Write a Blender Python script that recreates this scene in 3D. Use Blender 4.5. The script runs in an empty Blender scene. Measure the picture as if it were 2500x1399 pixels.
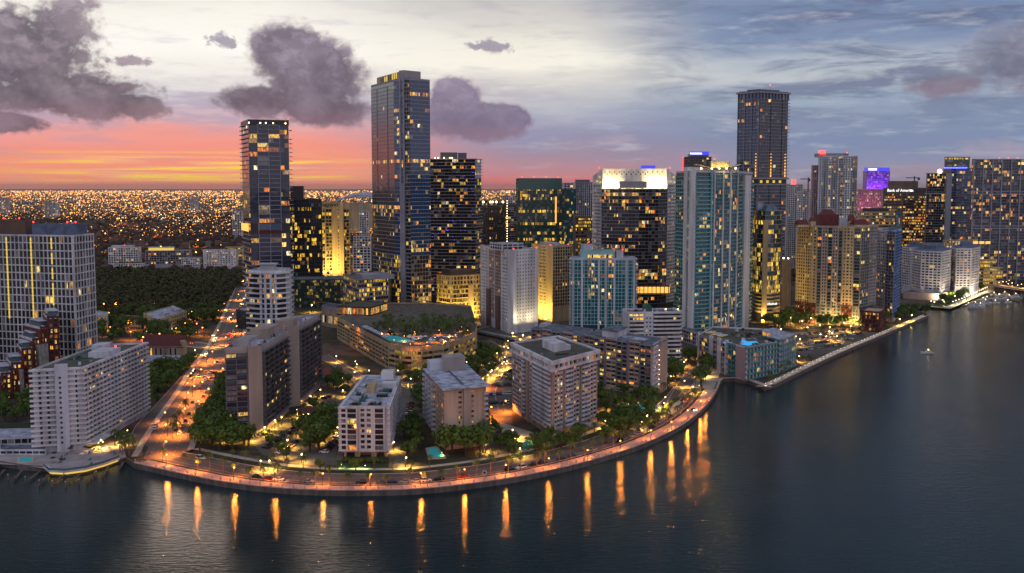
import bpy, math, random
from mathutils import Vector, noise as mnoise
random.seed(7)
R = math.radians
scene = bpy.context.scene
COL = scene.collection
# ------------------------------------------------------------------ camera
CAMZ = 125.0; ZG = 2.0; FPX = 2650.0; PITCH = R(5.23)
CC, SS = math.cos(PITCH), math.sin(PITCH)
cam_d = bpy.data.cameras.new('camera'); cam = bpy.data.objects.new('camera', cam_d); COL.objects.link(cam)
cam.location = (0, 0, CAMZ); cam.rotation_euler = (R(90) - PITCH, 0, 0)
cam_d.sensor_width = 36; cam_d.lens = FPX / 2500 * 36; cam_d.clip_start = 1; cam_d.clip_end = 200000
scene.camera = cam

def ray(px, py):
    a = (px - 1250) / FPX; b = (699.5 - py) / FPX
    d = CC + b * SS
    return a / d, (-SS + b * CC) / d
def G(px, py, z=ZG):
    u, v = ray(px, py); Y = (z - CAMZ) / v
    return (u * Y, Y)
def PD(px, py, Y):
    u, v = ray(px, py); return (u * Y, Y)
def ZD(py, Y, px=1250):
    return CAMZ + ray(px, py)[1] * Y
def proj(x, y, z):
    zz = z - CAMZ
    f = y * CC - zz * SS; up = y * SS + zz * CC
    return 1250 + FPX * x / f, 699.5 - FPX * up / f

def s2l(c):
    c = c / 255.0
    return c / 12.92 if c <= 0.04045 else ((c + 0.055) / 1.055) ** 2.4
def C(r, g, b, a=1.0):
    return (s2l(r), s2l(g), s2l(b), a)

# ------------------------------------------------------------------ node helper
class N:
    def __init__(s, nt): s.nt = nt
    def new(s, t, **kw):
        n = s.nt.nodes.new(t)
        for k, v in kw.items(): setattr(n, k, v)
        return n
    def put(s, sock, v):
        if isinstance(v, bpy.types.NodeSocket): s.nt.links.new(v, sock)
        elif v is not None: sock.default_value = v
    def m(s, op, a, b=None, c=None, clamp=False):
        n = s.new('ShaderNodeMath', operation=op, use_clamp=clamp)
        s.put(n.inputs[0], a); s.put(n.inputs[1], b); s.put(n.inputs[2], c)
        return n.outputs[0]
    def vm(s, op, a, b=None):
        n = s.new('ShaderNodeVectorMath', operation=op); s.put(n.inputs[0], a)
        if b is not None: s.put(n.inputs[1], b)
        return n.outputs[0]
    def xyz(s, x, y, z):
        n = s.new('ShaderNodeCombineXYZ'); s.put(n.inputs[0], x); s.put(n.inputs[1], y); s.put(n.inputs[2], z)
        return n.outputs[0]
    def sep(s, v):
        n = s.new('ShaderNodeSeparateXYZ'); s.put(n.inputs[0], v); return n.outputs
    def noise(s, v, scale=1, detail=4, rough=0.55, out=0, dist=0.0):
        n = s.new('ShaderNodeTexNoise'); s.put(n.inputs['Vector'], v)
        s.put(n.inputs['Scale'], scale); s.put(n.inputs['Detail'], detail); s.put(n.inputs['Roughness'], rough); s.put(n.inputs['Distortion'], dist)
        return n.outputs[out]
    def ss(s, v, a, b, o0=0.0, o1=1.0, lin=False):
        n = s.new('ShaderNodeMapRange', interpolation_type='LINEAR' if lin else 'SMOOTHSTEP')
        s.put(n.inputs[0], v); s.put(n.inputs[1], a); s.put(n.inputs[2], b); s.put(n.inputs[3], o0); s.put(n.inputs[4], o1)
        return n.outputs[0]
    def ramp(s, v, pts, interp='LINEAR'):
        n = s.new('ShaderNodeValToRGB'); cr = n.color_ramp; cr.interpolation = interp
        s.put(n.inputs[0], v)
        while len(cr.elements) < len(pts): cr.elements.new(0.5)
        for e, (p, c) in zip(cr.elements, pts): e.position = p; e.color = c
        return n.outputs[0]
    def mix(s, f, a, b, mode='MIX'):
        n = s.new('ShaderNodeMix', data_type='RGBA', blend_type=mode)
        s.put(n.inputs[0], f); s.put(n.inputs[6], a); s.put(n.inputs[7], b)
        return n.outputs[2]

# ------------------------------------------------------------------ world: dusk sky with clouds
def AZEL(px, py):
    u, v = ray(px, py)
    az = math.degrees(math.atan(u)); el = math.degrees(math.atan(v / math.sqrt(1 + u * u)))
    return az, el
world = bpy.data.worlds.new('World'); scene.world = world; world.use_nodes = True
wt = world.node_tree; wt.nodes.clear(); w = N(wt)
geo = w.new('ShaderNodeTexCoord').outputs['Generated']
gx, gy, gz = w.sep(w.vm('NORMALIZE', geo))
az = w.m('MULTIPLY', w.m('ARCTAN2', gx, gy), 57.2958)
el = w.m('MULTIPLY', w.m('ARCSINE', gz), 57.2958)
# streaky warp of the elevation
nv = w.xyz(w.m('MULTIPLY', az, 0.10), w.m('MULTIPLY', el, 0.75), 0.0)
n1 = w.noise(nv, 1.0, 5, 0.6)
tilt = w.m('MULTIPLY_ADD', az, 0.012, 0)
elw = w.m('ADD', w.m('MULTIPLY_ADD', n1, 2.4, -1.2), w.m('SUBTRACT', el, tilt))
ep = w.m('DIVIDE', elw, 60.0)
def rp(lst): return [((e) / 60.0, C(*c)) for e, c in lst]
left = w.ramp(ep, rp([(0.0, (236, 138, 114)), (1.1, (245, 152, 122)), (2.1, (243, 148, 134)), (3.0, (238, 158, 152)), (3.9, (205, 176, 190)), (4.9, (200, 200, 210)), (5.9, (240, 238, 232)), (7.2, (255, 253, 246)), (9.0, (246, 243, 235)), (10.6, (206, 206, 204)), (12.4, (80, 96, 102)), (16, (44, 58, 66)), (32, (34, 50, 56)), (60, (110, 126, 160))]))
mid = w.ramp(ep, rp([(0.0, (226, 120, 118)), (0.7, (198, 138, 146)), (1.6, (166, 142, 160)), (2.6, (146, 148, 178)), (3.8, (172, 176, 194)), (5.2, (214, 212, 208)), (6.4, (250, 246, 232)), (7.6, (232, 228, 218)), (9.2, (206, 203, 200)), (10.6, (168, 172, 178)), (12.4, (80, 96, 104)), (16, (46, 62, 70)), (32, (36, 52, 60)), (60, (110, 126, 160))]))
right = w.ramp(ep, rp([(0.0, (156, 146, 168)), (1.0, (142, 148, 176)), (2.0, (126, 142, 174)), (3.2, (134, 150, 178)), (4.4, (156, 172, 192)), (5.4, (190, 198, 204)), (6.3, (166, 178, 194)), (7.2, (128, 146, 178)), (8.6, (118, 138, 172)), (10, (138, 152, 178)), (12.4, (100, 116, 134)), (16, (70, 88, 102)), (32, (52, 68, 82)), (60, (108, 124, 158))]))
nbig = w.noise(w.xyz(w.m('MULTIPLY', az, 0.05), w.m('MULTIPLY', el, 0.2), 4.0), 1.0, 3, 0.5)
azw = w.m('ADD', az, w.m('MULTIPLY_ADD', nbig, 12, -6))
base = w.mix(w.ss(azw, -12, 1), left, mid)
base = w.mix(w.ss(azw, 2, 13), base, right)
# blue-grey streak banks, upper right
nst = w.noise(w.xyz(w.m('ADD', w.m('MULTIPLY', az, 0.14), w.m('MULTIPLY', el, 0.13)), w.m('MULTIPLY', el, 0.9), 9.0), 1.0, 7, 0.62, dist=0.6)
bm = w.m('MULTIPLY', w.ss(nst, 0.43, 0.62), w.m('MULTIPLY', w.ss(az, 2, 14), w.ss(el, 2.0, 5.5)))
base = w.mix(w.m('MULTIPLY', bm, 0.85), base, C(102, 114, 146))
nst2 = w.noise(w.xyz(w.m('MULTIPLY', az, 0.3), w.m('MULTIPLY', el, 1.6), 19.0), 1.0, 6, 0.6)
base = w.mix(w.m('MULTIPLY', w.ss(nst2, 0.5, 0.75), w.m('MULTIPLY', w.ss(az, -4, 6), 0.5)), base, C(206, 208, 214))
base = w.mix(w.m('MULTIPLY', w.ss(nst2, 0.5, 0.3), 0.25), base, C(150, 146, 178))
# pink-lavender wisps left
nst3 = w.noise(w.xyz(w.m('MULTIPLY', az, 0.22), w.m('MULTIPLY', el, 1.1), 31.0), 1.0, 6, 0.6)
wl = w.m('MULTIPLY', w.ss(nst3, 0.48, 0.62), w.m('MULTIPLY', w.ss(el, 2.4, 3.4), w.ss(el, 6.2, 4.6)))
wl = w.m('MULTIPLY', wl, w.ss(az, 6, -4))
base = w.mix(w.m('MULTIPLY', wl, 0.6), base, C(168, 158, 184))
# yellow sun streaks over the left horizon
ny = w.noise(w.xyz(w.m('MULTIPLY', az, 0.13), w.m('MULTIPLY', el, 4.2), 2.6), 1.0, 5, 0.55)
ym = w.m('MULTIPLY', w.ss(el, 0.05, 0.55), w.ss(el, 2.0, 1.35))
ym = w.m('MULTIPLY', ym, w.m('MULTIPLY', w.ss(az, -27, -19), w.ss(az, -6, -12)))
yk = w.m('MULTIPLY', w.ss(ny, 0.52, 0.60), ym)
base = w.mix(w.m('MULTIPLY', yk, 0.95), base, C(255, 214, 80))
yk2 = w.m('MULTIPLY', w.ss(ny, 0.44, 0.52), ym)
base = w.mix(w.m('MULTIPLY', w.m('SUBTRACT', yk2, yk, clamp=True), 0.5), base, C(252, 190, 140))
# cumulus clouds
cv = w.xyz(az, w.m('MULTIPLY', el, 1.25), 0.0)
nc = w.noise(cv, 0.40, 6, 0.58, dist=0.2)
ncf = w.noise(cv, 1.25, 5, 0.62, dist=0.3)
def blob(px, py, rx, ry):
    a0, e0 = AZEL(px, py); ra = rx / 46.25; re = ry / 46.25
    dx = w.m('DIVIDE', w.m('SUBTRACT', az, a0), ra); dy = w.m('DIVIDE', w.m('SUBTRACT', el, e0), re)
    q = w.m('ADD', w.m('MULTIPLY', dx, dx), w.m('MULTIPLY', dy, dy))
    return w.m('SUBTRACT', 1.0, w.m('SQRT', q))
def clouds(base, lst, edge, amt, ncol, light, dark, eb, et, op=1.0, floor=None, fine=0.5):
    f = None
    for b in lst:
        k = blob(*b); f = k if f is None else w.m('MAXIMUM', f, k)
    f = w.m('ADD', f, w.m('MULTIPLY_ADD', nc, amt, -0.5 * amt))
    f = w.m('ADD', f, w.m('MULTIPLY_ADD', ncf, amt * fine, -0.5 * fine * amt))
    al = w.m('MULTIPLY', w.ss(f, 0.0, edge), op)
    if floor: al = w.m('MULTIPLY', al, w.ss(el, AZEL(1250, floor)[1] - 0.35, AZEL(1250, floor)[1] + 0.35))
    up = w.ss(el, AZEL(1250, eb)[1], AZEL(1250, et)[1])
    sh = w.m('ADD', w.m('MULTIPLY', up, 0.18), w.m('MULTIPLY', w.ss(ncf, 0.44, 0.68), w.m('MULTIPLY_ADD', up, 0.40, 0.06)))
    sh = w.m('ADD', sh, w.m('MULTIPLY', w.ss(f, 0.35, 0.0), 0.26), clamp=True)
    sh = w.m('MULTIPLY_ADD', w.ss(nc, 0.36, 0.66), 0.34, w.m('MULTIPLY', sh, 0.86), clamp=True)
    col = w.mix(sh, dark, light)
    col = w.mix(w.m('MULTIPLY', w.m('MULTIPLY', w.ss(f, 0.30, 0.04), w.ss(up, 0.1, 0.7)), 0.55), col, C(222, 200, 198))
    col = w.mix(w.m('MULTIPLY', w.ss(up, 0.2, 0.0), 0.35), col, C(156, 118, 134))
    return w.mix(al, base, col)
base = clouds(base, [(30, 120, 230, 150), (160, 228, 235, 72), (290, 255, 130, 42), (20, 300, 120, 30)], 0.42, 1.6, 0, C(178, 164, 176), C(82, 82, 100), 320, 60)
base = clouds(base, [(700, 130, 120, 90), (770, 190, 150, 120), (640, 245, 130, 48), (790, 270, 140, 50)], 0.40, 1.15, 0, C(160, 152, 172), C(84, 82, 104), 330, 80)
base = clouds(base, [(1110, 250, 80, 70), (1160, 295, 160, 60), (1235, 290, 80, 45)], 0.3, 1.0, 0, C(160, 150, 178), C(104, 98, 126), 340, 190, 0.92)
base = clouds(base, [(2310, 205, 130, 36), (2470, 150, 120, 90)], 0.6, 1.5, 0, C(156, 156, 172), C(108, 110, 132), 240, 110, 0.9)
base = clouds(base, [(1203, 114, 60, 18), (335, 150, 70, 13), (545, 103, 40, 22)], 0.5, 1.3, 0, C(150, 146, 170), C(126, 122, 150), 130, 100, 0.8, fine=2.2)
base = clouds(base, [(1500, 341, 60, 14), (2440, 370, 160, 30), (2250, 415, 190, 20), (1705, 385, 60, 14)], 0.7, 1.2, 0, C(196, 172, 178), C(160, 154, 178), 400, 330, 0.6)
# sky behind and above the camera: blue-mauve dusk light
aaz = w.m('ABSOLUTE', az)
east = w.ramp(w.ss(el, 0, 90, lin=True), [(0.0, C(198, 190, 204)), (0.1, C(218, 210, 222)), (0.35, C(204, 206, 224)), (1.0, C(150, 160, 188))])
base = w.mix(w.ss(aaz, 48, 95), base, east)
base = w.mix(w.ss(el, 50, 85), base, C(142, 154, 186))
base = w.mix(w.ss(el, 0.0, -0.8), base, C(60, 50, 56))
SUN_EL = 4.0; SUN_AZ = -14.0
sky = w.new('ShaderNodeTexSky', sky_type='NISHITA', sun_disc=False)
sky.sun_elevation = R(SUN_EL); sky.sun_rotation = R(SUN_AZ); sky.altitude = 0; sky.air_density = 1.5; sky.dust_density = 2.0
bg1 = w.new('ShaderNodeBackground'); w.put(bg1.inputs[0], sky.outputs[0]); bg1.inputs[1].default_value = 0.0015
bg2 = w.new('ShaderNodeBackground'); w.put(bg2.inputs[0], base); bg2.inputs[1].default_value = 1.0
add = w.new('ShaderNodeAddShader'); wt.links.new(bg1.outputs[0], add.inputs[0]); wt.links.new(bg2.outputs[0], add.inputs[1])
out = w.new('ShaderNodeOutputWorld'); wt.links.new(add.outputs[0], out.inputs[0])
world.cycles.sampling_method = 'MANUAL'; world.cycles.sample_map_resolution = 512
# low soft sun behind the clouds in the west
sd = bpy.data.lights.new('sun', 'SUN'); sd.energy = 0.14; sd.angle = R(16); sd.color = (1.0, 0.72, 0.55)
so = bpy.data.objects.new('sun', sd); COL.objects.link(so)
sv = Vector((math.sin(R(SUN_AZ)) * math.cos(R(SUN_EL + 4)), math.cos(R(SUN_AZ)) * math.cos(R(SUN_EL + 4)), math.sin(R(SUN_EL + 4))))
so.rotation_euler = (sv).to_track_quat('Z', 'Y').to_euler(); so.location = (-300, 2000, 600)
# ------------------------------------------------------------------ render settings
scene.render.engine = 'CYCLES'
cy = scene.cycles
cy.use_denoising = True; cy.denoiser = 'OPENIMAGEDENOISE'
cy.max_bounces = 4; cy.diffuse_bounces = 2; cy.glossy_bounces = 3; cy.transmission_bounces = 2; cy.transparent_max_bounces = 6
cy.volume_bounces = 0; cy.caustics_reflective = False; cy.caustics_refractive = False
cy.sample_clamp_indirect = 4.0; cy.use_light_tree = True
scene.view_settings.view_transform = 'Standard'; scene.view_settings.look = 'None'
scene.view_settings.exposure = 0; scene.view_settings.gamma = 1
# ------------------------------------------------------------------ materials
MATS = {}
def principled(name):
    m = bpy.data.materials.new(name); m.use_nodes = True
    nt = m.node_tree; nt.nodes.clear(); n = N(nt)
    p = n.new('ShaderNodeBsdfPrincipled'); o = n.new('ShaderNodeOutputMaterial')
    nt.links.new(p.outputs[0], o.inputs[0])
    MATS[name] = m
    return m, n, p
def mat(name, col, rough=0.7, var=0.18, scale=0.15, metal=0.0, streak=False, spec=None, bump=0.0, col2=None):
    m, n, p = principled(name)
    pos = n.new('ShaderNodeNewGeometry').outputs['Position']
    if streak: pos2 = n.vm('MULTIPLY', pos, (1, 1, 0.12))
    else: pos2 = pos
    f = n.noise(pos2, scale, 4, 0.6)
    c2 = col2 if col2 else tuple(x * (1 - 2.2 * var) for x in col[:3]) + (1,)
    c = n.mix(n.ss(f, 0.35, 0.68), col, c2)
    n.put(p.inputs['Base Color'], c)
    p.inputs['Roughness'].default_value = rough; p.inputs['Metallic'].default_value = metal
    if spec is not None: p.inputs['Specular IOR Level'].default_value = spec
    if bump:
        b = n.new('ShaderNodeBump'); b.inputs['Strength'].default_value = bump; b.inputs['Distance'].default_value = 0.3
        n.put(b.inputs['Height'], n.noise(pos, scale * 8, 3, 0.6)); n.put(p.inputs['Normal'], b.outputs[0])
    return m
def emat(name, col, strength, cast=False, base=(0.05, 0.05, 0.05, 1)):
    m, n, p = principled(name)
    p.inputs['Base Color'].default_value = base
    p.inputs['Emission Color'].default_value = col; p.inputs['Emission Strength'].default_value = strength
    if not cast: m.cycles.emission_sampling = 'NONE'
    return m
def glassmat(name, tint, attr, rough=0.06, curt=(0.30, 0.28, 0.27, 1), spec=0.6, ior=1.5):
    """window pane: reflective dark glass; colour attribute (or object colour) = light of the room, alpha = drawn curtain"""
    m, n, p = principled(name)
    if attr:
        a = n.new('ShaderNodeAttribute'); a.attribute_name = 'room'; col, al = a.outputs['Color'], a.outputs['Alpha']
    else:
        a = n.new('ShaderNodeObjectInfo'); col, al = a.outputs['Color'], a.outputs['Alpha']
    pos = n.new('ShaderNodeNewGeometry').outputs['Position']
    f = n.noise(n.vm('MULTIPLY', pos, (1.0, 1.0, 0.35)), 0.95, 2, 0.6)
    n.put(p.inputs['Base Color'], n.mix(n.m('MULTIPLY', al, n.ss(f, 0.3, 0.6, 0.5, 1.0)), tint, curt))
    p.inputs['Roughness'].default_value = rough; p.inputs['Specular IOR Level'].default_value = spec
    n.put(p.inputs['Emission Color'], col)
    n.put(p.inputs['Emission Strength'], n.ss(f, 0.34, 0.62, 0.15, 1.45))
    p.inputs['IOR'].default_value = ior
    big = n.noise(pos, 0.07, 2, 0.5); b = n.new('ShaderNodeBump'); b.inputs['Strength'].default_value = 0.12; b.inputs['Distance'].default_value = 1.0
    n.put(b.inputs['Height'], big); n.put(p.inputs['Normal'], b.outputs[0])
    m.cycles.emission_sampling = 'NONE'
    return m
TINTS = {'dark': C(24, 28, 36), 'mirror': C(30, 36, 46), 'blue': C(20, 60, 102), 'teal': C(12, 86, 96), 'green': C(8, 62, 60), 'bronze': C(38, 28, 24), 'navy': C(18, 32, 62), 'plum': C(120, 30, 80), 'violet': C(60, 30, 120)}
for k, c in TINTS.items():
    io_ = 2.7 if k == 'mirror' else 1.5
    s_ = .8 if k in ('blue', 'teal', 'green', 'navy') else 0.45
    glassmat('pane_' + k, c, True, spec=s_, ior=io_); glassmat('paneo_' + k, c, False, spec=s_, ior=io_)
mat('white_paint', C(216, 214, 218), 0.6, 0.18, 0.16, streak=True)
mat('white_cool', C(198, 200, 212), 0.6, 0.18, 0.16, streak=True)
mat('cream', C(196, 176, 140), 0.7, 0.18, 0.16, streak=True)
mat('tan', C(190, 166, 146), 0.75, 0.18, 0.16, streak=True)
mat('sand', C(186, 162, 124), 0.75, 0.18, 0.16, streak=True)
mat('concrete', C(168, 158, 156), 0.8, 0.15, 0.1, streak=True)
mat('concrete_warm', C(166, 148, 138), 0.8, 0.13, 0.1, streak=True)
mat('grey_paint', C(150, 152, 164), 0.6, 0.10, 0.1, streak=True)
mat('dark_wall', C(52, 50, 54), 0.5, 0.15, 0.1)
mat('brown_wall', C(104, 82, 70), 0.7, 0.15, 0.1, streak=True)
mat('brick_red', C(96, 36, 30), 0.8, 0.2, 0.3)
mat('roof_tile_red', C(108, 40, 38), 0.7, 0.2, 0.5)
mat('roof_blue', C(96, 112, 138), 0.6, 0.2, 0.2)
mat('roof_white', C(190, 194, 210), 0.8, 0.3, 0.22)
mat('roof_grey', C(112, 118, 130), 0.85, 0.32, 0.25)
mat('roof_dark', C(70, 68, 62), 0.9, 0.3, 0.12, col2=C(92, 90, 74))
mat('gravel', C(112, 104, 92), 0.9, 0.3, 0.2)
mat('metal_grey', C(120, 126, 134), 0.35, 0.1, 0.3, metal=0.6)
mat('metal_dark', C(44, 46, 50), 0.45, 0.1, 0.3, metal=0.4)
mat('slab_grey', C(148, 148, 160), 0.65, 0.1, 0.1)
mat('slab_dark', C(104, 104, 114), 0.6, 0.1, 0.1)
mat('mullion', C(150, 156, 168), 0.35, 0.08, 0.1, metal=0.3)
mat('teal_trim', C(140, 190, 194), 0.5, 0.1, 0.1)
mat('green_patina', C(40, 96, 84), 0.6, 0.2, 0.2)
mat('rail_glass', C(84, 108, 122), 0.12, 0.1, 0.1, spec=0.9)
mat('rail_teal', C(70, 140, 142), 0.15, 0.1, 0.1, spec=0.9)
mat('core_dark', C(40, 40, 46), 0.4, 0.1, 0.1)
mat('core_teal', C(26, 60, 66), 0.25, 0.1, 0.1, spec=0.9)
mat('core_green', C(10, 84, 76), 0.18, 0.1, 0.02, spec=0.9)
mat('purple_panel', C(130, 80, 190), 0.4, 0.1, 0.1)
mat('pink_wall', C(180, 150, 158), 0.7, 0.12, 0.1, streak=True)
mat('blue_wall', C(120, 146, 190), 0.6, 0.12, 0.1, streak=True)
mat('asphalt', C(78, 74, 74), 0.85, 0.22, 0.08)
mat('road_asphalt', C(104, 94, 88), 0.75, 0.2, 0.06)
mat('lot_asphalt', C(104, 98, 88), 0.85, 0.2, 0.06)
mat('pavers', C(186, 160, 148), 0.8, 0.12, 0.2)
mat('paving_pale', C(190, 178, 158), 0.8, 0.14, 0.15)
mat('grass', C(46, 62, 26), 0.95, 0.3, 0.12)
mat('seawall_face', C(110, 96, 90), 0.85, 0.25, 0.3, streak=True)
mat('seawall_cap', C(196, 172, 160), 0.75, 0.14, 0.3)
mat('paint_white', C(214, 210, 200), 0.7, 0.08, 0.5)
mat('paint_yellow', C(200, 150, 40), 0.7, 0.08, 0.5)
mat('wood', C(120, 100, 84), 0.8, 0.25, 0.6)
mat('bark', C(74, 60, 48), 0.9, 0.25, 2.0)
mat('palm_bark', C(120, 104, 86), 0.9, 0.25, 2.0)
mat('pool_water', C(20, 120, 130), 0.08, 0.2, 0.3, spec=0.6)
mat('court_red', C(126, 52, 44), 0.85, 0.08, 0.1)
mat('canopy_brown', C(112, 66, 54), 0.8, 0.12, 0.2)
for nm, c in dict(black=(16, 16, 18), white=(222, 222, 224), silver=(150, 152, 158), red=(120, 14, 12), blue=(22, 40, 92), grey=(72, 76, 82), tan=(150, 130, 100)).items():
    mat('car_' + nm, C(*c), 0.25, 0.03, 0.3, spec=0.6)
mat('car_glass', C(16, 20, 26), 0.08, 0.02, 0.3, spec=0.8)
mat('rubber', C(20, 20, 20), 0.9, 0.1, 1)
emat('red_light', (1.0, 0.03, 0.03, 1), 7.0)
emat('orange_bulb', (1.0, 0.36, 0.07, 1), 8.0)
emat('warm_bulb', (1.0, 0.72, 0.30, 1), 12.0)
emat('white_bulb', (1.0, 0.92, 0.75, 1), 10.0)
emat('blue_light', (0.08, 0.10, 1.0, 1), 6.0)
emat('green_light', (0.2, 1.0, 0.3, 1), 4.0)
emat('sign_white', (1.0, 0.98, 0.95, 1), 1.6)
emat('sign_blue', (0.05, 0.06, .9, 1), 1.0)
emat('strip_yellow', (1.0, 0.66, 0.10, 1), 0.85)
emat('strip_amber', (1.0, 0.45, 0.08, 1), 1.6)
emat('pool_lit', (0.02, 0.28, 0.30, 1), 0.40, base=(0.01, 0.2, 0.24, 1))
emat('pool_blue', (0.03, 0.32, 0.75, 1), 1.0, base=(0.01, 0.2, 0.3, 1))
emat('headlight', (1.0, 0.9, 0.6, 1), 8.0)
emat('taillight', (1.0, 0.05, 0.02, 1), 5.0)
emat('lit_ceiling', (1.0, 0.62, 0.18, 1), 0.9)
def leafmat(name, c1, c2):
    m, n, p = principled(name)
    pos = n.new('ShaderNodeNewGeometry').outputs['Position']
    oi = n.new('ShaderNodeObjectInfo').outputs['Random']
    f = n.noise(pos, 0.5, 2, 0.6)
    c = n.mix(n.ss(f, 0.3, 0.7), c1, c2)
    c = n.mix(n.m('MULTIPLY', oi, 0.45), c, (c2[0] * 0.5, c2[1] * 0.55, c2[2] * 0.4, 1))
    n.put(p.inputs['Base Color'], c); p.inputs['Roughness'].default_value = 0.6; p.inputs['Specular IOR Level'].default_value = 0.2
    return m
leafmat('leaf', C(104, 126, 48), C(56, 76, 30)); leafmat('palm_leaf', C(104, 122, 54), C(54, 72, 32)); leafmat('wood_leaf', C(74, 76, 34), C(44, 48, 22)); leafmat('suburb_leaf_glow', C(86, 62, 46), C(52, 40, 30))  # suburb leaves: brown tint stands in for lamp glow on the tree tops

# ------------------------------------------------------------------ mesh builder
def sub(a, b): return (a[0] - b[0], a[1] - b[1])
class MB:
    def __init__(s): s.v = []; s.f = []; s.c = []
    def quad(s, a, b, c, d, col=None):
        i = len(s.v); s.v += [a, b, c, d]; s.f.append((i, i + 1, i + 2, i + 3)); s.c.append(col)
    def obx(s, o, ex, ey, z0, z1):
        """box: origin corner o (x,y), edge vectors ex, ey in plan"""
        p = [o, (o[0] + ex[0], o[1] + ex[1]), (o[0] + ex[0] + ey[0], o[1] + ex[1] + ey[1]), (o[0] + ey[0], o[1] + ey[1])]
        if ex[0] * ey[1] - ex[1] * ey[0] < 0: p.reverse()
        s.prism(p, z0, z1)
    def box(s, cx, cy, sx, sy, z0, z1, rot=0.0):
        c, n = math.cos(rot), math.sin(rot)
        ex = (c * sx, n * sx); ey = (-n * sy, c * sy)
        s.obx((cx - ex[0] / 2 - ey[0] / 2, cy - ex[1] / 2 - ey[1] / 2), ex, ey, z0, z1)
    def prism(s, p, z0, z1, top=None):
        n = len(p); i = len(s.v); q = top or p
        s.v += [(x, y, z0) for x, y in p] + [(x, y, z1) for x, y in q]
        for k in range(n):
            s.f.append((i + k, i + (k + 1) % n, i + n + (k + 1) % n, i + n + k)); s.c.append(None)
        s.f.append(tuple(i + n + k for k in range(n))); s.c.append(None)
        s.f.append(tuple(i + n - 1 - k for k in range(n))); s.c.append(None)
    def tube(s, pts, rad, n=6):
        prev = None
        for k, (p, r) in enumerate(zip(pts, rad)):
            a = Vector(pts[min(k + 1, len(pts) - 1)]) - Vector(pts[max(k - 1, 0)])
            a.normalize(); t = a.orthogonal().normalized(); b = a.cross(t)
            i = len(s.v)
            for j in range(n):
                q = Vector(p) + (t * math.cos(6.2832 * j / n) + b * math.sin(6.2832 * j / n)) * r
                s.v.append(tuple(q))
            if prev is not None:
                for j in range(n): s.f.append((prev + j, prev + (j + 1) % n, i + (j + 1) % n, i + j)); s.c.append(None)
            prev = i
        s.f.append(tuple(prev + j for j in range(n))); s.c.append(None)
    def ball(s, c, r, n=6, m=4):
        i = len(s.v); s.v.append((c[0], c[1], c[2] + r))
        for a in range(1, m):
            for b in range(n):
                s.v.append((c[0] + r * math.sin(math.pi * a / m) * math.cos(6.2832 * b / n), c[1] + r * math.sin(math.pi * a / m) * math.sin(6.2832 * b / n), c[2] + r * math.cos(math.pi * a / m)))
        s.v.append((c[0], c[1], c[2] - r)); e = len(s.v) - 1
        for b in range(n):
            s.f.append((i, i + 1 + b, i + 1 + (b + 1) % n)); s.c.append(None)
            s.f.append((e, i + 1 + (m - 2) * n + (b + 1) % n, i + 1 + (m - 2) * n + b)); s.c.append(None)
            for a in range(m - 2):
                q = i + 1 + a * n
                s.f.append((q + b, q + n + b, q + n + (b + 1) % n, q + (b + 1) % n)); s.c.append(None)
    def add(s, o):
        i = len(s.v); s.v += o.v; s.f += [tuple(i + k for k in f) for f in o.f]; s.c += o.c
    def build(s, name, mt, parent=None, off=None, attr=False, smooth=False):
        if off is None: off = tuple(parent.location) if parent is not None else (0, 0, 0)
        if parent is not None and parent.get('_off'): off = tuple(parent['_off'])
        me = bpy.data.meshes.new(name)
        me.from_pydata([(x - off[0], y - off[1], z - off[2]) for x, y, z in s.v], [], s.f)
        me.materials.append(MATS[mt] if isinstance(mt, str) else mt)
        if attr:
            at = me.attributes.new('room', 'FLOAT_COLOR', 'FACE')
            flat = []
            for c in s.c: flat += list(c or (0, 0, 0, 0))
            at.data.foreach_set('color', flat)
        if smooth: me.polygons.foreach_set('use_smooth', [True] * len(me.polygons))
        o = bpy.data.objects.new(name, me); COL.objects.link(o)
        if parent is not None: o.parent = parent
        return o
def tag(o, label=None, cat=None, group=None, kind=None):
    if label: o['label'] = label
    if cat: o['category'] = cat
    if group: o['group'] = group
    if kind: o['kind'] = kind
    return o
def thing(name, label, cat, loc, group=None, rz=0):
    o = bpy.data.objects.new(name, None); COL.objects.link(o); o.location = loc; o.rotation_euler.z = rz
    o.empty_display_size = 1
    return tag(o, label, cat, group)
def struct(mb, name, mt, **kw):
    return tag(mb.build(name, mt, **kw), kind='structure')

PAL = {'amber': [(255, 158, 46), (255, 176, 62), (255, 192, 84), (248, 136, 40), (255, 206, 112), (255, 230, 176), (238, 206, 96)],
       'yellow': [(255, 206, 54), (255, 192, 60), (250, 216, 90), (236, 176, 44)],
       'white': [(255, 226, 160), (255, 240, 200), (255, 200, 110)],
       'pinkish': [(255, 160, 190), (255, 190, 120), (255, 120, 170)]}
def lit(pal, k=1.0):
    c = random.choice(PAL[pal]); s = random.choice([0.12, 0.28, 0.5, 0.72, 0.95, 1.1]) * k
    return (s2l(c[0]) * s, s2l(c[1]) * s, s2l(c[2]) * s, 0.2)
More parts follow.
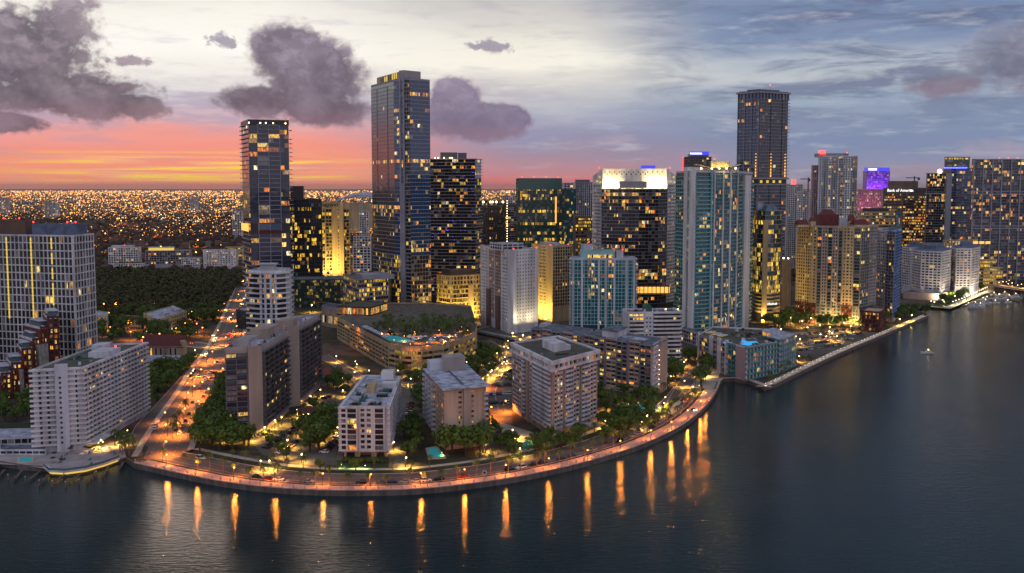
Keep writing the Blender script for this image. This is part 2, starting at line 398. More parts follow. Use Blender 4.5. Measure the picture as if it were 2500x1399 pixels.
# ------------------------------------------------------------------ buildings
BLD = []
def hull(pts):
    pts = sorted(set(pts))
    def half(ps):
        h = []
        for p in ps:
            while len(h) > 1 and (h[-1][0] - h[-2][0]) * (p[1] - h[-2][1]) - (h[-1][1] - h[-2][1]) * (p[0] - h[-2][0]) <= 0: h.pop()
            h.append(p)
        return h[:-1]
    return half(pts) + half(pts[::-1])
def inside(h, x, y):
    n = len(h)
    for i in range(n):
        a, b = h[i], h[(i + 1) % n]
        if (b[0] - a[0]) * (y - a[1]) - (b[1] - a[1]) * (x - a[0]) < 0: return False
    return True
SIL = []      # (hull, nearest Y, building, bbox)
def hidden(p, me, d2=None):
    x, y, z = p
    sx, sy = proj(x, y, z)
    if sx < -5 or sx > 2505 or sy > 1405: return True
    for h, yn, b, bb in SIL:
        if b is me or b.mum is me or me and (me.mum is b or (me.mum and me.mum is b.mum)) or yn > y - 4: continue
        if bb[0] < sx < bb[1] and bb[2] < sy < bb[3] and inside(h, sx, sy): return True
    return False
def inpoly(poly, x, y):
    r = False; n = len(poly)
    for i in range(n):
        x1, y1 = poly[i]; x2, y2 = poly[(i + 1) % n]
        if (y1 > y) != (y2 > y) and x < (x2 - x1) * (y - y1) / (y2 - y1) + x1: r = not r
    return r
class B:
    def __init__(s, name, label, cat, poly, z1, z0=ZG, core='core_dark', roof='roof_grey', pane='dark', group=None, parapet=1.0, pmat=None, make_core=True, root=None):
        s.poly = poly; s.z0 = z0; s.z1 = z1; s.core = core; s.pane = pane
        cx = sum(p[0] for p in poly) / len(poly); cyy = sum(p[1] for p in poly) / len(poly)
        s.c = (cx, cyy)
        s.root = root.root if root else thing(name, label, cat, (cx, cyy, z0), group)
        s.mum = root
        s.pieces = {}; s.nface = 0
        hp = [proj(x, y, z) for x, y in poly for z in (z0, z1)]
        h = hull(hp)
        if sum(h[i][0] * h[(i + 1) % len(h)][1] - h[(i + 1) % len(h)][0] * h[i][1] for i in range(len(h))) < 0: h.reverse()
        xs = [p[0] for p in h]; ys = [p[1] for p in h]
        SIL.append((h, min(p[1] for p in poly), s, (min(xs), max(xs), min(ys), max(ys))))
        BLD.append(s)
        if make_core:
            m = MB(); m.prism(poly, z0 - 0.5, z1 - 0.02); s.part('wall', m, core)
            m = MB(); m.prism(s.inset(0.35), z1 - 0.3, z1 + 0.12); s.part('roof', m, roof)
            if parapet:
                s.ring('parapet', z1 - 0.5, z1 + parapet, 0.12, 0.3, pmat or core)
    def inset(s, d, poly=None):
        poly = poly or s.poly; n = len(poly); out = []
        for i in range(n):
            a, b, c = poly[i - 1], poly[i], poly[(i + 1) % n]
            d1 = sub(b, a); l1 = math.hypot(*d1) or 1; n1 = (-d1[1] / l1, d1[0] / l1)
            d2 = sub(c, b); l2 = math.hypot(*d2) or 1; n2 = (-d2[1] / l2, d2[0] / l2)
            k = 1 + n1[0] * n2[0] + n1[1] * n2[1]
            k = max(k, 0.3)
            out.append((b[0] + d * (n1[0] + n2[0]) / k, b[1] + d * (n1[1] + n2[1]) / k))
        return out
    def ring(s, name, z0, z1, outd, ind, mt, poly=None):
        """a wall ring round the footprint"""
        o = s.inset(-outd, poly); i_ = s.inset(ind, poly); n = len(o); m = MB()
        k = 0; m.v = [(x, y, z0) for x, y in o] + [(x, y, z1) for x, y in o] + [(x, y, z0) for x, y in i_] + [(x, y, z1) for x, y in i_]
        for a in range(n):
            b = (a + 1) % n
            for f in ((a, b, n + b, n + a), (n + a, n + b, 3 * n + b, 3 * n + a), (3 * n + a, 3 * n + b, 2 * n + b, 2 * n + a), (2 * n + a, 2 * n + b, b, a)):
                m.f.append(f); m.c.append(None)
        return s.part(name, m, mt)
    def part(s, name, mb, mt, parent=None, attr=False):
        p = parent or s.root
        o = mb.build(name, mt, off=tuple(s.root.location), attr=attr); o.parent = p
        return o
    def piece(s, kind, mt, key, mb, pts, size):
        d = s.pieces.setdefault(kind, {})
        e = d.get((key, mt))
        if e is None: d[(key, mt)] = [mb, list(pts), size, mt]
        else: e[0].add(mb); e[1] += pts; e[2] = max(e[2], size)
    def face(s, A, Bp, z0, z1, fh=3.2, bw=4.0, sp=1.0, sd=0.3, band='white_paint', pr=0.6, pd=0.35, pier='white_paint', pe=1,
             litp=0.12, pal='amber', lk=1.0, curt=0.35, pane=None, balc=None, litrow=None, skip=None, wide=0.0, ext=True, topband=True, litf=None, rail=None, railh=1.0, noband=None):
        s.nface += 1; jz = s.nface * 0.004
        dx, dy = sub(Bp, A); L = math.hypot(dx, dy)
        if L < 0.5: return
        d = (dx / L, dy / L); n = (d[1], -d[0])
        mx, my = (A[0] + Bp[0]) / 2, (A[1] + Bp[1]) / 2
        dist = math.hypot(mx, my, (z0 + z1) / 2 - CAMZ)
        cs = -(n[0] * mx + n[1] * my) / dist
        nb = max(1, round(L / bw)); w_ = L / nb
        nf = max(1, round((z1 - z0) / fh)); h_ = (z1 - z0) / nf
        P = pane or s.pane
        vis = cs > -0.12
        pf = FPX / 2.4414
        if vis:
            cw = max(w_ - pr, 0.3); ch = max(h_ - sp, 0.3)
            size = cw * ch * max(cs, 0.02) * (pf / dist) ** 2
            for i in range(nf):
                rowk = random.choice([0.5, 0.9, 1.4, 2.0]);
                run = 0
                for j in range(nb):
                    if skip and skip(i, j, nf, nb): continue
                    a0 = j * w_ + pr / 2; a1 = (j + 1) * w_ - pr / 2
                    zz0 = z0 + i * h_ + sp; zz1 = z0 + (i + 1) * h_ - 0.02
                    p = litp
                    if litrow and i in litrow: p = litrow[i]
                    if litf: p = litf(i, j, nf, nb)
                    on = random.random() < p * rowk or (run and random.random() < 0.30)
                    run = on and not run
                    col = lit(pal, lk) if on else (0, 0, 0, (random.random() ** 1.5) if random.random() < curt else 0.03)
                    e = 0.05
                    if on and w_ > 2.2 and random.random() < .45:
                        am = a0 + (a1 - a0) * random.uniform(.35, .65); sw = random.random() < .5
                        x0, x1 = (am, a1) if sw else (a0, am); a0, a1 = (a0, am) if sw else (am, a1)
                        q = [(A[0] + d[0] * t + n[0] * e, A[1] + d[1] * t + n[1] * e, z) for t, z in ((x0, zz0), (x1, zz0), (x1, zz1), (x0, zz1))]
                        m = MB(); m.quad(*q, col=(0, 0, 0, .05)); s.piece('window', 'pane_' + P, (s.nface, i, j, 1), m, [((q[0][0] + q[2][0]) / 2, (q[0][1] + q[2][1]) / 2, (zz0 + zz1) / 2)], size * .5)
                    q = [(A[0] + d[0] * t + n[0] * e, A[1] + d[1] * t + n[1] * e, z) for t, z in ((a0, zz0), (a1, zz0), (a1, zz1), (a0, zz1))]
                    m = MB(); m.quad(*q, col=col)
                    s.piece('window', 'pane_' + P, (s.nface, i, j), m, [((q[0][0] + q[2][0]) / 2, (q[0][1] + q[2][1]) / 2, (zz0 + zz1) / 2)], size * (1.5 if on else 1))
        e = sd if ext else 0
        if sp > 0:
            for i in range(nf + (1 if topband else 0)):
                if noband and noband(i): continue
                zb = z0 + i * h_
                m = MB(); m.obx((A[0] - d[0] * e + n[0] * 0.002, A[1] - d[1] * e + n[1] * 0.002), (d[0] * (L + 2 * e), d[1] * (L + 2 * e)), (n[0] * sd, n[1] * sd), zb + jz, zb + sp + jz)
                pts = [(A[0] + dx * t + n[0] * sd, A[1] + dy * t + n[1] * sd, zb + sp / 2) for t in (0.1, 0.35, 0.6, 0.9)] if vis else []
                s.piece('floor_band', band, i if ext else (s.nface, i), m, pts, sp * pf / dist * L / 20)
                if rail and i < nf and i > 0:
                    m = MB(); m.obx((A[0] + n[0] * (sd - 0.12), A[1] + n[1] * (sd - 0.12)), (dx, dy), (n[0] * 0.08, n[1] * 0.08), zb + sp + jz, zb + sp + railh + jz)
                    s.piece('railing', rail, i if ext else (s.nface, i), m, pts, railh * pf / dist * L / 20)
        if pr > 0:
            for j in range(0, nb + 1, pe):
                t = j * w_
                if j == nb: t -= pr / 2
                elif j == 0: t += pr / 2
                m = MB(); m.obx((A[0] + d[0] * (t - pr / 2) + n[0] * 0.004, A[1] + d[1] * (t - pr / 2) + n[1] * 0.004), (d[0] * pr, d[1] * pr), (n[0] * pd, n[1] * pd), z0 - 0.3, z1 + 0.013 + jz)
                pts = [(A[0] + d[0] * t + n[0] * pd, A[1] + d[1] * t + n[1] * pd, z0 + (z1 - z0) * q) for q in (0.15, 0.5, 0.93)] if vis else []
                s.piece('pier', pier, (s.nface, j), m, pts, pr * pf / dist * max(cs, 0.1) * (z1 - z0) / 20)
        if balc:
            for (j0, j1, bd, bm, rm, rh) in balc:
                for i in range(1, nf):
                    zb = z0 + i * h_
                    a0 = j0 * w_ + 0.2; a1 = j1 * w_ - 0.2
                    m = MB(); o = (A[0] + d[0] * a0 + n[0] * 0.1, A[1] + d[1] * a0 + n[1] * 0.1)
                    m.obx(o, (d[0] * (a1 - a0), d[1] * (a1 - a0)), (n[0] * bd, n[1] * bd), zb - 0.05, zb + 0.2)
                    pts = [(A[0] + d[0] * (a0 + a1) / 2 + n[0] * bd, A[1] + d[1] * (a0 + a1) / 2 + n[1] * bd, zb + 0.5)]
                    s.piece('balcony', bm, (s.nface, j0, i), m, pts if vis else [], (a1 - a0) * pf / dist * 1.0)
                    m = MB()
                    m.obx((o[0] + n[0] * (bd - 0.12), o[1] + n[1] * (bd - 0.12)), (d[0] * (a1 - a0), d[1] * (a1 - a0)), (n[0] * 0.1, n[1] * 0.1), zb + 0.2, zb + 0.2 + rh)
                    for tt in (0, a1 - a0 - 0.1):
                        m.obx((o[0] + d[0] * tt, o[1] + d[1] * tt), (d[0] * 0.1, d[1] * 0.1), (n[0] * (bd - 0.12), n[1] * (bd - 0.12)), zb + 0.2, zb + 0.2 + rh)
                    s.piece('balcony_rail', rm, (s.nface, j0, i), m, pts if vis else [], (a1 - a0) * pf / dist * 0.9)
    def faces(s, idx, z0=None, z1=None, **kw):
        n = len(s.poly)
        for i in idx: s.face(s.poly[i], s.poly[(i + 1) % n], s.z0 if z0 is None else z0, s.z1 if z1 is None else z1, **kw)
    def along(s, i, t):
        a, b = s.poly[i], s.poly[(i + 1) % len(s.poly)]
        return (a[0] + (b[0] - a[0]) * t, a[1] + (b[1] - a[1]) * t)
    def finish(s):
        LIM = {'window': (100, 3.2), 'floor_band': (70, 0.5), 'pier': (60, 0.6), 'balcony': (90, 2.0), 'balcony_rail': (90, 2.0), 'railing': (70, 0.8)}
        for kind, d in s.pieces.items():
            lim, mn = LIM[kind]
            L = [(e[2], k, e) for k, e in d.items()]
            L.sort(key=lambda t: -t[0])
            rest = {}; cnt = 0
            for size, k, e in L:
                mb, pts, _, mt = e
                if cnt < lim and size >= mn and any(not hidden(p, s) for p in pts):
                    cnt += 1
                    if kind == 'window':
                        o = s.part(kind, mb, mt.replace('pane_', 'paneo_')); o.color = mb.c[0]
                    else: s.part(kind, mb, mt)
                else:
                    rest.setdefault(mt, MB()).add(mb)
            for mt, mb in rest.items():
                o = s.part(kind, mb, mt, attr=(kind == 'window')); o['kind'] = 'stuff'
    def pent(s, name, u0, u1, v0, v1, h, mt, z=None, roof=None):
        """a box on the roof in footprint coordinates: u along first edge, v along last edge (0..1)"""
        a, b, dd = s.poly[0], s.poly[1], s.poly[-1]
        f = lambda u, v: (a[0] + (b[0] - a[0]) * u + (dd[0] - a[0]) * v, a[1] + (b[1] - a[1]) * u + (dd[1] - a[1]) * v)
        z = s.z1 + 0.1 if z is None else z
        m = MB(); m.prism([f(u0, v0), f(u1, v0), f(u1, v1), f(u0, v1)], z, z + h)
        o = s.part(name, m, mt)
        if roof:
            m = MB(); k = 0.06; m.prism([f(u0 - k * (u1 - u0), v0 - k * (v1 - v0)), f(u1 + k * (u1 - u0), v0 - k * (v1 - v0)), f(u1 + k * (u1 - u0), v1 + k * (v1 - v0)), f(u0 - k * (u1 - u0), v1 + k * (v1 - v0))], z + h + 0.002, z + h + 0.4)
            s.part('roof_slab', m, roof, parent=None)
        return o
    def clutter(s, n, z=None, sz=1.6, poly=None):
        poly = poly or s.inset(2.0); z = s.z1 + 0.1 if z is None else z
        xs = [p[0] for p in poly]; ys = [p[1] for p in poly]; k = 0; tries = 0
        rot = math.atan2(s.poly[1][1] - s.poly[0][1], s.poly[1][0] - s.poly[0][0])
        while k < n and tries < n * 30:
            tries += 1
            x = random.uniform(min(xs), max(xs)); y = random.uniform(min(ys), max(ys))
            if not inpoly(poly, x, y): continue
            m = MB(); a = sz * random.uniform(0.5, 1.4); b = sz * random.uniform(0.5, 1.3); h = random.uniform(0.5, 1.0) * sz
            m.box(x, y, a, b, z, z + h, rot)
            s.part('rooftop_unit', m, random.choice(['metal_dark', 'metal_grey', 'grey_paint', 'white_cool'])); k += 1
            if k % 4 == 0:
                L_ = random.uniform(4, 9); m = MB(); rr_ = rot + random.choice([0, 1.5708]); m.box(x + math.cos(rr_) * L_ * .3, y + math.sin(rr_) * L_ * .3, L_, .45, z + .25, z + .7, rr_)
                if all(inpoly(poly, p_[0], p_[1]) for p_ in m.v): s.part('duct', m, random.choice(['metal_grey', 'roof_white', 'metal_dark']))
    def flood(s, x, y, z, e, tx, ty, tz, col=(1.0, .66, .14), size=2.0):
        m = MB(); m.box(x, y, 1.0, .8, z - .5, z); f = s.part('floodlight', m, 'metal_dark')
        d = bpy.data.lights.new('floodlight_lamp', 'AREA'); d.energy = e; d.color = col; d.size = size
        o = bpy.data.objects.new('floodlight_lamp', d); COL.objects.link(o); o.parent = f
        o.location = (x - s.root.location[0], y - s.root.location[1], z + .2 - s.root.location[2])
        o.rotation_euler = Vector((x - tx, y - ty, z - tz)).to_track_quat('Z', 'Y').to_euler()
    def redlight(s, px=None, pt=None, h=1.5):
        x, y, z = pt
        m = MB(); m.tube([(x, y, z), (x, y, z + h)], [0.12, 0.08], 4)
        o = s.part('light_mast', m, 'metal_dark')
        m = MB(); m.ball((x, y, z + h + 0.3), 0.55, 6, 4); s.part('warning_light', m, 'red_light', parent=o)
def rect(pxL, pxN, pxR, py, D, phi, dep=None, wid=None):
    """rectangle [L, N, R, back]; near corner at pixel column pxN and depth D, wall N->R turned phi degrees from the picture plane"""
    ca, sa = math.cos(R(phi)), math.sin(R(phi))
    uN = ray(pxN, py)[0]; Np = (uN * D, D)
    def hit(px, dx, dy):
        u = ray(px, py)[0]      # X = u*Y
        t = (u * Np[1] - Np[0]) / (dx - u * dy)
        return t
    tR = wid if wid else hit(pxR, ca, sa)
    tL = dep if dep else hit(pxL, -sa, ca)
    Rp = (Np[0] + ca * tR, Np[1] + sa * tR); Lp = (Np[0] - sa * tL, Np[1] + ca * tL)
    return [Lp, Np, Rp, (Lp[0] + Rp[0] - Np[0], Lp[1] + Rp[1] - Np[1])]
def roofrect(pts, z, z4=True):
    w_ = [G(p[0], p[1], z) for p in pts]
    if len(w_) == 3: w_.append((w_[0][0] + w_[2][0] - w_[1][0], w_[0][1] + w_[2][1] - w_[1][1]))
    return w_
def zt(px, py_base, py_top, zb=ZG):
    return CAMZ + ray(px, py_top)[1] * G(px, py_base, zb)[1]
def quadrect(a, b, c, d_):
    return [a, b, c, d_]
def V(px, D, py=600): return PD(px, py, D)
def Vb(px, pyb, z=ZG): return G(px, pyb, z)
def backof(L_, N_, R_): return (L_[0] + R_[0] - N_[0], L_[1] + R_[1] - N_[1])
def push(p, q, d):
    """two front points -> rectangle [a, b, c, d] pushed back d metres (a left, b right, seen from the camera)"""
    dx, dy = sub(q, p); l = math.hypot(dx, dy); n = (-dy / l, dx / l)
    return [p, q, (q[0] + n[0] * d, q[1] + n[1] * d), (p[0] + n[0] * d, p[1] + n[1] * d)]
# ============================================================ near row
def hotel_white_slab():
    z = zt(209, 1098, 901)
    P = [G(79, 907, z), G(202, 901, z), G(356, 840, z), G(240, 846, z)]
    b = B('hotel', 'white slab hotel with stacked balconies and a windowless stair shaft, at the waterfront far left', 'hotel', P, z, core='white_cool', roof='roof_dark', parapet=1.1, pmat='white_paint')
    A, Bq = P[0], P[1]
    z0 = ZG + 3.2; fh = (z - z0) / 15
    m1 = b.along(0, 0.42); m2 = b.along(0, 0.72)
    b.face(A, m1, z0, z, fh=fh, bw=5, sp=0.9, sd=1.5, band='white_paint', pr=2.3, pd=0.2, pier='white_cool', litp=0.02)
    b.face(m2, Bq, z0, z, fh=fh, bw=6, sp=0.9, sd=1.2, band='white_paint', pr=2.6, pd=0.2, pier='white_cool', litp=0.08)
    m = MB(); a = b.along(0, 0.44); c = b.along(0, 0.70); dx, dy = sub(c, a); l = math.hypot(dx, dy); n = (dy / l, -dx / l)
    m.obx(a, (dx, dy), (n[0] * 2.2, n[1] * 2.2), ZG, z + 3); b.part('stair_shaft', m, 'white_cool')
    for i in range(14):
        m = MB(); q = b.along(0, 0.52); m.obx((q[0] + n[0] * 2.2, q[1] + n[1] * 2.2), (dx / l * 1.0, dy / l * 1.0), (n[0] * 0.04, n[1] * 0.04), z0 + i * fh + 1, z0 + i * fh + 2); b.part('shaft_vent', m, 'core_dark')
    b.faces([1], z0=z0, z1=z, fh=fh, bw=4.6, sp=0.95, sd=1.3, band='white_paint', pr=1.5, pd=0.25, pier='white_cool', litp=0.05, curt=0.25)
    b.pent('plant_room', 0.55, 1.0, 0.42, 0.62, 3.2, 'white_cool'); b.pent('lift_tower', 0.3, 0.6, 0.66, 0.80, 4.2, 'white_cool'); b.pent('green_awning', 0.15, 0.5, 0.40, 0.56, 0.8, 'green_patina')
    b.clutter(9)
    b.redlight(pt=(b.along(0, 0.8)[0], b.along(0, 0.8)[1] + 55, z + 1)); b.redlight(pt=(*b.along(1, 0.93), z + 1))
    # lit porch along the foot
    m = MB(); a = b.along(1, 0.02); c = b.along(1, 0.25); dx, dy = sub(c, a); l = math.hypot(dx, dy); n = (dy / l, -dx / l)
    m.obx((a[0] + n[0] * 0.1, a[1] + n[1] * 0.1), (dx, dy), (n[0] * 5, n[1] * 5), ZG + 2.6, ZG + 3.0); b.part('porch_roof', m, 'white_paint')
    m = MB(); m.obx((a[0] + n[0] * 0.4, a[1] + n[1] * 0.4), (dx, dy), (n[0] * 4, n[1] * 4), ZG + 2.45, ZG + 2.58); b.part('porch_light_panel', m, 'strip_yellow')
    return b
hotel = hotel_white_slab()

def grid_tower():
    Np, Rp, Lp = V(177, 680, 577), V(227, 709, 573), V(-175, 712, 577)
    z = ZD(577, 680)
    b = B('apartment_tower', 'white grid fronted tower with yellow lit vertical strips, cut by the left edge', 'tower', [Lp, Np, Rp, backof(Lp, Np, Rp)], z, core='core_dark', roof='roof_grey', parapet=0.6, pmat='white_cool')
    L = math.hypot(*sub(Np, Lp)); nb = round(L / 3.1)
    strips = [nb - 2 - 0, nb - 8, nb - 14, nb - 20]
    b.face(Lp, Np, 8, z, fh=4.75, bw=3.1, sp=0.7, sd=0.5, band='white_paint', pr=0.6, pd=0.6, pier='white_paint', litp=0.03, curt=0.3)
    b.face(Np, Rp, 8, z, fh=4.75, bw=4.4, sp=0.75, sd=0.5, band='white_paint', pr=0.75, pd=0.6, pier='white_paint', litp=0.08, lk=0.7)
    d = sub(Np, Lp); d = (d[0] / L, d[1] / L); n = (d[1], -d[0])
    for px in (141, 73, 7, -60):
        q = V(px, 690, 577); t = ((q[0] - Lp[0]) * d[0] + (q[1] - Lp[1]) * d[1]); w_ = L / nb; t = round(t / w_) * w_
        for k in range(22):
            if px == 141 and random.random() < 0.12: continue
            m = MB(); m.obx((Lp[0] + d[0] * (t - w_ / 2 + 1.0) + n[0] * 0.62, Lp[1] + d[1] * (t - w_ / 2 + 1.0) + n[1] * 0.62), (d[0] * 1.15, d[1] * 1.15), (n[0] * 0.06, n[1] * 0.06), 41 + k * (z - 42) / 22, 41 + (k + 0.9) * (z - 42) / 22)
            b.part('light_strip', m, 'strip_yellow')
    P2 = push(V(78, 695, 560), V(190, 695, 560), 16)
    c = B('plant', '', '', P2, z + 6.5, z0=z + 0.3, core='roof_blue', roof='roof_blue', root=b, parapet=0.8)
    P3 = push(V(-40, 705, 560), V(64, 705, 560), 16)
    c2 = B('plant', '', '', P3, z + 9, z0=z + 0.3, core='brown_wall', roof='roof_grey', root=b, parapet=0.5)
    for px in (10, 48, 82, 165, 185): b.redlight(pt=(*V(px, 700, 560), z + (9 if px < 70 else 6.5)))
    c.clutter(5); c2.clutter(4)
    return b
grid_t = grid_tower()

def stepped_red():
    segs = [(118, 146, 777, 652), (100, 118, 802, 646), (80, 100, 831, 641), (53, 80, 855, 634), (26, 53, 890, 627), (0, 26, 915, 621), (-60, 0, 940, 615)]
    root = None; pts = []
    for i, (x0, x1, pt, D) in enumerate(segs):
        a, c = V(x0, D, 850), V(x1 - 0.15, D + 3, 850); z = ZD(pt, D)
        P = push(a, c, 26)
        if root is None:
            b = root = B('terraced_building', 'dark red brick building stepping down in glass terraces below the white grid tower', 'building', P, z, core='brick_red', roof='paving_pale', pmat='white_cool', parapet=0.8)
        else: b = B('x', '', '', P, z, core='brick_red', roof='paving_pale', pmat='white_cool', parapet=0.8, root=root)
        b.faces([0], fh=3.3, bw=2.6, sp=1.2, sd=0.3, band='brick_red', pr=1.1, pd=0.34, pier='brick_red', litp=0.42, pal='amber', lk=0.9, pane='bronze')
        # glass terrace storeys behind the brick step
        q = [(p[0], p[1] + 0) for p in push(V(x0 + 1, D + 9, 850), V(x1 - 1, D + 12, 850), 14)]
        m = MB(); m.prism(q, z + 0.1, z + 3.2); b.part('terrace_glazing', m, 'rail_glass')
        m = MB(); m.prism([(q[0][0] - 1, q[0][1] - 1.2), (q[1][0] + 1, q[1][1] - 1.2), q[2], q[3]], z + 3.2, z + 3.7); b.part('terrace_roof', m, 'white_cool')
    m = MB(); P = push(V(94, 640, 850), V(118, 645, 850), 4); m.prism(P, ZG, ZD(842, 640)); root.part('glass_shaft', m, 'pane_dark')
    m = MB(); P = push(V(49, 625, 850), V(55, 626, 850), 3); m.prism(P, ZG, ZD(903, 625)); root.part('glass_shaft', m, 'pane_dark')
    return root
stepped_red()

def twin_slab():
    z = 45.5
    P1 = [G(549, 855, z), G(638, 850, z), G(702, 813, z)]; P1.append(backof(*P1))
    b = B('condo_slab', 'dark balconied slab tower in two staggered halves, with concrete fins and a pale roof', 'tower', P1, z, core='concrete_warm', roof='roof_white', pmat='concrete', parapet=1.2)
    m1 = b.along(0, 0.60)
    b.face(P1[0], m1, ZG + 4, z - 2.2, fh=2.75, bw=6.5, sp=0.35, sd=0.5, band='slab_dark', pr=0.35, pd=0.6, pier='slab_dark', litp=0.03, pane='navy', curt=0.5, litrow={12: 0.75, 7: 0.2, 4: 0.1}, rail='metal_dark', railh=0.6)
    m = MB(); a = b.along(0, 0.62); dx, dy = sub(P1[1], a); l = math.hypot(dx, dy); n = (dy / l, -dx / l)
    m.obx((a[0] + n[0] * 0.01, a[1] + n[1] * 0.01), (dx, dy), (n[0] * 1.2, n[1] * 1.2), ZG, z + 1.25); b.part('concrete_fin', m, 'concrete_warm')
    n1 = b.along(1, 0.04)
    b.face(n1, P1[2], ZG + 4, z - 2.2, fh=2.75, bw=3.4, sp=0.3, sd=1.5, band='slab_dark', pr=0.3, pd=1.3, pier='slab_dark', pe=3, litp=0.06, pane='bronze', curt=0.4, rail='metal_dark', railh=0.8)
    P2 = [G(655, 806, z + 1), G(727, 799, z + 1), G(780, 770, z + 1)]; P2.append(backof(*P2))
    c = B('x', '', '', P2, z + 1, core='concrete_warm', roof='roof_white', pmat='concrete', parapet=1.2, root=b)
    n2 = c.along(1, 0.06)
    c.face(n2, c.along(1, 0.985), ZG + 4, z - 1.2, fh=2.75, bw=3.4, sp=0.3, sd=1.5, band='slab_dark', pr=0.3, pd=1.3, pier='slab_dark', pe=3, litp=0.05, pane='bronze', curt=0.4, rail='metal_dark', railh=0.8)
    m = MB(); a, d_ = c.along(0, 0.6), P2[1]; dx, dy = sub(d_, a); l = math.hypot(dx, dy); n = (dy / l, -dx / l)
    m.obx((a[0] + n[0] * 0.01, a[1] + n[1] * 0.01), (dx, dy), (n[0] * 1.2, n[1] * 1.2), ZG, z + 2.2); c.part('concrete_fin', m, 'concrete_warm')
    b.pent('plant_wall', 0.1, 0.55, 0.12, 0.5, 3.4, 'concrete', roof=None); b.pent('lift_house', 0.2, 0.75, 0.58, 0.98, 5.4, 'concrete_warm')
    b.pent('roof_hatch', 0.55, 0.8, 0.2, 0.34, 1.8, 'white_cool')
    c.pent('lift_house', 0.2, 0.8, 0.04, 0.24, 4.2, 'concrete_warm'); c.pent('plant_room', 0.3, 0.7, 0.45, 0.7, 2.4, 'concrete')
    b.clutter(20, sz=1.8); c.clutter(15, sz=1.8)
    return b, c
slabB, slabB2 = twin_slab()

def small_white_apartment():
    z = zt(940, 1117, 996)
    P = [G(833, 996, z), G(945, 996, z), G(973, 922, z), G(893, 919, z)]
    b = B('apartment_block', 'small white apartment block on yellow lit stilts with rows of roof units', 'apartments', P, z, z0=ZG + 3.0, core='white_cool', roof='roof_white', pmat='white_paint', parapet=0.9)
    fh = (z - ZG - 3.2) / 8
    A, Bq = P[0], P[1]
    s1, s2, s3, s4 = 0.10, 0.36, 0.70, 0.95
    q = lambda t: b.along(0, t)
    b.face(q(0.0), q(s1), ZG + 3.2, z, fh=fh, bw=3, sp=0.7, sd=0.9, pr=0, litp=0.05)
    b.face(q(s1), q(s2), ZG + 3.2, z, fh=fh, bw=9, sp=0.35, sd=0.9, pr=0.7, pd=1.0, litp=0.22, pane='bronze', curt=0.3, ext=False)
    b.face(q(s2 + .01), q(s3 - .01), ZG + 3.2, z, fh=fh, bw=4.0, sp=1.0, sd=0.25, pr=1.0, pd=0.3, litp=0.1, pane='bronze', curt=0.3, ext=False)
    b.face(q(s3), q(s4), ZG + 3.2, z, fh=fh, bw=9, sp=0.35, sd=0.9, pr=0.7, pd=1.0, litp=0.22, pane='bronze', curt=0.3, ext=False)
    b.faces([1], z0=ZG + 3.2, fh=fh, bw=4.2, sp=0.5, sd=1.4, band='white_paint', pr=0.6, pd=1.35, pe=2, litp=0.06, rail='white_cool', railh=0.7)
    b.faces([3], z0=ZG + 3.2, fh=fh, bw=4.2, sp=0.5, sd=1.4, band='white_paint', pr=0.6, pd=1.35, pe=2, litp=0.06, rail='white_cool', railh=0.7)
    for t in (0.06, 0.3, 0.36, 0.66, 0.72, 0.95):
        for v in (0.02, 0.3, 0.6):
            a = b.along(0, t); d_ = sub(P[3], P[0]); m = MB(); m.box(a[0] + d_[0] * v, a[1] + d_[1] * v + 0.8, 1.0, 1.6, ZG - 0.2, ZG + 3.0); b.part('stilt', m, 'cream')
    m = MB(); m.prism(b.inset(2.0), ZG + 2.9, ZG + 2.99); b.part('lit_ceiling', m, 'lit_ceiling')
    m = MB(); m.prism(b.inset(5.0), ZG - 0.2, ZG + 2.88); b.part('lobby_wall', m, 'sand')
    b.pent('lift_house', 0.32, 0.5, 0.42, 0.6, 3.2, 'sand'); b.pent('stair_house', 0.45, 0.75, 0.88, 0.99, 4.0, 'white_paint'); b.pent('stair_house', 0.6, 0.95, 0.6, 0.7, 2.0, 'white_paint')
    for (u, v) in [(.15 + .06 * i, .06) for i in range(4)] + [(.55 + .06 * i, .06) for i in range(5)] + [(.62 + .05 * i, .3) for i in range(5)] + [(.12 + .06 * i, .34) for i in range(3)] + [(.6 + .05 * i, .45) for i in range(6)] + [(.2 + .07 * i, .6) for i in range(3)] + [(.58 + .06 * i, .72) for i in range(5)] + [(.3, .16), (.38, .16), (.3, .24), (.38, .24)]:
        b.pent('air_conditioner', u, u + 0.045, v, v + 0.045, 1.3, random.choice(['metal_dark', 'metal_dark', 'green_patina', 'metal_grey']))
    return b
aptD = small_white_apartment()

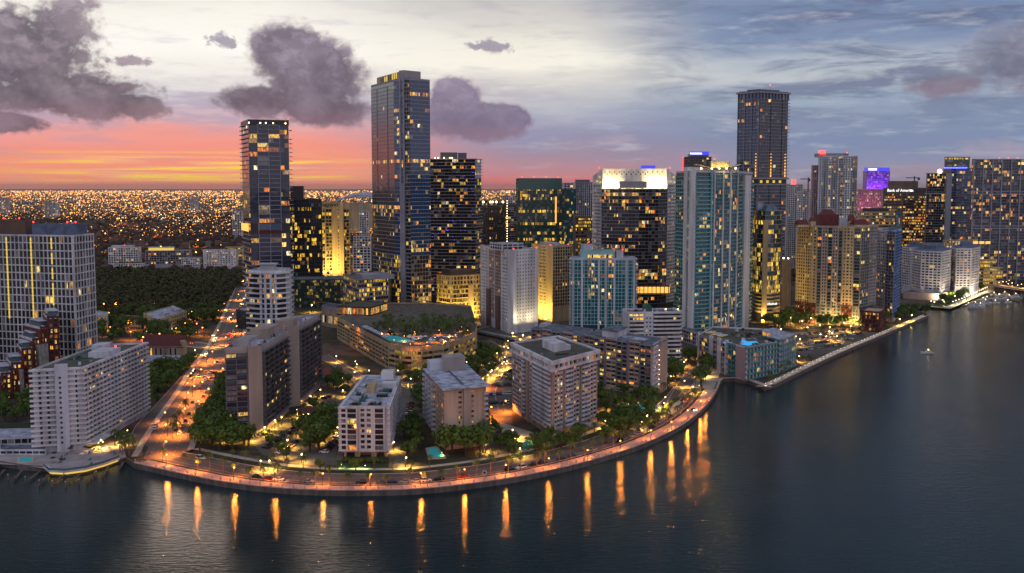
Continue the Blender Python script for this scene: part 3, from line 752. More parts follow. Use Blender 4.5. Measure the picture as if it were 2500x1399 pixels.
def white_roof_tan():
    z = zt(1087, 1099, 953)
    P = [G(1040, 903, z), G(1087, 953, z), G(1186, 944, z), G(1134, 893, z)]
    b = B('condo_block', 'tan apartment block with a broad white roof and a boxy lift tower behind', 'apartments', P, z, core='tan', roof='roof_white', pmat='white_paint', parapet=0.0)
    m = MB(); m.prism(b.inset(-1.6), z + 0.15, z + 0.6); b.part('roof_overhang', m, 'roof_white')
    fh = (z - ZG - 1) / 11
    b.faces([0], z0=ZG + 1, fh=fh, bw=4.5, sp=0.4, sd=0.4, band='tan', pr=1.2, pd=0.5, pier='tan', litp=0.06, curt=0.5, balc=[(0, 1, 2.0, 'white_paint', 'white_cool', 1.0), (2, 3, 2.0, 'white_paint', 'white_cool', 1.0), (4, 5, 2.0, 'white_paint', 'white_cool', 1.0), (6, 7, 2.0, 'white_paint', 'white_cool', 1.0)])
    q = lambda t: b.along(1, t)
    for (a, c, lp) in ((0.30, 0.42, 0.45), (0.60, 0.72, 0.3)):
        b.face(q(a), q(c), ZG + 1, z - 1, fh=fh, bw=3.6, sp=1.3, sd=0.1, band='tan', pr=0.4, pd=0.12, pier='tan', litp=lp, pal='yellow', curt=0.5, ext=False)
    for t in (0.44, 0.50, 0.56):
        a = q(t); d_ = sub(P[2], P[1]); l = math.hypot(*d_); n = (d_[1] / l, -d_[0] / l)
        m = MB(); m.obx(a, (d_[0] / l * 1.3, d_[1] / l * 1.3), (n[0] * 0.8, n[1] * 0.8), ZG, z + 0.1); b.part('chimney_fin', m, 'concrete_warm')
    for i in range(1, 11):
        a = q(0.93); d_ = sub(P[2], P[1]); l = math.hypot(*d_); n = (d_[1] / l, -d_[0] / l)
        m = MB(); m.obx((a[0] + n[0] * .05, a[1] + n[1] * .05), (d_[0] * .1, d_[1] * .1), (n[0] * 1.3, n[1] * 1.3), ZG + i * fh, ZG + i * fh + 1.0); b.part('corner_balcony', m, 'white_cool')
    b.pent('lift_tower', 0.18, 0.62, 0.0, 1.0, 0.01, 'roof_white')
    u = sub(P[0], P[1]); w_ = sub(P[2], P[1])
    f = lambda s_, t: (P[1][0] + u[0] * s_ + w_[0] * t, P[1][1] + u[1] * s_ + w_[1] * t)
    m = MB(); m.prism([f(.80, .42), f(.80, .95), f(1.0, .95), f(1.0, .42)][::-1], z + 0.5, z + 7.5); b.part('lift_tower', m, 'concrete')
    m = MB(); m.prism([f(.88, .05), f(.88, .42), f(1.05, .42), f(1.05, .05)][::-1], z + 0.5, z + 5.0); b.part('plant_room', m, 'white_cool')
    m = MB(); m.prism([f(.12, .48), f(.12, .52), f(.78, .52), f(.78, .48)][::-1], z + 0.62, z + 1.1); b.part('roof_pipe', m, 'metal_grey')
    return b
condoE = white_roof_tan()

def tan_square():
    z = zt(1350, 1068, 886)
    P = [G(1252, 840, z), G(1349, 886, z), G(1459, 858, z), G(1362, 824, z)]
    b = B('condo_tower', 'square tan tower with a dark gravel roof inside a white cornice, near the curved road', 'apartments', P, z, core='tan', roof='roof_dark', pmat='white_paint', parapet=0.9)
    fh = (z - 4.2 - ZG - 3.4) / 13
    q0, q1 = (lambda t: b.along(0, t)), (lambda t: b.along(1, t))
    zz0, zz1 = ZG + 3.4, z - 4.2
    for q, segs in ((q0, [(0, .28), (.30, .36), (.46, .56), (.58, .98)]), (q1, [(.02, .22), (.24, .40), (.42, .58), (.60, .78), (.80, .98)])):
        for k, (a, c) in enumerate(segs):
            b.face(q(a), q(c), zz0, zz1, fh=fh, bw=3.4, sp=1.05, sd=0.25 if k % 2 == 0 else 1.5, band='white_cool', pr=0.8, pd=0.3, pier='concrete_warm', litp=0.22 if q is q1 else 0.12, curt=0.5, ext=False)
    for q, ts in ((q0, (0.29, 0.43, 0.57, 0.78)), (q1, (0.23, 0.41, 0.59, 0.79))):
        for t in ts:
            a = q(t); A, C_ = (P[0], P[1]) if q is q0 else (P[1], P[2]); d_ = sub(C_, A); l = math.hypot(*d_); n = (d_[1] / l, -d_[0] / l)
            m = MB(); m.obx(a, (d_[0] / l * 0.8, d_[1] / l * 0.8), (n[0] * 1.0, n[1] * 1.0), ZG, zz1 + 0.5); b.part('pilaster', m, 'concrete_warm')
    b.ring('cornice', z - 4.2, z - 2.9, 1.6, 0.1, 'white_paint'); b.ring('cornice', z - 0.9, z + 0.95, 1.4, 0.35, 'white_paint')
    b.faces([0, 1], z0=z - 3.0, z1=z - 0.9, fh=2.1, bw=4.4, sp=0.02, sd=0.1, pr=0.7, pd=1.2, pier='white_paint', litp=0.3, pane='bronze', topband=False)
    b.pent('lift_house', 0.34, 0.62, 0.36, 0.62, 4.2, 'white_paint'); b.pent('roof_tank', 0.26, 0.34, 0.42, 0.56, 1.8, 'roof_white'); b.pent('plant_room', 0.46, 0.62, 0.62, 0.72, 2.6, 'white_cool')
    b.clutter(7, sz=1.2)
    m = MB(); a = q1(0.5); m.box(a[0] + 3, a[1] - 6, 16, 9, ZG + 3.2, ZG + 3.7, R(14)); b.part('porch_roof', m, 'concrete')
    for dx, dy in ((-3, -9), (3, -9), (9, -7.5)):
        m = MB(); m.box(a[0] + dx, a[1] + dy, 0.5, 0.5, ZG, ZG + 3.2); b.part('porch_column', m, 'cream')
    m = MB(); m.box(a[0] + 3, a[1] - 6, 13, 7, ZG + 3.1, ZG + 3.18, R(14)); b.part('porch_light_panel', m, 'lit_ceiling')
    return b
condoF = tan_square()

def long_slab():
    z = zt(1594, 971, 845)
    P = [G(1300, 803, z), G(1594, 845, z), G(1627, 829, z)]; P.append(backof(*P))
    b = B('long_condo', 'long tan balconied slab with a grey flat roof and a blank right end wall', 'apartments', P, z, core='tan', roof='roof_grey', pmat='grey_paint', parapet=0.5)
    m = MB(); m.prism(b.inset(-1.2), z + 0.14, z + 0.5); b.part('roof_overhang', m, 'roof_grey')
    fh = (z - ZG - 2) / 11
    L = math.hypot(*sub(P[1], P[0])); n_ = 11
    for k in range(n_):
        a, c = b.along(0, k / n_ + 0.002), b.along(0, (k + 1) / n_ - 0.002)
        if k % 2 == 0: b.face(a, c, ZG + 2, z, fh=fh, bw=4.2, sp=0.35, sd=1.6, band='slab_grey', pr=0.25, pd=1.4, pier='slab_grey', litp=0.26, pane='bronze', curt=0.3, ext=False, rail='metal_grey', railh=0.9)
        else: b.face(a, c, ZG + 2, z, fh=fh, bw=4.2, sp=1.25, sd=0.2, band='tan', pr=0.5, pd=0.24, pier='pink_wall', litp=0.12, curt=0.7, ext=False)
    b.face(P[1], b.along(1, 0.45), ZG + 2, z, fh=fh, bw=3, sp=1.6, sd=0.1, band='white_cool', pr=1.4, pd=0.12, pier='white_cool', litp=0.08, ext=False)
    for i in range(9):
        a = b.along(1, 0.48); m = MB(); m.ball((a[0] - 0.2, a[1] - 0.7, ZG + 3 + i * 2.9), 0.22); b.part('wall_light', m, 'warm_bulb')
    m = MB(); a, c = b.along(1, 0.5), P[2]; dx, dy = sub(c, a); l = math.hypot(dx, dy); n = (dy / l, -dx / l); m.obx(a, (dx, dy), (n[0] * 0.8, n[1] * 0.8), ZG, z + 2.2); b.part('end_wall', m, 'concrete_warm')
    b.pent('lift_house', 0.58, 0.70, 0.2, 0.9, 4.6, 'white_cool', roof='roof_grey'); b.pent('stair_house', 0.02, 0.05, 0.3, 0.8, 2.5, 'white_cool'); b.pent('roof_step', 0.72, 0.9, 0.35, 0.6, 1.0, 'roof_white')
    b.clutter(10, sz=1.2)
    return b
condoG = long_slab()

def cupola_condo():
    z = zt(1657, 900, 764); D = Vb(1657, 900)[1]
    P = push(V(1537, D - 4, 762), V(1661, D, 762), 22)
    b = B('white_condo', 'white balconied apartment tower with a small arched cupola on top, behind the long slab', 'apartments', P, z, core='white_cool', roof='roof_grey', pmat='white_paint', parapet=1.0)
    fh = (z - ZG - 2) / 13
    kw = dict(fh=fh, bw=4.6, sp=1.15, sd=1.5, band='white_paint', pr=0, litp=0.07, curt=0.4, ext=False)
    b.face(b.along(0, 0.0), b.along(0, 0.28), ZG + 2, z, **kw); b.face(b.along(0, 0.47), P[1], ZG + 2, z, **kw); b.faces([1], z0=ZG + 2, **kw)
    b.face(b.along(0, 0.29), b.along(0, 0.46), ZG + 2, z, fh=fh, bw=3.2, sp=1.6, sd=0.2, band='white_cool', pr=1.2, pd=0.25, pier='white_cool', litp=0.2, ext=False)
    d_ = sub(P[1], P[0]); l = math.hypot(*d_); d_ = (d_[0] / l, d_[1] / l); n = (d_[1], -d_[0]); c0 = b.along(0, 0.375); w_ = l * 0.085
    for nm, r, m_, z0_, dep in (('arched_gable', w_, 'white_paint', z - 2, 3.0), ('cupola', w_ * 0.72, 'green_patina', z + 1.2, 9.0)):
        m = MB(); prof = [(-r, z0_)] + [(r * math.cos(t), z0_ + 3.0 + (r * 0.9) * math.sin(t)) for t in [math.pi - i * math.pi / 8 for i in range(9)]] + [(r, z0_)]
        k = len(prof); f_ = [(c0[0] + d_[0] * t + n[0] * 0.3, c0[1] + d_[1] * t + n[1] * 0.3, zz) for t, zz in prof]; g = [(x - n[0] * dep, y - n[1] * dep, zz) for x, y, zz in f_]
        m.v = f_ + g; m.f = [tuple(range(k))[::-1], tuple(range(k, 2 * k))] + [(i, (i + 1) % k, k + (i + 1) % k, k + i) for i in range(k)]; m.c = [None] * len(m.f); b.part(nm, m, m_)
    for i, px in enumerate((1585, 1625, 1655)):
        m = MB(); m.ball((*V(px, D + 3, 762), z + 2.2), 0.45); b.part('roof_lamp', m, 'warm_bulb')
    b.clutter(6)
    return b
cupola_condo()

def rounded_condo():
    D = 700; z = ZD(668, D)
    P = [V(608, D + 3, 665), V(633, D - 2, 665), V(675, D - 2, 665), V(697, D + 4, 665), V(709, D + 22, 665)]
    P += [V(640, D + 30, 665)]
    b = B('curved_condo', 'white tower with rounded balconies and recessed centre bay, before the dark blue glass tower', 'apartments', P, z, core='white_cool', roof='roof_grey', pmat='white_paint', parapet=2.2)
    kw = dict(fh=3.35, sp=1.0, band='white_paint', curt=0.3)
    b.face(P[0], P[1], 10, z, bw=5, sd=1.8, pr=0, litp=0.22, rail=None, **kw); b.face(P[1], P[2], 10, z, fh=3.35, bw=3.8, sp=0.8, sd=0.5, band='white_cool', pr=1.4, pd=0.55, pier='white_cool', litp=0.25, curt=0.3, ext=False)
    b.face(P[2], P[3], 10, z, bw=6, sd=1.8, pr=0, litp=0.35, **kw); b.face(P[3], P[4], 10, z, bw=4, sd=1.6, pr=2.0, pd=0.6, pier='white_paint', litp=0.03, **kw)
    m = MB(); q = V(655, D + 9, 650); m.box(q[0], q[1], 9, 8, z, z + 5.5); b.part('lift_house', m, 'white_cool'); m = MB(); m.box(q[0], q[1], 11, 10, z + 5.502, z + 6.1); b.part('roof_slab', m, 'white_paint')
    return b
rounded_condo()

# ============================================================ Four-faced landmark towers
def echo_tower():
    D = 930; z = ZD(293, D)
    P = rect(588.5, 606, 704, 293, D, 22)
    b = B('glass_tower', 'dark blue glass tower with white grid and orange lit mid storey, against the sunset', 'tower', P, z, core='core_dark', roof='roof_grey', pane='blue', parapet=0)
    q = lambda t: b.along(1, t)
    fh = 3.75; zs = ZG + 14
    b.face(P[0], P[1], zs, z - 4, fh=fh, bw=4, sp=0.55, sd=1.7, band='slab_grey', pr=0, litp=0.08, pane='bronze', topband=True, ext=True)
    def band(z0, z1, lp):
        b.face(q(0.005), q(0.20), z0, z1, pane='navy', curt=.05, fh=fh, bw=4.5, sp=0.04, sd=0.05, band='mullion', pr=0.08, pd=0.1, pier='metal_dark', litp=lp, ext=False)
        b.face(q(0.205), q(0.775), z0, z1, fh=fh, bw=9.5, sp=0.5, sd=0.6, band='slab_grey', pr=0.45, pd=0.9, pier='mullion', litp=lp * 1.2, ext=False, curt=0.08, lk=0.8, pane='navy')
        b.face(q(0.78), q(0.995), z0, z1, pane='navy', curt=.05, fh=fh, bw=4.5, sp=0.04, sd=0.05, band='mullion', pr=0.08, pd=0.1, pier='metal_dark', litp=lp * 1.2, ext=False)
    zm = ZD(560, D)
    band(zs, zm - 4, 0.10); band(zm + 5, z - 4, 0.13)
    b.face(q(0.205), q(0.775), zm - 1, zm + 5, fh=6, bw=9.5, sp=0.5, sd=0.6, band='brown_wall', pr=0.4, pd=0.9, pier='mullion', litp=1.0, ext=False, lk=0.9)
    b.face(P[0], q(0.2), zm - 3.5, zm + 5, fh=8.5, bw=4, sp=0.5, sd=0.3, band='brown_wall', pr=0.2, pd=0.3, litp=0.0, ext=False)
    m = MB(); a, c = q(0.2), q(0.78); d_ = sub(c, a); l = math.hypot(*d_); n = (d_[1] / l, -d_[0] / l); m.obx((a[0] + n[0] * .01, a[1] + n[1] * .01), d_, (n[0] * .8, n[1] * .8), zm - 4, zm - 1.2); b.part('spandrel_panel', m, 'brick_red')
    m = MB(); a, c = P[0], P[1]; d_ = sub(c, a); l = math.hypot(*d_); n = (d_[1] / l, -d_[0] / l); m.obx((a[0] + n[0] * 1.71, a[1] + n[1] * 1.71), d_, (n[0] * .1, n[1] * .1), zm - 2, zm + 4.5); b.part('lit_screen', m, 'strip_amber')
    b.ring('roof_screen', z - 4, z + 0.6, 0.35, 0.3, 'core_dark')
    for t in (0.02, 0.30, 0.44, 0.62, 0.93):
        a = q(t); m = MB(); m.ball((a[0], a[1] - 0.6, z - 2.2), 0.55); b.part('roof_lamp', m, 'warm_bulb')
    # balcony ends on the far right side
    for i in range(44):
        a = P[2]; zz = zs + i * fh; 
        if zz > z - 8: break
        if i % 7 == 6: continue
        m = MB(); m.obx((a[0], a[1] + 1), (1.7, 0.35), (-0.8, 9), zz, zz + 0.5); b.part('side_balcony', m, 'slab_grey')
    b.redlight(pt=(*P[0], z)); b.redlight(pt=(*P[2], z))
    # podium and dome-roofed lobby at the foot
    return b
echo_tower()

def landmark_tower():
    z = 222.0
    P = [V(906, 1060, 205), V(961, 1005, 197), V(1000, 990, 190), V(1049, 1005, 194)]
    P.append((P[3][0] - 9, P[3][1] + 46)); P.append((P[0][0] + 30, P[0][1] + 26))
    b = B('tall_tower', 'tallest blue glass tower, left of centre, with a pale stone rib and sloping crown', 'tower', P, z, core='core_dark', roof='roof_grey', pane='blue', parapet=0.8, pmat='slab_grey')
    zl = 62
    fh = 3.55
    def rows(lo, hi):
        return {i: (1.0 if i in (26,) else 0.35 if i in (25, 27) else 0.4 if i in (13, 14, 11, 12) else 0.03) for i in range(60)}
    upper = rows(0, 60)
    lowrow = {i: 0.10 for i in range(30)}; up = dict(upper)
    # left face
    b.face(P[0], P[1], zl, z - 1, pane='mirror', fh=fh, bw=2.6, sp=0.5, sd=0.25, band='slab_grey', pr=0.10, pd=0.14, pier='metal_grey', litp=0.012, litrow={24: 0.35, 11: .3, 12: .3, 10: .2}, curt=0.02, ext=False, litf=None)
    for t in (0.25, 0.72):
        a = b.along(0, t); d_ = sub(P[1], P[0]); l = math.hypot(*d_); n = (d_[1] / l, -d_[0] / l); m = MB(); m.obx((a[0] + n[0] * .16, a[1] + n[1] * .16), (d_[0] / l * 1.5, d_[1] / l * 1.5), (n[0] * .05, n[1] * .05), ZG + 30, z - 4); b.part('dark_slot', m, 'core_dark')
    # front chamfer: glass, stone rib, recess
    b.face(P[1], b.along(1, 0.36), zl, z - 1, fh=fh, bw=3.5, sp=0.5, sd=0.25, band='slab_grey', pr=0.12, pd=0.14, pier='metal_grey', litp=0.08, litrow={24: 1.0, 12: .5, 11: .6, 10: .3}, ext=False)
    for t0, t1 in ((0.38, 0.46), (0.62, 0.70)):
        a, c = b.along(1, t0), b.along(1, t1); d_ = sub(c, a); l = math.hypot(*d_); n = (d_[1] / l, -d_[0] / l); m = MB(); m.obx(a, d_, (n[0] * 1.0, n[1] * 1.0), 128, z + 5); b.part('stone_rib', m, 'slab_grey')
    a, c = b.along(1, 0.38), b.along(1, 0.68); d_ = sub(c, a); m = MB(); m.obx(a, d_, (n[0] * 1.3, n[1] * 1.3), ZG, 128); b.part('stone_rib', m, 'slab_grey')
    b.face(b.along(1, 0.46), b.along(1, 0.62), 128, z - 1, fh=fh, bw=3.2, sp=0.8, sd=0.2, band='slab_grey', pr=0.12, pd=0.14, litp=0.1, ext=False)
    b.face(b.along(1, 0.71), P[2], ZG + 16, z - 4, fh=fh, bw=4, sp=0.7, sd=0.9, band='slab_grey', pr=0.2, pd=0.4, pier='core_dark', litp=0.10, litrow={37: 1.0, 24: 0.7}, pane='dark', ext=False)
    # right face
    b.face(P[2], P[3], zl, z - 1, fh=fh, bw=2.9, sp=0.5, sd=0.25, band='slab_grey', pr=0.10, pd=0.14, pier='metal_grey', litp=0.02, litrow={24: 1.2, 41: .4, 37: .4, 23: .3, 12: .1, 1: .3, 2: .3, 3: .2, 4: .2}, ext=False, curt=0.02)
    # lower storeys with deeper slabs
    b.face(P[0], P[1], ZG + 14, zl, fh=3.9, bw=3, sp=0.8, sd=0.5, band='slab_grey', pr=0.2, pd=0.3, pier='metal_grey', litp=0.25, pal='yellow', lk=.7, pane='dark', ext=False)
    b.face(P[1], b.along(1, 0.37), ZG + 14, zl, fh=3.9, bw=3, sp=0.8, sd=0.5, band='slab_grey', pr=0.2, pd=0.3, pier='metal_grey', litp=0.4, pal='yellow', pane='dark', ext=False)
    b.face(P[2], P[3], ZG + 14, zl, fh=3.9, bw=3.4, sp=0.8, sd=0.3, band='slab_dark', pr=0.3, pd=0.3, pier='slab_dark', litp=0.3, pane='dark', ext=False)
    # crown
    cr = [V(920, 1044, 190), V(974, 1008, 180), V(986, 1003, 176)]
    zc0, zc1 = ZD(190, 1044), ZD(174, 1004)
    a, c = cr[0], cr[1]; d_ = sub(c, a); l = math.hypot(*d_); n = (d_[1] / l, -d_[0] / l)
    m = MB(); m.prism(push(a, c, 20), z + 0.3, zc0 - 1, None); m.v[4:8] = [(x, y, zz) for (x, y, _), zz in zip(m.v[4:8], (zc0, zc1, zc1, zc0))]; b.part('crown_wall', m, 'cream')
    for k in range(9):
        t = 0.18 + k * 0.085; m = MB(); m.obx((a[0] + d_[0] * t + n[0] * .02, a[1] + d_[1] * t + n[1] * .02), (d_[0] * .045, d_[1] * .045), (n[0] * .08, n[1] * .08), zc0 - 5.5 + k * .2, zc0 - 1.2 + k * .35); b.part('crown_opening', m, random.choice(['core_dark', 'strip_yellow', 'core_dark']))
    m = MB(); m.prism(push(cr[1], cr[2], 20), z + 0.3, zc1 + 1.0); b.part('crown_fin', m, 'concrete')
    m = MB(); m.prism(push(V(986, 1003, 190), V(1000, 1000, 190), 18), z + 0.2, z + 3); b.part('crown_step', m, 'slab_grey')
    return b
landmark = landmark_tower()

def blue_dot_tower():
    D = 1140; z = ZD(389, D)
    P = push(V(1040, D + 8, 389), V(1160, D, 389), 34)
    b = B('condo_tower', 'wide dark balconied tower dotted with tiny blue lights, right of the tallest tower', 'tower', P, z, core='core_dark', roof='roof_grey', pane='dark', parapet=0)
    b.faces([0], z0=ZG + 10, fh=3.35, bw=3.9, sp=0.55, sd=1.3, band='slab_grey', pr=0.2, pd=0.5, pier='core_dark', litp=0.16, lk=0.9, curt=0.25)
    b.faces([1], z0=ZG + 10, fh=3.35, bw=5, sp=0.45, sd=1.6, band='slab_grey', pr=0, litp=0.1)
    a, c = P[0], P[1]
    for k in range(80):
        t = random.random(); i = random.randrange(2, 42); m = MB(); m.ball((a[0] + (c[0] - a[0]) * t, a[1] + (c[1] - a[1]) * t - 1.5, ZG + 10 + i * 3.35 + 0.8), 0.2, 5, 3); b.part('blue_balcony_light', m, 'blue_light')
    c_ = B('x', '', '', push(V(1075, D + 10, 389), V(1115, D + 10, 389), 14), ZD(372, D), z0=z, core='slab_dark', roof='roof_grey', root=b, parapet=0.3)
    c_ = B('x', '', '', push(V(1118, D + 10, 389), V(1138, D + 10, 389), 14), ZD(373, D), z0=z, core='slab_dark', roof='roof_grey', root=b, parapet=0.3)
    for px in (1062, 1070, 1084, 1098, 1104): m = MB(); m.ball((*V(px, D + 1, 389), z + 1.5), 0.6); b.part('roof_lamp', m, 'warm_bulb')
    b.ring('roof_edge', z, z + 0.8, 1.4, 0.4, 'slab_grey')
    return b
blue_dot_tower()

def lit_office_dark():
    D = 1150
    P = rect(700, 706, 783, 484, D, 8, dep=30)
    b = B('office_tower', 'black glass office tower with yellow lit floors, directly right of the sunset glass tower', 'office', P, ZD(487, D), core='core_dark', roof='roof_grey', pane='dark', parapet=0.6)
    rw = {i: random.choice([0.02, 0.08, 0.35, 0.75, 0.2]) for i in range(40)}
    b.faces([1, 2], z0=ZG + 16, fh=4.1, bw=2.6, sp=0.5, sd=0.12, band='core_dark', pr=0.18, pd=0.14, pier='core_dark', litp=0.2, pal='yellow', litrow=rw, curt=0.05)
    c = B('x', '', '', rect(700, 708, 740, 455, D + 6, 8, dep=20), ZD(455, D), z0=ZD(487, D), core='core_dark', roof='roof_grey', root=b, parapet=0.4)
    c2 = B('x', '', '', rect(700, 712, 838, 700, D - 45, 8, dep=40), ZD(684, D - 45), core='core_green', roof='roof_grey', root=b, parapet=0.6)
    c2.faces([1, 2], fh=3.2, bw=3, sp=0.5, sd=0.15, band='core_dark', pr=0.3, pd=0.2, pier='core_dark', litp=0.25, pal='yellow', lk=.35, pane='green')
    return b
lit_office_dark()

def beige_sign_tower():
    D = 1250; z = ZD(500, D)
    P = rect(775, 779, 838, 500, D, 6, dep=24)
    b = B('apartment_tower', 'beige apartment tower with a name sign along its top and a bright yellow light strip', 'tower', P, z, core='sand', roof='roof_grey', pmat='sand', parapet=2.5)
    q = lambda t: b.along(1, t)
    b.face(q(.12), q(.22), ZG + 10, z - 5, fh=4, bw=6, sp=0.5, sd=0.1, band='sand', pr=0, litp=1.0, pal='yellow', lk=1.1, ext=False)
    b.face(q(.26), q(.52), ZG + 10, z - 5, fh=4, bw=4.0, sp=0.9, sd=0.8, band='sand', pr=0.5, pd=.4, pier='sand', litp=0.3, pal='yellow', ext=False)
    b.face(q(.60), q(.97), ZG + 10, z - 5, fh=4, bw=4, sp=2.4, sd=0.1, band='sand', pr=2.3, pd=.12, pier='sand', litp=0.12, pal='yellow', ext=False)
    c = B('x', '', '', rect(836, 838, 852, 520, D + 12, 6, dep=24), ZD(512, D), core='sand', roof='roof_grey', root=b, parapet=0.5)
    c.faces([1, 2], z0=ZG + 10, fh=4, bw=3.6, sp=0.8, sd=0.9, band='sand', pr=0.3, pd=.3, pier='sand', litp=0.35, pal='yellow')
    for px in (786, 808, 830):
        x, y = V(px, D - 16, 690); b.flood(x, y, 26, 18000, x, D + 2, 75, size=5)
    text_on(b, 'BROADWAY', q(0.34), math.atan2(P[2][1] - P[1][1], P[2][0] - P[1][0]), z - 1.9, 4.6, 'metal_dark', ax='CENTER')
    return b
def text_on(b, txt, pos, rot, z, size, mt, ax='CENTER', extr=0.12):
    cu = bpy.data.curves.new('sign_lettering', 'FONT'); cu.body = txt; cu.size = size; cu.align_x = ax; cu.extrude = extr; cu.offset = 0.03
    to = bpy.data.objects.new('tmp_text', cu); COL.objects.link(to); bpy.context.view_layer.update()
    me = bpy.data.meshes.new_from_object(to.evaluated_get(bpy.context.evaluated_depsgraph_get())); bpy.data.objects.remove(to)
    me.materials.clear(); me.materials.append(MATS[mt])
    o = bpy.data.objects.new('sign_lettering', me); COL.objects.link(o); r = b.root if hasattr(b, 'root') else b
    n = (math.sin(rot), -math.cos(rot)); o.parent = r
    o.location = (pos[0] + n[0] * 0.35 - r.location[0], pos[1] + n[1] * 0.35 - r.location[1], z - r.location[2]); o.rotation_euler = (R(90), 0, rot)
    return o
beige_sign_tower()
# ============================================================ middle row
def low_office():
    D = 955; z = ZD(684, D)
    P = [V(838, D + 55, 663), V(875, D, 684), V(948, D + 25, 680), V(960, D + 70, 670)]
    b = B('office_block', 'low stepped office block full of yellow lit windows at the foot of the tallest tower', 'office', P, z, z0=ZG, core='slab_dark', roof='roof_grey', pane='bronze', parapet=0.9)
    b.faces([0, 1], z0=15, fh=4.0, bw=3.0, sp=1.3, sd=0.4, band='slab_grey', pr=0.5, pd=0.3, pier='slab_dark', litp=0.5, pal='yellow', lk=1.0, litrow={5: 0.05, 2: 0.15, 1: .8, 3: .8, 6: .6, 0: .2})
    b.pent('plant_room', 0.45, 0.95, 0.1, 0.7, 4, 'slab_grey')
    return b
low_office()
def yellow_office():
    D = 1010; z = ZD(672, D)
    P = [V(1067, D + 8, 672), V(1099, D - 10, 676), V(1170, D + 6, 672)]; P.append(backof(*P))
    b = B('office_block', 'squat beige office block washed in yellow light with a brown top storey', 'office', P, z, core='sand', roof='roof_grey', pmat='brown_wall', pane='bronze', parapet=1.5)
    b.faces([0], z0=ZG + 3, z1=z - 9, fh=3.9, bw=3, sp=1.2, sd=0.5, band='sand', pr=0.2, pd=.2, pier='sand', litp=0.75, pal='yellow', lk=.6)
    b.face(P[1], b.along(1, 0.62), ZG + 3, z - 9, fh=3.9, bw=3, sp=1.2, sd=0.5, band='sand', pr=0.2, pd=.2, pier='sand', litp=0.7, pal='yellow', lk=.6, litrow={4: 0.05})
    b.face(b.along(1, .78), P[2], ZG + 3, z - 9, fh=3.9, bw=3, sp=1.2, sd=0.5, band='sand', pr=0.2, pd=.2, pier='sand', litp=0.7, pal='yellow', lk=.6)
    b.faces([0, 1], z0=z - 9, z1=z - 1, fh=4, bw=3.6, sp=1.4, sd=0.4, band='sand', pr=1.3, pd=.45, pier='sand', litp=0.25, pal='yellow', lk=.6)
    m = MB(); a, c = b.along(1, .62), b.along(1, .78); d_ = sub(c, a); l = math.hypot(*d_); n = (d_[1] / l, -d_[0] / l); m.obx(a, d_, (n[0] * 1.2, n[1] * 1.2), ZG, z - 8.5); b.part('tan_panel', m, 'sand')
    for f, t in ((0, .3), (0, .8), (1, .2), (1, .5), (1, .85)):
        q = b.along(f, t); b.flood(q[0] + (-6 if f == 0 else 2), q[1] - 9, 4, 9000, q[0], q[1], 26, size=3)
    c = B('x', '', '', b.inset(3), z + 5, z0=z, core='brown_wall', roof='roof_grey', root=b, parapet=0.5)
    c.clutter(4)
    return b
yellow_office()
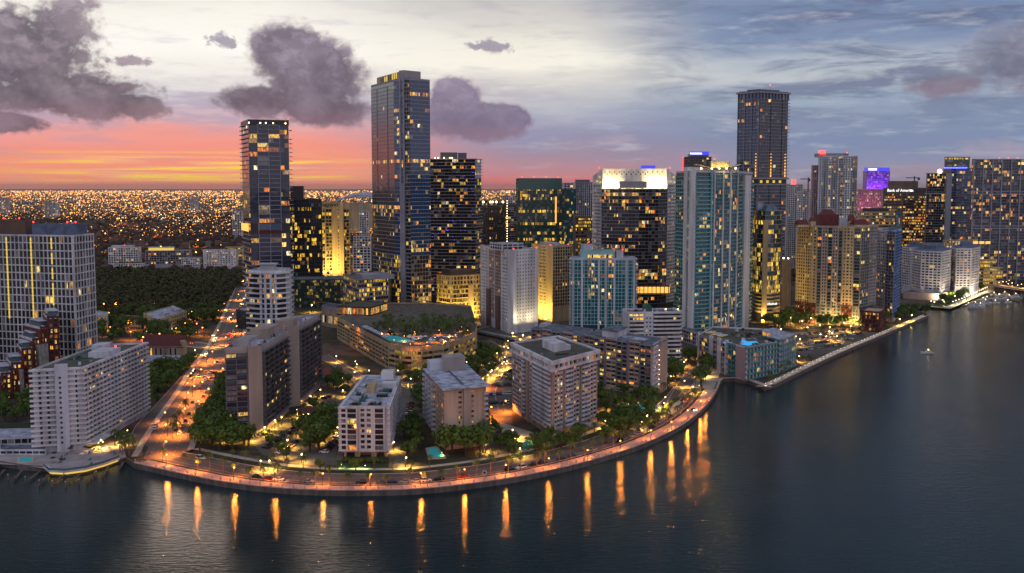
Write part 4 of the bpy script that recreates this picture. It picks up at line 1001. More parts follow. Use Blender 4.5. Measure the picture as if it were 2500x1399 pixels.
def white_punched():
    z = 73.0
    P = [V(1173, 955, 612), V(1240, 885, 617), V(1253, 881, 617), V(1314, 903, 613)]; P.append((P[3][0] - 18, P[3][1] + 62))
    b = B('apartment_tower', 'white tower of tiny square windows with a black and white boxed penthouse', 'tower', P, z, core='white_paint', roof='roof_grey', pmat='white_paint', parapet=0.8)
    zs = 14; kw = dict(fh=2.75, band='white_paint', pier='white_paint', curt=0.1)
    L = lambda t: b.along(0, t)
    b.face(L(0), L(.30), zs, z, bw=2.4, sp=1.6, sd=0.06, pr=1.5, pd=0.08, litp=0.04, ext=False, **kw)
    b.face(L(.32), L(.52), zs, z, fh=2.75, bw=2.4, sp=1.5, sd=0.04, band='concrete_warm', pr=1.2, pd=0.05, pier='concrete_warm', litp=0.07, ext=False)
    b.face(L(.54), L(.76), zs, z, fh=2.75, bw=2.8, sp=1.2, sd=0.04, band='concrete_warm', pr=1.2, pd=0.05, pier='concrete_warm', litp=0.06, ext=False)
    b.face(L(.78), P[1], zs, z, bw=2.2, sp=1.5, sd=0.05, pr=1.2, pd=0.07, litp=0.09, ext=False, **kw)
    b.face(P[2], P[3], zs, z, bw=3.2, sp=1.7, sd=0.05, pr=2.3, pd=0.07, litp=0.05, ext=False, **kw)
    for (t0, t1, zz) in ((.28, .40, 38), (.62, .74, 34)):
        a, c = L(t0), L(t1); d_ = sub(c, a); l = math.hypot(*d_); n = (d_[1] / l, -d_[0] / l); m = MB(); m.obx(a, d_, (n[0] * 1.6, n[1] * 1.6), ZG, zz); b.part('brown_bay', m, 'brown_wall')
    Q = [V(1197, 915, 600), V(1226, 893, 606), V(1277, 905, 600)]; Q.append(backof(*Q)); z2 = ZD(596, 895)
    c = B('x', '', '', Q, z2, z0=z, core='white_paint', roof='roof_white', root=b, parapet=0.3)
    c.faces([0, 1], fh=(z2 - z) / 2, bw=5, sp=0.8, sd=0.3, pr=0.8, pd=.32, litp=0, curt=0)
    b.redlight(pt=(*V(1254, 884, 617), z)); b.redlight(pt=(*V(1310, 906, 617), z)); b.clutter(5)
    for t in (.2, .75):
        q = b.along(2, t); b.flood(q[0] + 3, q[1] - 7, 14, 3000, q[0], q[1], 40, col=(1.0, .8, .45), size=3)
    # patterned parking podium
    P = [V(1160, 905, 800), V(1268, 848, 835), V(1318, 880, 820)]; P.append(backof(*P)); zp = ZD(828, 850)
    m = B('parking_podium', 'dark parking podium with a white lattice screen under the white punched tower', 'garage', P, zp, core='dark_wall', roof='roof_dark', pmat='white_cool', parapet=0.8)
    for f in (0, 1):
        a, c = m.poly[f], m.poly[f + 1]; d_ = sub(c, a); l = math.hypot(*d_); d_ = (d_[0] / l, d_[1] / l); n = (d_[1], -d_[0]); q = MB(); t = 0.5
        while t < l - 2:
            for zz in [4 + 1.3 * k for k in range(int((zp - 4) / 1.3))]:
                r = random.random()
                if r < 0.5: q.obx((a[0] + d_[0] * t + n[0] * .05, a[1] + d_[1] * t + n[1] * .05), (d_[0] * 1.5, d_[1] * 1.5), (n[0] * .25, n[1] * .25), zz, zz + 0.28)
                if r > 0.35: q.obx((a[0] + d_[0] * (t + random.random()) + n[0] * .05, a[1] + d_[1] * (t + random.random()) + n[1] * .05), (d_[0] * .3, d_[1] * .3), (n[0] * .3, n[1] * .3), zz, zz + 1.2)
            t += 1.7
        m.part('lattice_screen', q, 'white_cool')
    return b
white_punched()
def beige_tower():
    P = [V(1298, 1022, 602), V(1349, 985, 600), V(1397, 1000, 602)]; P.append(backof(*P)); z = ZD(603, 985)
    b = B('apartment_tower', 'beige tower with a blank rounded shoulder and dense dark windows, floodlit yellow at its foot', 'tower', P, z, core='cream', roof='roof_grey', pmat='cream', parapet=1.2)
    b.face(b.along(0, .35), b.along(0, .72), ZG + 14, z, fh=3, bw=2.6, sp=1.4, sd=0.05, band='cream', pr=1.2, pd=.07, pier='cream', litp=0.04, ext=False)
    b.faces([1], z0=ZG + 14, fh=3, bw=3.0, sp=0.7, sd=0.25, band='cream', pr=0.8, pd=.3, pier='cream', litp=0.07, pane='bronze')
    for t in (.3, .6, .9):
        q = b.along(0, t); b.flood(q[0] - 9, q[1] - 7, 5, 11000, q[0], q[1], 30, size=4)
    b.pent('plant_room', 0.3, 0.8, 0.1, 0.6, 3.2, 'white_cool'); b.clutter(6, sz=2)
    for f, t in ((0, .9), (1, .8)): b.redlight(pt=(*b.along(f, t), z))
    return b
beige_tower()
def teal_tower():
    D = 888; z = ZD(634, D)
    P = push(V(1394, D + 2, 634), V(1552, D - 2, 634), 24)
    b = B('apartment_tower', 'teal glass and white framed tower with a yellow lit crown terrace', 'tower', P, z, core='core_teal', roof='roof_white', pmat='white_cool', pane='teal', parapet=1.4)
    q = lambda t: b.along(0, t)
    cols = [(.02, .045), (.16, .19), (.42, .45), (.53, .56), (.66, .69), (.85, .88), (.965, .995)]
    b.face(q(0), P[1], ZG + 10, z, fh=2.95, bw=2.75, sp=0.45, sd=0.3, band='teal_trim', pr=0.45, pd=.34, pier='teal_trim', litp=0.06, ext=False, curt=0.25,
           litf=lambda i, j, nf, nb: (0.5 if (j in (5, 6, 11) and i > nf * 0.35) else 0.05))
    for a, c in cols:
        a, c = q(a), q(c); d_ = sub(c, a); l = math.hypot(*d_); n = (d_[1] / l, -d_[0] / l); m = MB(); m.obx(a, d_, (n[0] * .9, n[1] * .9), ZG, z + .5); b.part('white_column', m, 'white_cool')
    b.faces([1, 3], z0=ZG + 10, fh=2.95, bw=5, sp=0.5, sd=1.6, band='white_cool', pr=0, litp=0.1)
    c = B('x', '', '', push(V(1418, D + 5, 620), V(1500, D + 5, 620), 14), ZD(612, D + 5), z0=z, core='teal_trim', roof='roof_blue', root=b, parapet=0.6)
    c.face(c.along(0, .2), c.along(0, .95), z + 0.2, z + 3.8, fh=3.6, bw=3.2, sp=0.3, sd=.1, band='teal_trim', pr=.3, pd=.12, pier='teal_trim', litp=1, pal='yellow', ext=False)
    c = B('x', '', '', push(V(1420, D + 8, 620), V(1446, D + 8, 620), 10), ZD(597, D + 8), z0=z, core='white_cool', roof='roof_blue', root=b, parapet=0.3)
    c = B('x', '', '', push(V(1505, D + 5, 620), V(1522, D + 5, 620), 10), ZD(612, D + 5), z0=z, core='white_cool', roof='roof_blue', root=b, parapet=0.3)
    b.redlight(pt=(*V(1438, D + 8, 620), ZD(597, D))); b.redlight(pt=(*V(1520, D + 4, 620), ZD(615, D)))
    return b
teal_tower()
def crowned_hotel():
    D = 1040; z = ZD(462, D); zc = ZD(411, D)
    P = [V(1447, D + 22, 465), V(1469, D + 2, 465), V(1510, D - 8, 465), V(1560, D - 11, 465), V(1608, D - 8, 465), V(1629, D + 2, 465), V(1651, D + 20, 465)]
    P += [(P[6][0] - 6, P[6][1] + 24), (P[0][0] + 6, P[0][1] + 24)]
    b = B('hotel_tower', 'dark curved hotel tower between white punched piers under a brilliant floodlit crown', 'hotel', P, z, core='core_dark', roof='sand', pmat='slab_grey', pane='dark', parapet=0.6)
    zs = ZG + 12
    for i in (0, 6 - 1):
        b.faces([i], z0=zs, z1=z + 4, fh=3.3, bw=2.7, sp=1.5, sd=0.2, band='white_paint', pr=1.0, pd=0.22, pier='white_paint', litp=0.05, curt=0.0, ext=False, skip=lambda i, j, nf, nb: False)
    rows_ = {i: 0.10 for i in range(60)}; rows_.update({31: 0.7, 29: 0.35, 10: .5, 9: .6, 8: .6, 7: .3})
    for i in (1, 2, 3, 4):
        b.faces([i], z0=zs, fh=3.3, bw=3.2, sp=0.4, sd=1.0, band='slab_grey', pr=0.22, pd=0.3, pier='slab_dark', litp=0.12, litrow=rows_, ext=False, topband=True, curt=0.35)
    # crown: rear wall with slots, side wedges, floodlights
    Q = push(V(1471, D + 14, 430), V(1628, D + 14, 430), 2.5)
    m = MB(); m.prism(Q, z + 0.2, zc); b.part('crown_wall', m, 'white_paint')
    a = Q[0]; d_ = sub(Q[1], Q[0]); l = math.hypot(*d_); n = (d_[1] / l, -d_[0] / l)
    for k in range(26):
        t = 0.03 + k * 0.037; zz = zc - 4.6 if k % 2 else zc - 2.6
        m = MB(); m.obx((a[0] + d_[0] * t + n[0] * .03, a[1] + d_[1] * t + n[1] * .03), (d_[0] / l * 1.0, d_[1] / l * 1.0), (n[0] * .05, n[1] * .05), zz - 1.6, zz); b.part('crown_slot', m, 'core_dark')
    for x0, x1, D0, D1 in ((1447, 1471, D + 22, D + 10), (1628, 1651, D + 10, D + 20)):
        lo = x0 < 1500; m = MB(); m.prism(push(V(x0, D0, 430), V(x1, D1, 430), 3), z + 4, zc)
        hi = (zc - 7, zc, zc, zc - 7) if lo else (zc, zc - 7, zc - 7, zc)
        m.v[4:8] = [(x, y, zz) for (x, y, _), zz in zip(m.v[4:8], hi)]; b.part('crown_wedge', m, 'white_paint')
        a0, c0 = V(x0, D0, 430), V(x1, D1, 430); dd = sub(c0, a0); ll = math.hypot(*dd); nn = (dd[1] / ll, -dd[0] / ll)
        for (t, zz) in ((.35, zc - 13), (.62, zc - 9), (.7, zc - 14), (.3, zc - 17), (.6, zc - 18)):
            m = MB(); m.obx((a0[0] + dd[0] * t + nn[0] * .03, a0[1] + dd[1] * t + nn[1] * .03), (dd[0] * .2, dd[1] * .2), (nn[0] * .06, nn[1] * .06), zz, zz + 1.7); b.part('lit_slot', m, 'strip_yellow' if zz > zc - 15 else 'core_dark')
    m = MB(); m.prism(push(V(1512, D + 4, 450), V(1580, D + 4, 450), 6), z + 1, z + 7.5); b.part('crown_beam', m, 'slab_grey')
    m = MB(); m.prism(push(V(1566, D + 20, 410), V(1600, D + 20, 410), 8), zc - 2, ZD(404, D + 20)); b.part('blue_lantern', m, 'sign_blue')
    for px in (1480, 1495, 1512, 1530, 1549, 1568, 1586, 1604, 1619):
        q = V(px, D + 6, 450); m = MB(); m.box(q[0], q[1], 1.4, 1.0, z + 0.3, z + 1.1); f = b.part('floodlight', m, 'metal_dark')
        ld = bpy.data.lights.new('floodlight_lamp', 'AREA'); ld.energy = 8500; ld.color = (1.0, 0.76, 0.30); ld.size = 3.0
        lo = bpy.data.objects.new('floodlight_lamp', ld); COL.objects.link(lo); lo.parent = f; lo.location = (q[0] - b.root.location[0], q[1] - b.root.location[1], z + 1.3 - b.root.location[2]); lo.rotation_euler = (R(112), 0, 0)
    # lit restaurant terrace half way
    P3 = push(V(1548, D - 14, 700), V(1636, D - 14, 700), 10); zz = ZD(716, D - 14)
    m = MB(); m.prism(P3, zz - 1.2, zz); b.part('terrace_slab', m, 'sand')
    m = MB(); m.prism([(p[0], p[1] + 3) for p in P3], zz + 0.02, zz + 6); b.part('terrace_hall', m, 'strip_amber')
    for k in range(9):
        m = MB(); q = V(1552 + k * 10, D - 13.5, 700); m.box(q[0], q[1], 0.7, 0.7, zz, zz + 7); b.part('terrace_column', m, 'brown_wall')
    m = MB(); m.prism(P3, zz + 6.1, zz + 7.2); b.part('terrace_roof', m, 'brown_wall')
    b.redlight(pt=(*V(1462, D + 14, 430), zc - 1)); b.redlight(pt=(*V(1636, D + 14, 430), zc - 1))
    return b
crowned_hotel()
def teal_glass_giant():
    P = [V(1651, 905, 420), V(1700, 868, 415), V(1744, 878, 418), V(1801, 905, 420), V(1838, 960, 425)]
    P += [(P[4][0] - 8, P[4][1] + 36), (P[0][0] + 14, P[0][1] + 60)]
    z = ZD(420, 880)
    b = B('glass_tower', 'huge teal glass apartment tower with pale vertical fins and a lit winged roof canopy', 'tower', P, z, core='core_teal', roof='roof_white', pmat='white_cool', pane='teal', parapet=1.0)
    zs = ZG + 6; kw = dict(fh=3.2, curt=0.15, pane='teal', lk=.9)
    b.face(P[0], P[1], zs, z - 4, rail='rail_teal', railh=.8, bw=4, sp=0.4, sd=1.0, band='teal_trim', pr=0.15, pd=.3, pier='teal_trim', litp=0.09, ext=False, **kw)
    b.face(P[1], P[2], zs, z - 4, rail='rail_teal', railh=.8, bw=4, sp=0.4, sd=1.3, band='teal_trim', pr=0.15, pd=.3, pier='teal_trim', litp=0.09, ext=False, **kw)
    b.face(P[2], P[3], zs, z - 2, bw=4, sp=0.3, sd=0.4, band='teal_trim', pr=0.2, pd=.3, pier='mullion', litp=0.13, ext=False, **kw)
    b.face(P[3], P[4], zs, z - 8, rail='rail_teal', railh=.8, bw=4, sp=0.4, sd=1.5, band='teal_trim', pr=0.15, pd=.3, pier='teal_trim', litp=0.10, ext=False, **kw)
    def fin(f, t0, t1, dpt, zz=z + 1.2, m_='white_paint'):
        a, c = b.along(f, t0), b.along(f, t1); d_ = sub(c, a); l = math.hypot(*d_); n = (d_[1] / l, -d_[0] / l); m = MB(); m.obx(a, d_, (n[0] * dpt, n[1] * dpt), ZG, zz); b.part('white_fin', m, m_)
    fin(0, .50, .66, 1.8); fin(0, .80, 1.0, 2.4); fin(1, .78, .84, 1.8, m_='teal_trim'); fin(1, .94, 1.0, 1.9); fin(2, .34, .385, 1.0); fin(2, .66, .705, 1.0); fin(2, .97, 1.0, 1.2); fin(3, .35, .75, 1.9, z - 2)
    c = B('x', '', '', push(V(1678, 905, 400), V(1805, 905, 400), 22), ZD(409, 905), z0=z, core='white_cool', roof='roof_white', root=b, parapet=0.5)
    m = MB(); m.prism([V(1731 + 6, 892, 400), V(1737, 888, 400), V(1778, 888, 400), V(1782, 892, 400), V(1782, 905, 400), V(1733, 905, 400)][1:], ZD(409, 900), ZD(394, 895)); b.part('roof_drum', m, 'sand')
    for x0, x1, y0, y1 in ((1700, 1734, 400, 408), (1784, 1808, 408, 400)):
        m = MB(); A_, B_ = V(x0, 893, 400), V(x1, 893, 400); m.prism(push(A_, B_, 12), ZD(409, 893), ZD(407, 893)); za, zb = ZD(y0, 893), ZD(y1, 893)
        m.v[4:8] = [(x, y, q) for (x, y, _), q in zip(m.v[4:8], (za, zb, zb, za))]; m.v[0:4] = [(x, y, q - .8) for (x, y, _), q in zip(m.v[4:8], (za, zb, zb, za))]; b.part('canopy_wing', m, 'sand')
    for px in (1712, 1738, 1756, 1774, 1796):
        q = V(px, 886, 405); m = MB(); m.ball((q[0], q[1], ZD(411, 886)), .7); f = b.part('roof_lamp', m, 'warm_bulb')
        ld = bpy.data.lights.new('roof_glow', 'POINT'); ld.energy = 2600; ld.color = (1.0, .72, .28); ld.shadow_soft_size = .7; lo = bpy.data.objects.new('roof_glow', ld); COL.objects.link(lo); lo.parent = f; lo.location = (q[0] - b.root.location[0], q[1] - .5 - b.root.location[1], ZD(410, 884) - b.root.location[2])
    b.redlight(pt=(*V(1744, 892, 400), ZD(394, 895)))
    # base volume with balconies at the left foot
    P2 = [V(1664, 868, 820), V(1700, 838, 830), V(1708, 850, 820)]; P2.append(backof(*P2)); c = B('x', '', '', P2, ZD(815, 838), core='slab_dark', roof='roof_grey', root=b, parapet=.5)
    c.faces([0, 1], fh=3.2, bw=4, sp=.5, sd=1, band='slab_grey', pr=.2, litp=.2)
    return b
teal_glass_giant()
def panorama():
    D = 1200; z = ZD(222, D)
    P = [V(1803, D + 14, 225), V(1855, D - 6, 220), V(1925, D + 16, 225)]; P.append(backof(*P))
    b = B('tall_tower', 'very tall slate blue balconied tower standing alone on the right skyline', 'tower', P, z, core='core_dark', roof='roof_grey', pane='blue', parapet=0)
    zb = ZD(443, D)
    for (z0, z1) in ((ZG + 10, zb - 4), (zb + 4, z - 9)):
        b.faces([0], z0=z0, z1=z1, fh=3.55, bw=4.4, sp=0.5, sd=1.2, band='slab_grey', pr=0.5, pd=1.3, pier='slab_grey', pe=2, litp=0.02, curt=0.15, ext=False)
        b.faces([1], z0=z0, z1=z1, fh=3.55, bw=4.4, sp=0.5, sd=1.5, band='slab_grey', pr=0.5, pd=1.0, pier='slab_dark', pe=4, litp=0.02, curt=0.15, ext=False, pane='navy')
        b.faces([2], z0=z0, z1=z1, fh=3.55, bw=6, sp=0.5, sd=1.8, band='slab_grey', pr=0, litp=0.02)
    b.ring('belt', zb - 3.9, zb - 2.6, 1.6, .2, 'slab_grey'); b.ring('belt', zb + 2.4, zb + 3.9, 1.6, .2, 'slab_grey')
    b.ring('roof_frame', z - 2.5, z - .6, 1.8, .2, 'slab_grey'); b.faces([0, 1], z0=z - 9, z1=z - 2.5, fh=6.5, bw=5, sp=.2, sd=.2, band='slab_grey', pr=.5, pd=1.2, pier='slab_dark', litp=0.0)
    m = MB(); m.prism(b.inset(6), z, z + 2.2); b.part('plant_room', m, 'slab_dark')
    for f, t, k in ((0, .86, 1), (1, .42, 1), (1, .92, 1), (0, .52, .4)):
        a = b.along(f, t)
        for i in range(int(7 * k) + 1):
            m = MB(); m.box(a[0], a[1] - 2.0, 1.3, .3, zb + 5 + i * 3.5, zb + 7.6 + i * 3.5 - i * .25); b.part('amber_light_strip', m, 'strip_amber')
    for k in range(9):
        a = b.along(0 if k < 4 else 1, (k % 4) * .22 + .1); m = MB(); m.box(a[0], a[1] - .5, 3, .3, zb - 1.6, zb + 1.2); b.part('lit_window_bay', m, 'strip_yellow')
    b.redlight(pt=(*b.along(1, .35), z + 2), h=4)
    return b
panorama()
def curved_office():
    D = 985; z = ZD(515, D)
    P = [V(1838, D + 25, 515), V(1850, D + 4, 515), V(1868, D - 6, 515), V(1890, D - 3, 515), V(1908, D + 8, 515), V(1910, D + 34, 515)]
    b = B('office_tower', 'curved glass office tower with bright yellow floors above a pale stone base', 'office', P, z, core='core_dark', roof='roof_blue', pane='green', parapet=0.5)
    zs = ZD(718, D); rw = {i: random.choice([.1, .15, .5, .9, .9]) for i in range(30)}
    for i in range(5): b.faces([i], z0=zs, fh=4.1, bw=2.8, sp=0.55, sd=.35, band='slab_grey', pr=.14, pd=.2, pier='slab_dark', litp=.4, litrow=rw, pal='yellow', ext=False)
    for i in range(5): b.faces([i], z0=ZG + 9, z1=zs, fh=3.3, bw=30, sp=1.5, sd=.4, band='sand', pr=0, pier='sand', litp=0.0, ext=False)
    m = MB(); a = b.along(2, .1); m.box(a[0], a[1], 4.5, 1.4, ZG, z - 8); b.part('stone_column', m, 'sand')
    for i in range(7):
        m = MB(); q = V(1871 + i * 4.6, D - 10, 745); m.box(q[0], q[1], 1.1, .5, ZG + .2, ZG + 8); b.part('portal_column', m, 'cream')
    m = MB(); m.prism(push(V(1869, D - 7, 745), V(1901, D - 6, 745), 1), ZG + .5, ZG + 7.8); b.part('lit_lobby', m, 'strip_yellow')
    for i in range(9):
        m = MB(); q = V(1874 + i * 2.7, D - 9, 745); m.box(q[0], q[1], .55, .2, ZD(744, D - 9), ZD(741 - (i % 3), D - 9)); b.part('sign_letter', m, 'sign_white')
    m = MB(); m.prism(b.inset(3), z, z + 5, b.inset(7)); b.part('sloping_roof', m, 'roof_blue')
    m = MB(); m.prism(push(V(1850, D + 6, 500), V(1864, D + 6, 500), 8), z + 1, z + 8); b.part('roof_house', m, 'roof_white')
    for i in (1, 3):
        q = b.along(i, .5); b.flood(q[0], q[1] - 9, 4, 12000, q[0], q[1], 22, size=3)
    P = [V(1909, 1040, 640), V(1928, 1035, 640), V(1932, 1050, 640)]; P.append(backof(*P))
    c = B('office_block', 'narrow blank ochre slab building beside the curved office tower', 'office', P, ZD(634, 1035), core='sand', roof='roof_grey', parapet=.8)
    for f, t in ((0, .2), (0, .8)):
        m = MB(); m.ball((*c.along(f, t), c.z1 + 1.3), .7); c.part('roof_lamp', m, 'white_bulb')
    return b
curved_office()
def red_roof_condo():
    z = ZD(556, 960)
    P = [V(1946, 995, 560), V(1985, 975, 556), V(2103, 948, 556), V(2142, 975, 560)]; P += [(P[3][0] + 6, P[3][1] + 22), (P[0][0] + 10, P[0][1] + 24)]
    b = B('apartment_complex', 'broad beige apartment tower under red tiled roofs with red brick lower floors', 'tower', P, z, core='cream', roof='roof_grey', pmat='cream', pane='green', parapet=1.5)
    zs = 20; kw = dict(fh=2.85, curt=.2)
    def seg(f, t0, t1, k, z1=z):
        st = [dict(bw=3.0, sp=1.35, sd=.15, band='cream', pr=1.4, pd=.2, pier='cream', litp=.12, pane='dark'), dict(bw=4.2, sp=.35, sd=1.1, band='slab_grey', pr=.5, pd=.4, pier='sand', litp=.16, pane='green'), dict(bw=2.4, sp=1.2, sd=.5, band='concrete', pr=.9, pd=.55, pier='concrete', litp=.12, pane='dark')][k]
        b.face(b.along(f, t0), b.along(f, t1), zs, z1, ext=False, **kw, **st)
        b.face(b.along(f, t0), b.along(f, t1), ZG, zs, fh=3, bw=3.6, sp=1.1, sd=.5, band='brick_red' if k == 0 else 'slab_dark', pr=1.0, pd=.55, pier='brick_red' if k == 0 else 'slab_dark', litp=.25, ext=False)
    seg(0, 0, 1, 0)
    for (a, c, k) in ((0, .10, 0), (.10, .20, 1), (.20, .32, 2), (.32, .42, 1), (.42, .54, 2), (.54, .63, 1), (.63, .86, 0), (.86, 1, 1)): seg(1, a, c, k)
    for (a, c, k) in ((0, .5, 1), (.5, 1, 2)): seg(2, a, c, k)
    seg(3, 0, 1, 0)
    def hip(x0, x1, D, y0, y1, dep, rt=.35, m_='roof_tile_red'):
        A_, B_ = V(x0, D, y0), V(x1, D, y0); Q = push(A_, B_, dep); za, zb = ZD(y0, D), ZD(y1, D)
        c = [((Q[0][0] * (1 - rt) + Q[1][0] * rt), Q[0][1] + dep * .45), ((Q[1][0] * (1 - rt) + Q[0][0] * rt), Q[1][1] + dep * .45)]
        m = MB(); m.prism(Q, z, za); b.part('roof_storey', m, 'cream')
        m = MB(); m.v = [(x, y, za + .01) for x, y in Q] + [(x, y, zb) for x, y in c]; m.f = [(0, 1, 5, 4), (1, 2, 5), (2, 3, 4, 5), (3, 0, 4), (3, 2, 1, 0)]; m.c = [None] * 5; b.part('tiled_roof', m, m_)
    hip(1948, 1976, 972, 549, 537, 14, .1); hip(1980, 1992, 975, 541, 531, 10, .1); hip(2002, 2052, 985, 537, 512, 22, .3); hip(2073, 2092, 975, 540, 524, 12, .2); hip(2086, 2124, 955, 549, 537, 16, .1)
    m = MB(); m.prism(push(V(2002, 983, 530), V(2048, 983, 530), 20), z, ZD(524, 983)); b.part('red_storey', m, 'roof_tile_red')
    m = MB(); m.prism(push(V(2050, 980, 530), V(2078, 980, 530), 14), z, ZD(532, 980)); b.part('roof_house', m, 'white_cool')
    for t in (.1, .3, .5, .7, .9):
        q = b.along(1, t); b.flood(q[0] + 2, q[1] - 14, 4, 16000, q[0], q[1], 50, col=(1.0, .6, .15), size=5)
    # pale blue right wing
    P = [V(2142, 1010, 560), V(2186, 985, 560), V(2200, 1020, 560)]; P.append(backof(*P)); z2 = ZD(566, 990)
    c = B('apartment_complex', 'pale blue and white stepped apartment tower joined to the right of the red roofed complex', 'tower', P, z2, core='white_cool', roof='roof_blue', pmat='white_cool', pane='dark', parapet=1.5)
    c.face(P[0], c.along(0, .55), ZG + 6, z2, fh=2.85, bw=2.8, sp=1.2, sd=.2, band='white_cool', pr=1.2, pd=.25, pier='white_cool', litp=.12, ext=False)
    c.face(c.along(0, .55), P[1], ZG + 6, z2, fh=2.85, bw=3.4, sp=.6, sd=1.0, band='slab_grey', pr=.6, pd=.4, pier='slab_grey', litp=.16, pane='blue', ext=False)
    c.faces([1], z0=ZG + 6, fh=2.85, bw=3.6, sp=.7, sd=1.2, band='blue_wall', pr=.4, pd=.4, pier='blue_wall', litp=.04, pane='blue')
    b2 = b; 
    for (x0, x1, D, y0, y1) in ((2172, 2196, 990, 565, 553),):
        A_, B_ = V(x0, D, y0), V(x1, D, y0); Q = push(A_, B_, 14); za, zb = ZD(y0, D), ZD(y1, D)
        m = MB(); m.v = [(x, y, za) for x, y in Q] + [(Q[1][0] - 3, Q[1][1] + 1, zb), (Q[2][0] - 3, Q[2][1] - 1, zb)]; m.f = [(0, 1, 4), (1, 2, 5, 4), (2, 3, 5), (3, 0, 4, 5), (3, 2, 1, 0)]; m.c = [None] * 5; c.part('gable_roof', m, 'roof_blue')
    # red brick garden podium
    P = [V(2103, 925, 780), V(2148, 915, 775), V(2162, 945, 765)]; P.append(backof(*P)); c = B('garden_podium', 'dark red brick podium with a roof terrace at the foot of the red roofed complex', 'podium', P, ZD(764, 915), core='brick_red', roof='paving_pale', pmat='brick_red', parapet=1)
    c.faces([0, 1], fh=3.2, bw=3.4, sp=1.2, sd=.3, band='brick_red', pr=1, pd=.34, pier='brick_red', litp=.3)
    return b
red_roof_condo()
def wavy_hotel():
    top = 612
    def wing(pts, yt, nm, lb, rt=7):
        P = [V(x, D, 612) for x, D in pts]; z = ZD(yt, P[len(P) // 2 - 1][1])
        b = B('hotel', lb, 'hotel', P, z, core='white_cool', roof='roof_blue', pmat='white_cool', pane='dark', parapet=.4)
        for i in range(len(P) - 2): b.faces([i], z0=ZG + 10, fh=2.9, bw=4.6, sp=1.35, sd=.35, band='white_paint', pr=1.1, pd=.38, pier='white_paint', litp=.07, curt=.15, ext=False)
        m = MB(); m.prism(b.inset(1), z + .2, z + rt * .45, b.inset(8)); b.part('mansard_roof', m, 'roof_blue'); m = MB(); m.prism(b.inset(9), z + rt * .45, z + rt); b.part('plant_room', m, 'roof_blue')
        for i in (1, 2):
            q = b.along(i, .5); b.flood(q[0] + 2, q[1] - 16, 5, 9000, q[0], q[1], 26, col=(1.0, .78, .5), size=4)
        return b
    wing([(2203, 1262), (2225, 1240), (2262, 1238), (2265, 1285), (2205, 1290)], 607, '', 'white gridded hotel wing with a blue grey roof, leftmost of the three joined wings')
    wing([(2228, 1225), (2250, 1196), (2300, 1180), (2322, 1215), (2322, 1260), (2230, 1265)], 617, '', 'white wavy fronted hotel wing nearest the marina, centre of the three joined wings')
    wing([(2322, 1240), (2335, 1222), (2372, 1222), (2391, 1250), (2392, 1285), (2325, 1290)], 609, '', 'white gridded hotel wing with a blue grey roof, rightmost of the three joined wings')
    P = [V(2205, 1200, 720), V(2290, 1175, 730), V(2318, 1195, 720)]; P.append(backof(*P)); b = B('hotel_podium', 'long low purple grey podium in front of the wavy hotel with orange lit wall', 'podium', P, ZD(716, 1185), core='concrete_warm', roof='roof_grey', parapet=.6)
wavy_hotel()

# ============================================================ far towers
FAR = {'slab': dict(fh=3.4, bw=4, sp=.45, sd=.9, band='slab_grey', pr=.3, pd=.4, pier='slab_dark'),
       'curtain': dict(fh=3.8, bw=3, sp=.5, sd=.12, band='core_dark', pr=.2, pd=.14, pier='core_dark'),
       'grid': dict(fh=3.2, bw=3.4, sp=1.0, sd=.3, band='white_paint', pr=1.1, pd=.35, pier='white_paint'),
       'band': dict(fh=3.9, bw=3.2, sp=1.7, sd=.3, band='brown_wall', pr=.3, pd=.2, pier='brown_wall'),
       'fins': dict(fh=3.3, bw=2.6, sp=.5, sd=.2, band='slab_grey', pr=.8, pd=.9, pier='white_cool')}
def far(label, x0, xm, x1, yt, D, core='core_dark', st='slab', litp=.12, pal='amber', pane='dark', yb=None, phi=8, dep=None, name='tower', cat='tower', roof='roof_grey', parapet=.8, pmat=None, lr=None, z0=ZG, root=None, **kw):
    P = rect(x0, xm, x1, yt, D, phi, dep=dep) if (xm > x0 + 1.5 and xm > 1200 or dep) else rect(x0, xm, x1, yt, D, phi, dep=24)
    b = B(name, label, cat, P, ZD(yt, D), z0=z0, core=core, roof=roof, pane=pane, parapet=parapet, pmat=pmat, root=root)
    o = dict(FAR[st]); o.update(kw); zs = z0 + (6 if root is None else 0)
    fs = [1] + ([0] if xm - x0 > 2 else []) + ([2] if xm < 1200 and phi > 0 else [])
    b.faces(fs, z0=zs, litp=litp, pal=pal, litrow=lr, **o)
    return b
rnd = lambda n, ch: {i: random.choice(ch) for i in range(n)}
g = far('dark teal office tower with a blank green glass top, behind the small white tower', 1260, 1264, 1372, 436, 1350, core='core_green', st='curtain', litp=.12, pal='yellow', pane='green', phi=2, lr=rnd(60, [.03, .05, .25, .5]), z0=ZG, parapet=0, fh=3.9)
m = MB(); A_ = g.along(1, 0); B_ = g.along(1, 1); d_ = sub(B_, A_); l_ = math.hypot(*d_); n_ = (d_[1] / l_, -d_[0] / l_); m.obx((A_[0] + n_[0] * .2, A_[1] + n_[1] * .2), d_, (n_[0] * .2, n_[1] * .2), ZD(463, 1350), g.z1); g.part('blank_glass_top', m, 'core_green')
m = MB(); q = V(1357, 1345, 520); m.box(q[0], q[1] - 1.5, 1.6, .3, ZD(545, 1345), ZD(480, 1345)); g.part('amber_light_strip', m, 'strip_amber')
for k in range(4): g.redlight(pt=(*g.along(1, .1 + .27 * k), g.z1))
far('teal glass office wing with scattered yellow windows, right of the green topped tower', 1372, 1373, 1406, 463, 1365, core='core_teal', st='curtain', litp=.14, pal='yellow', pane='teal', phi=2)
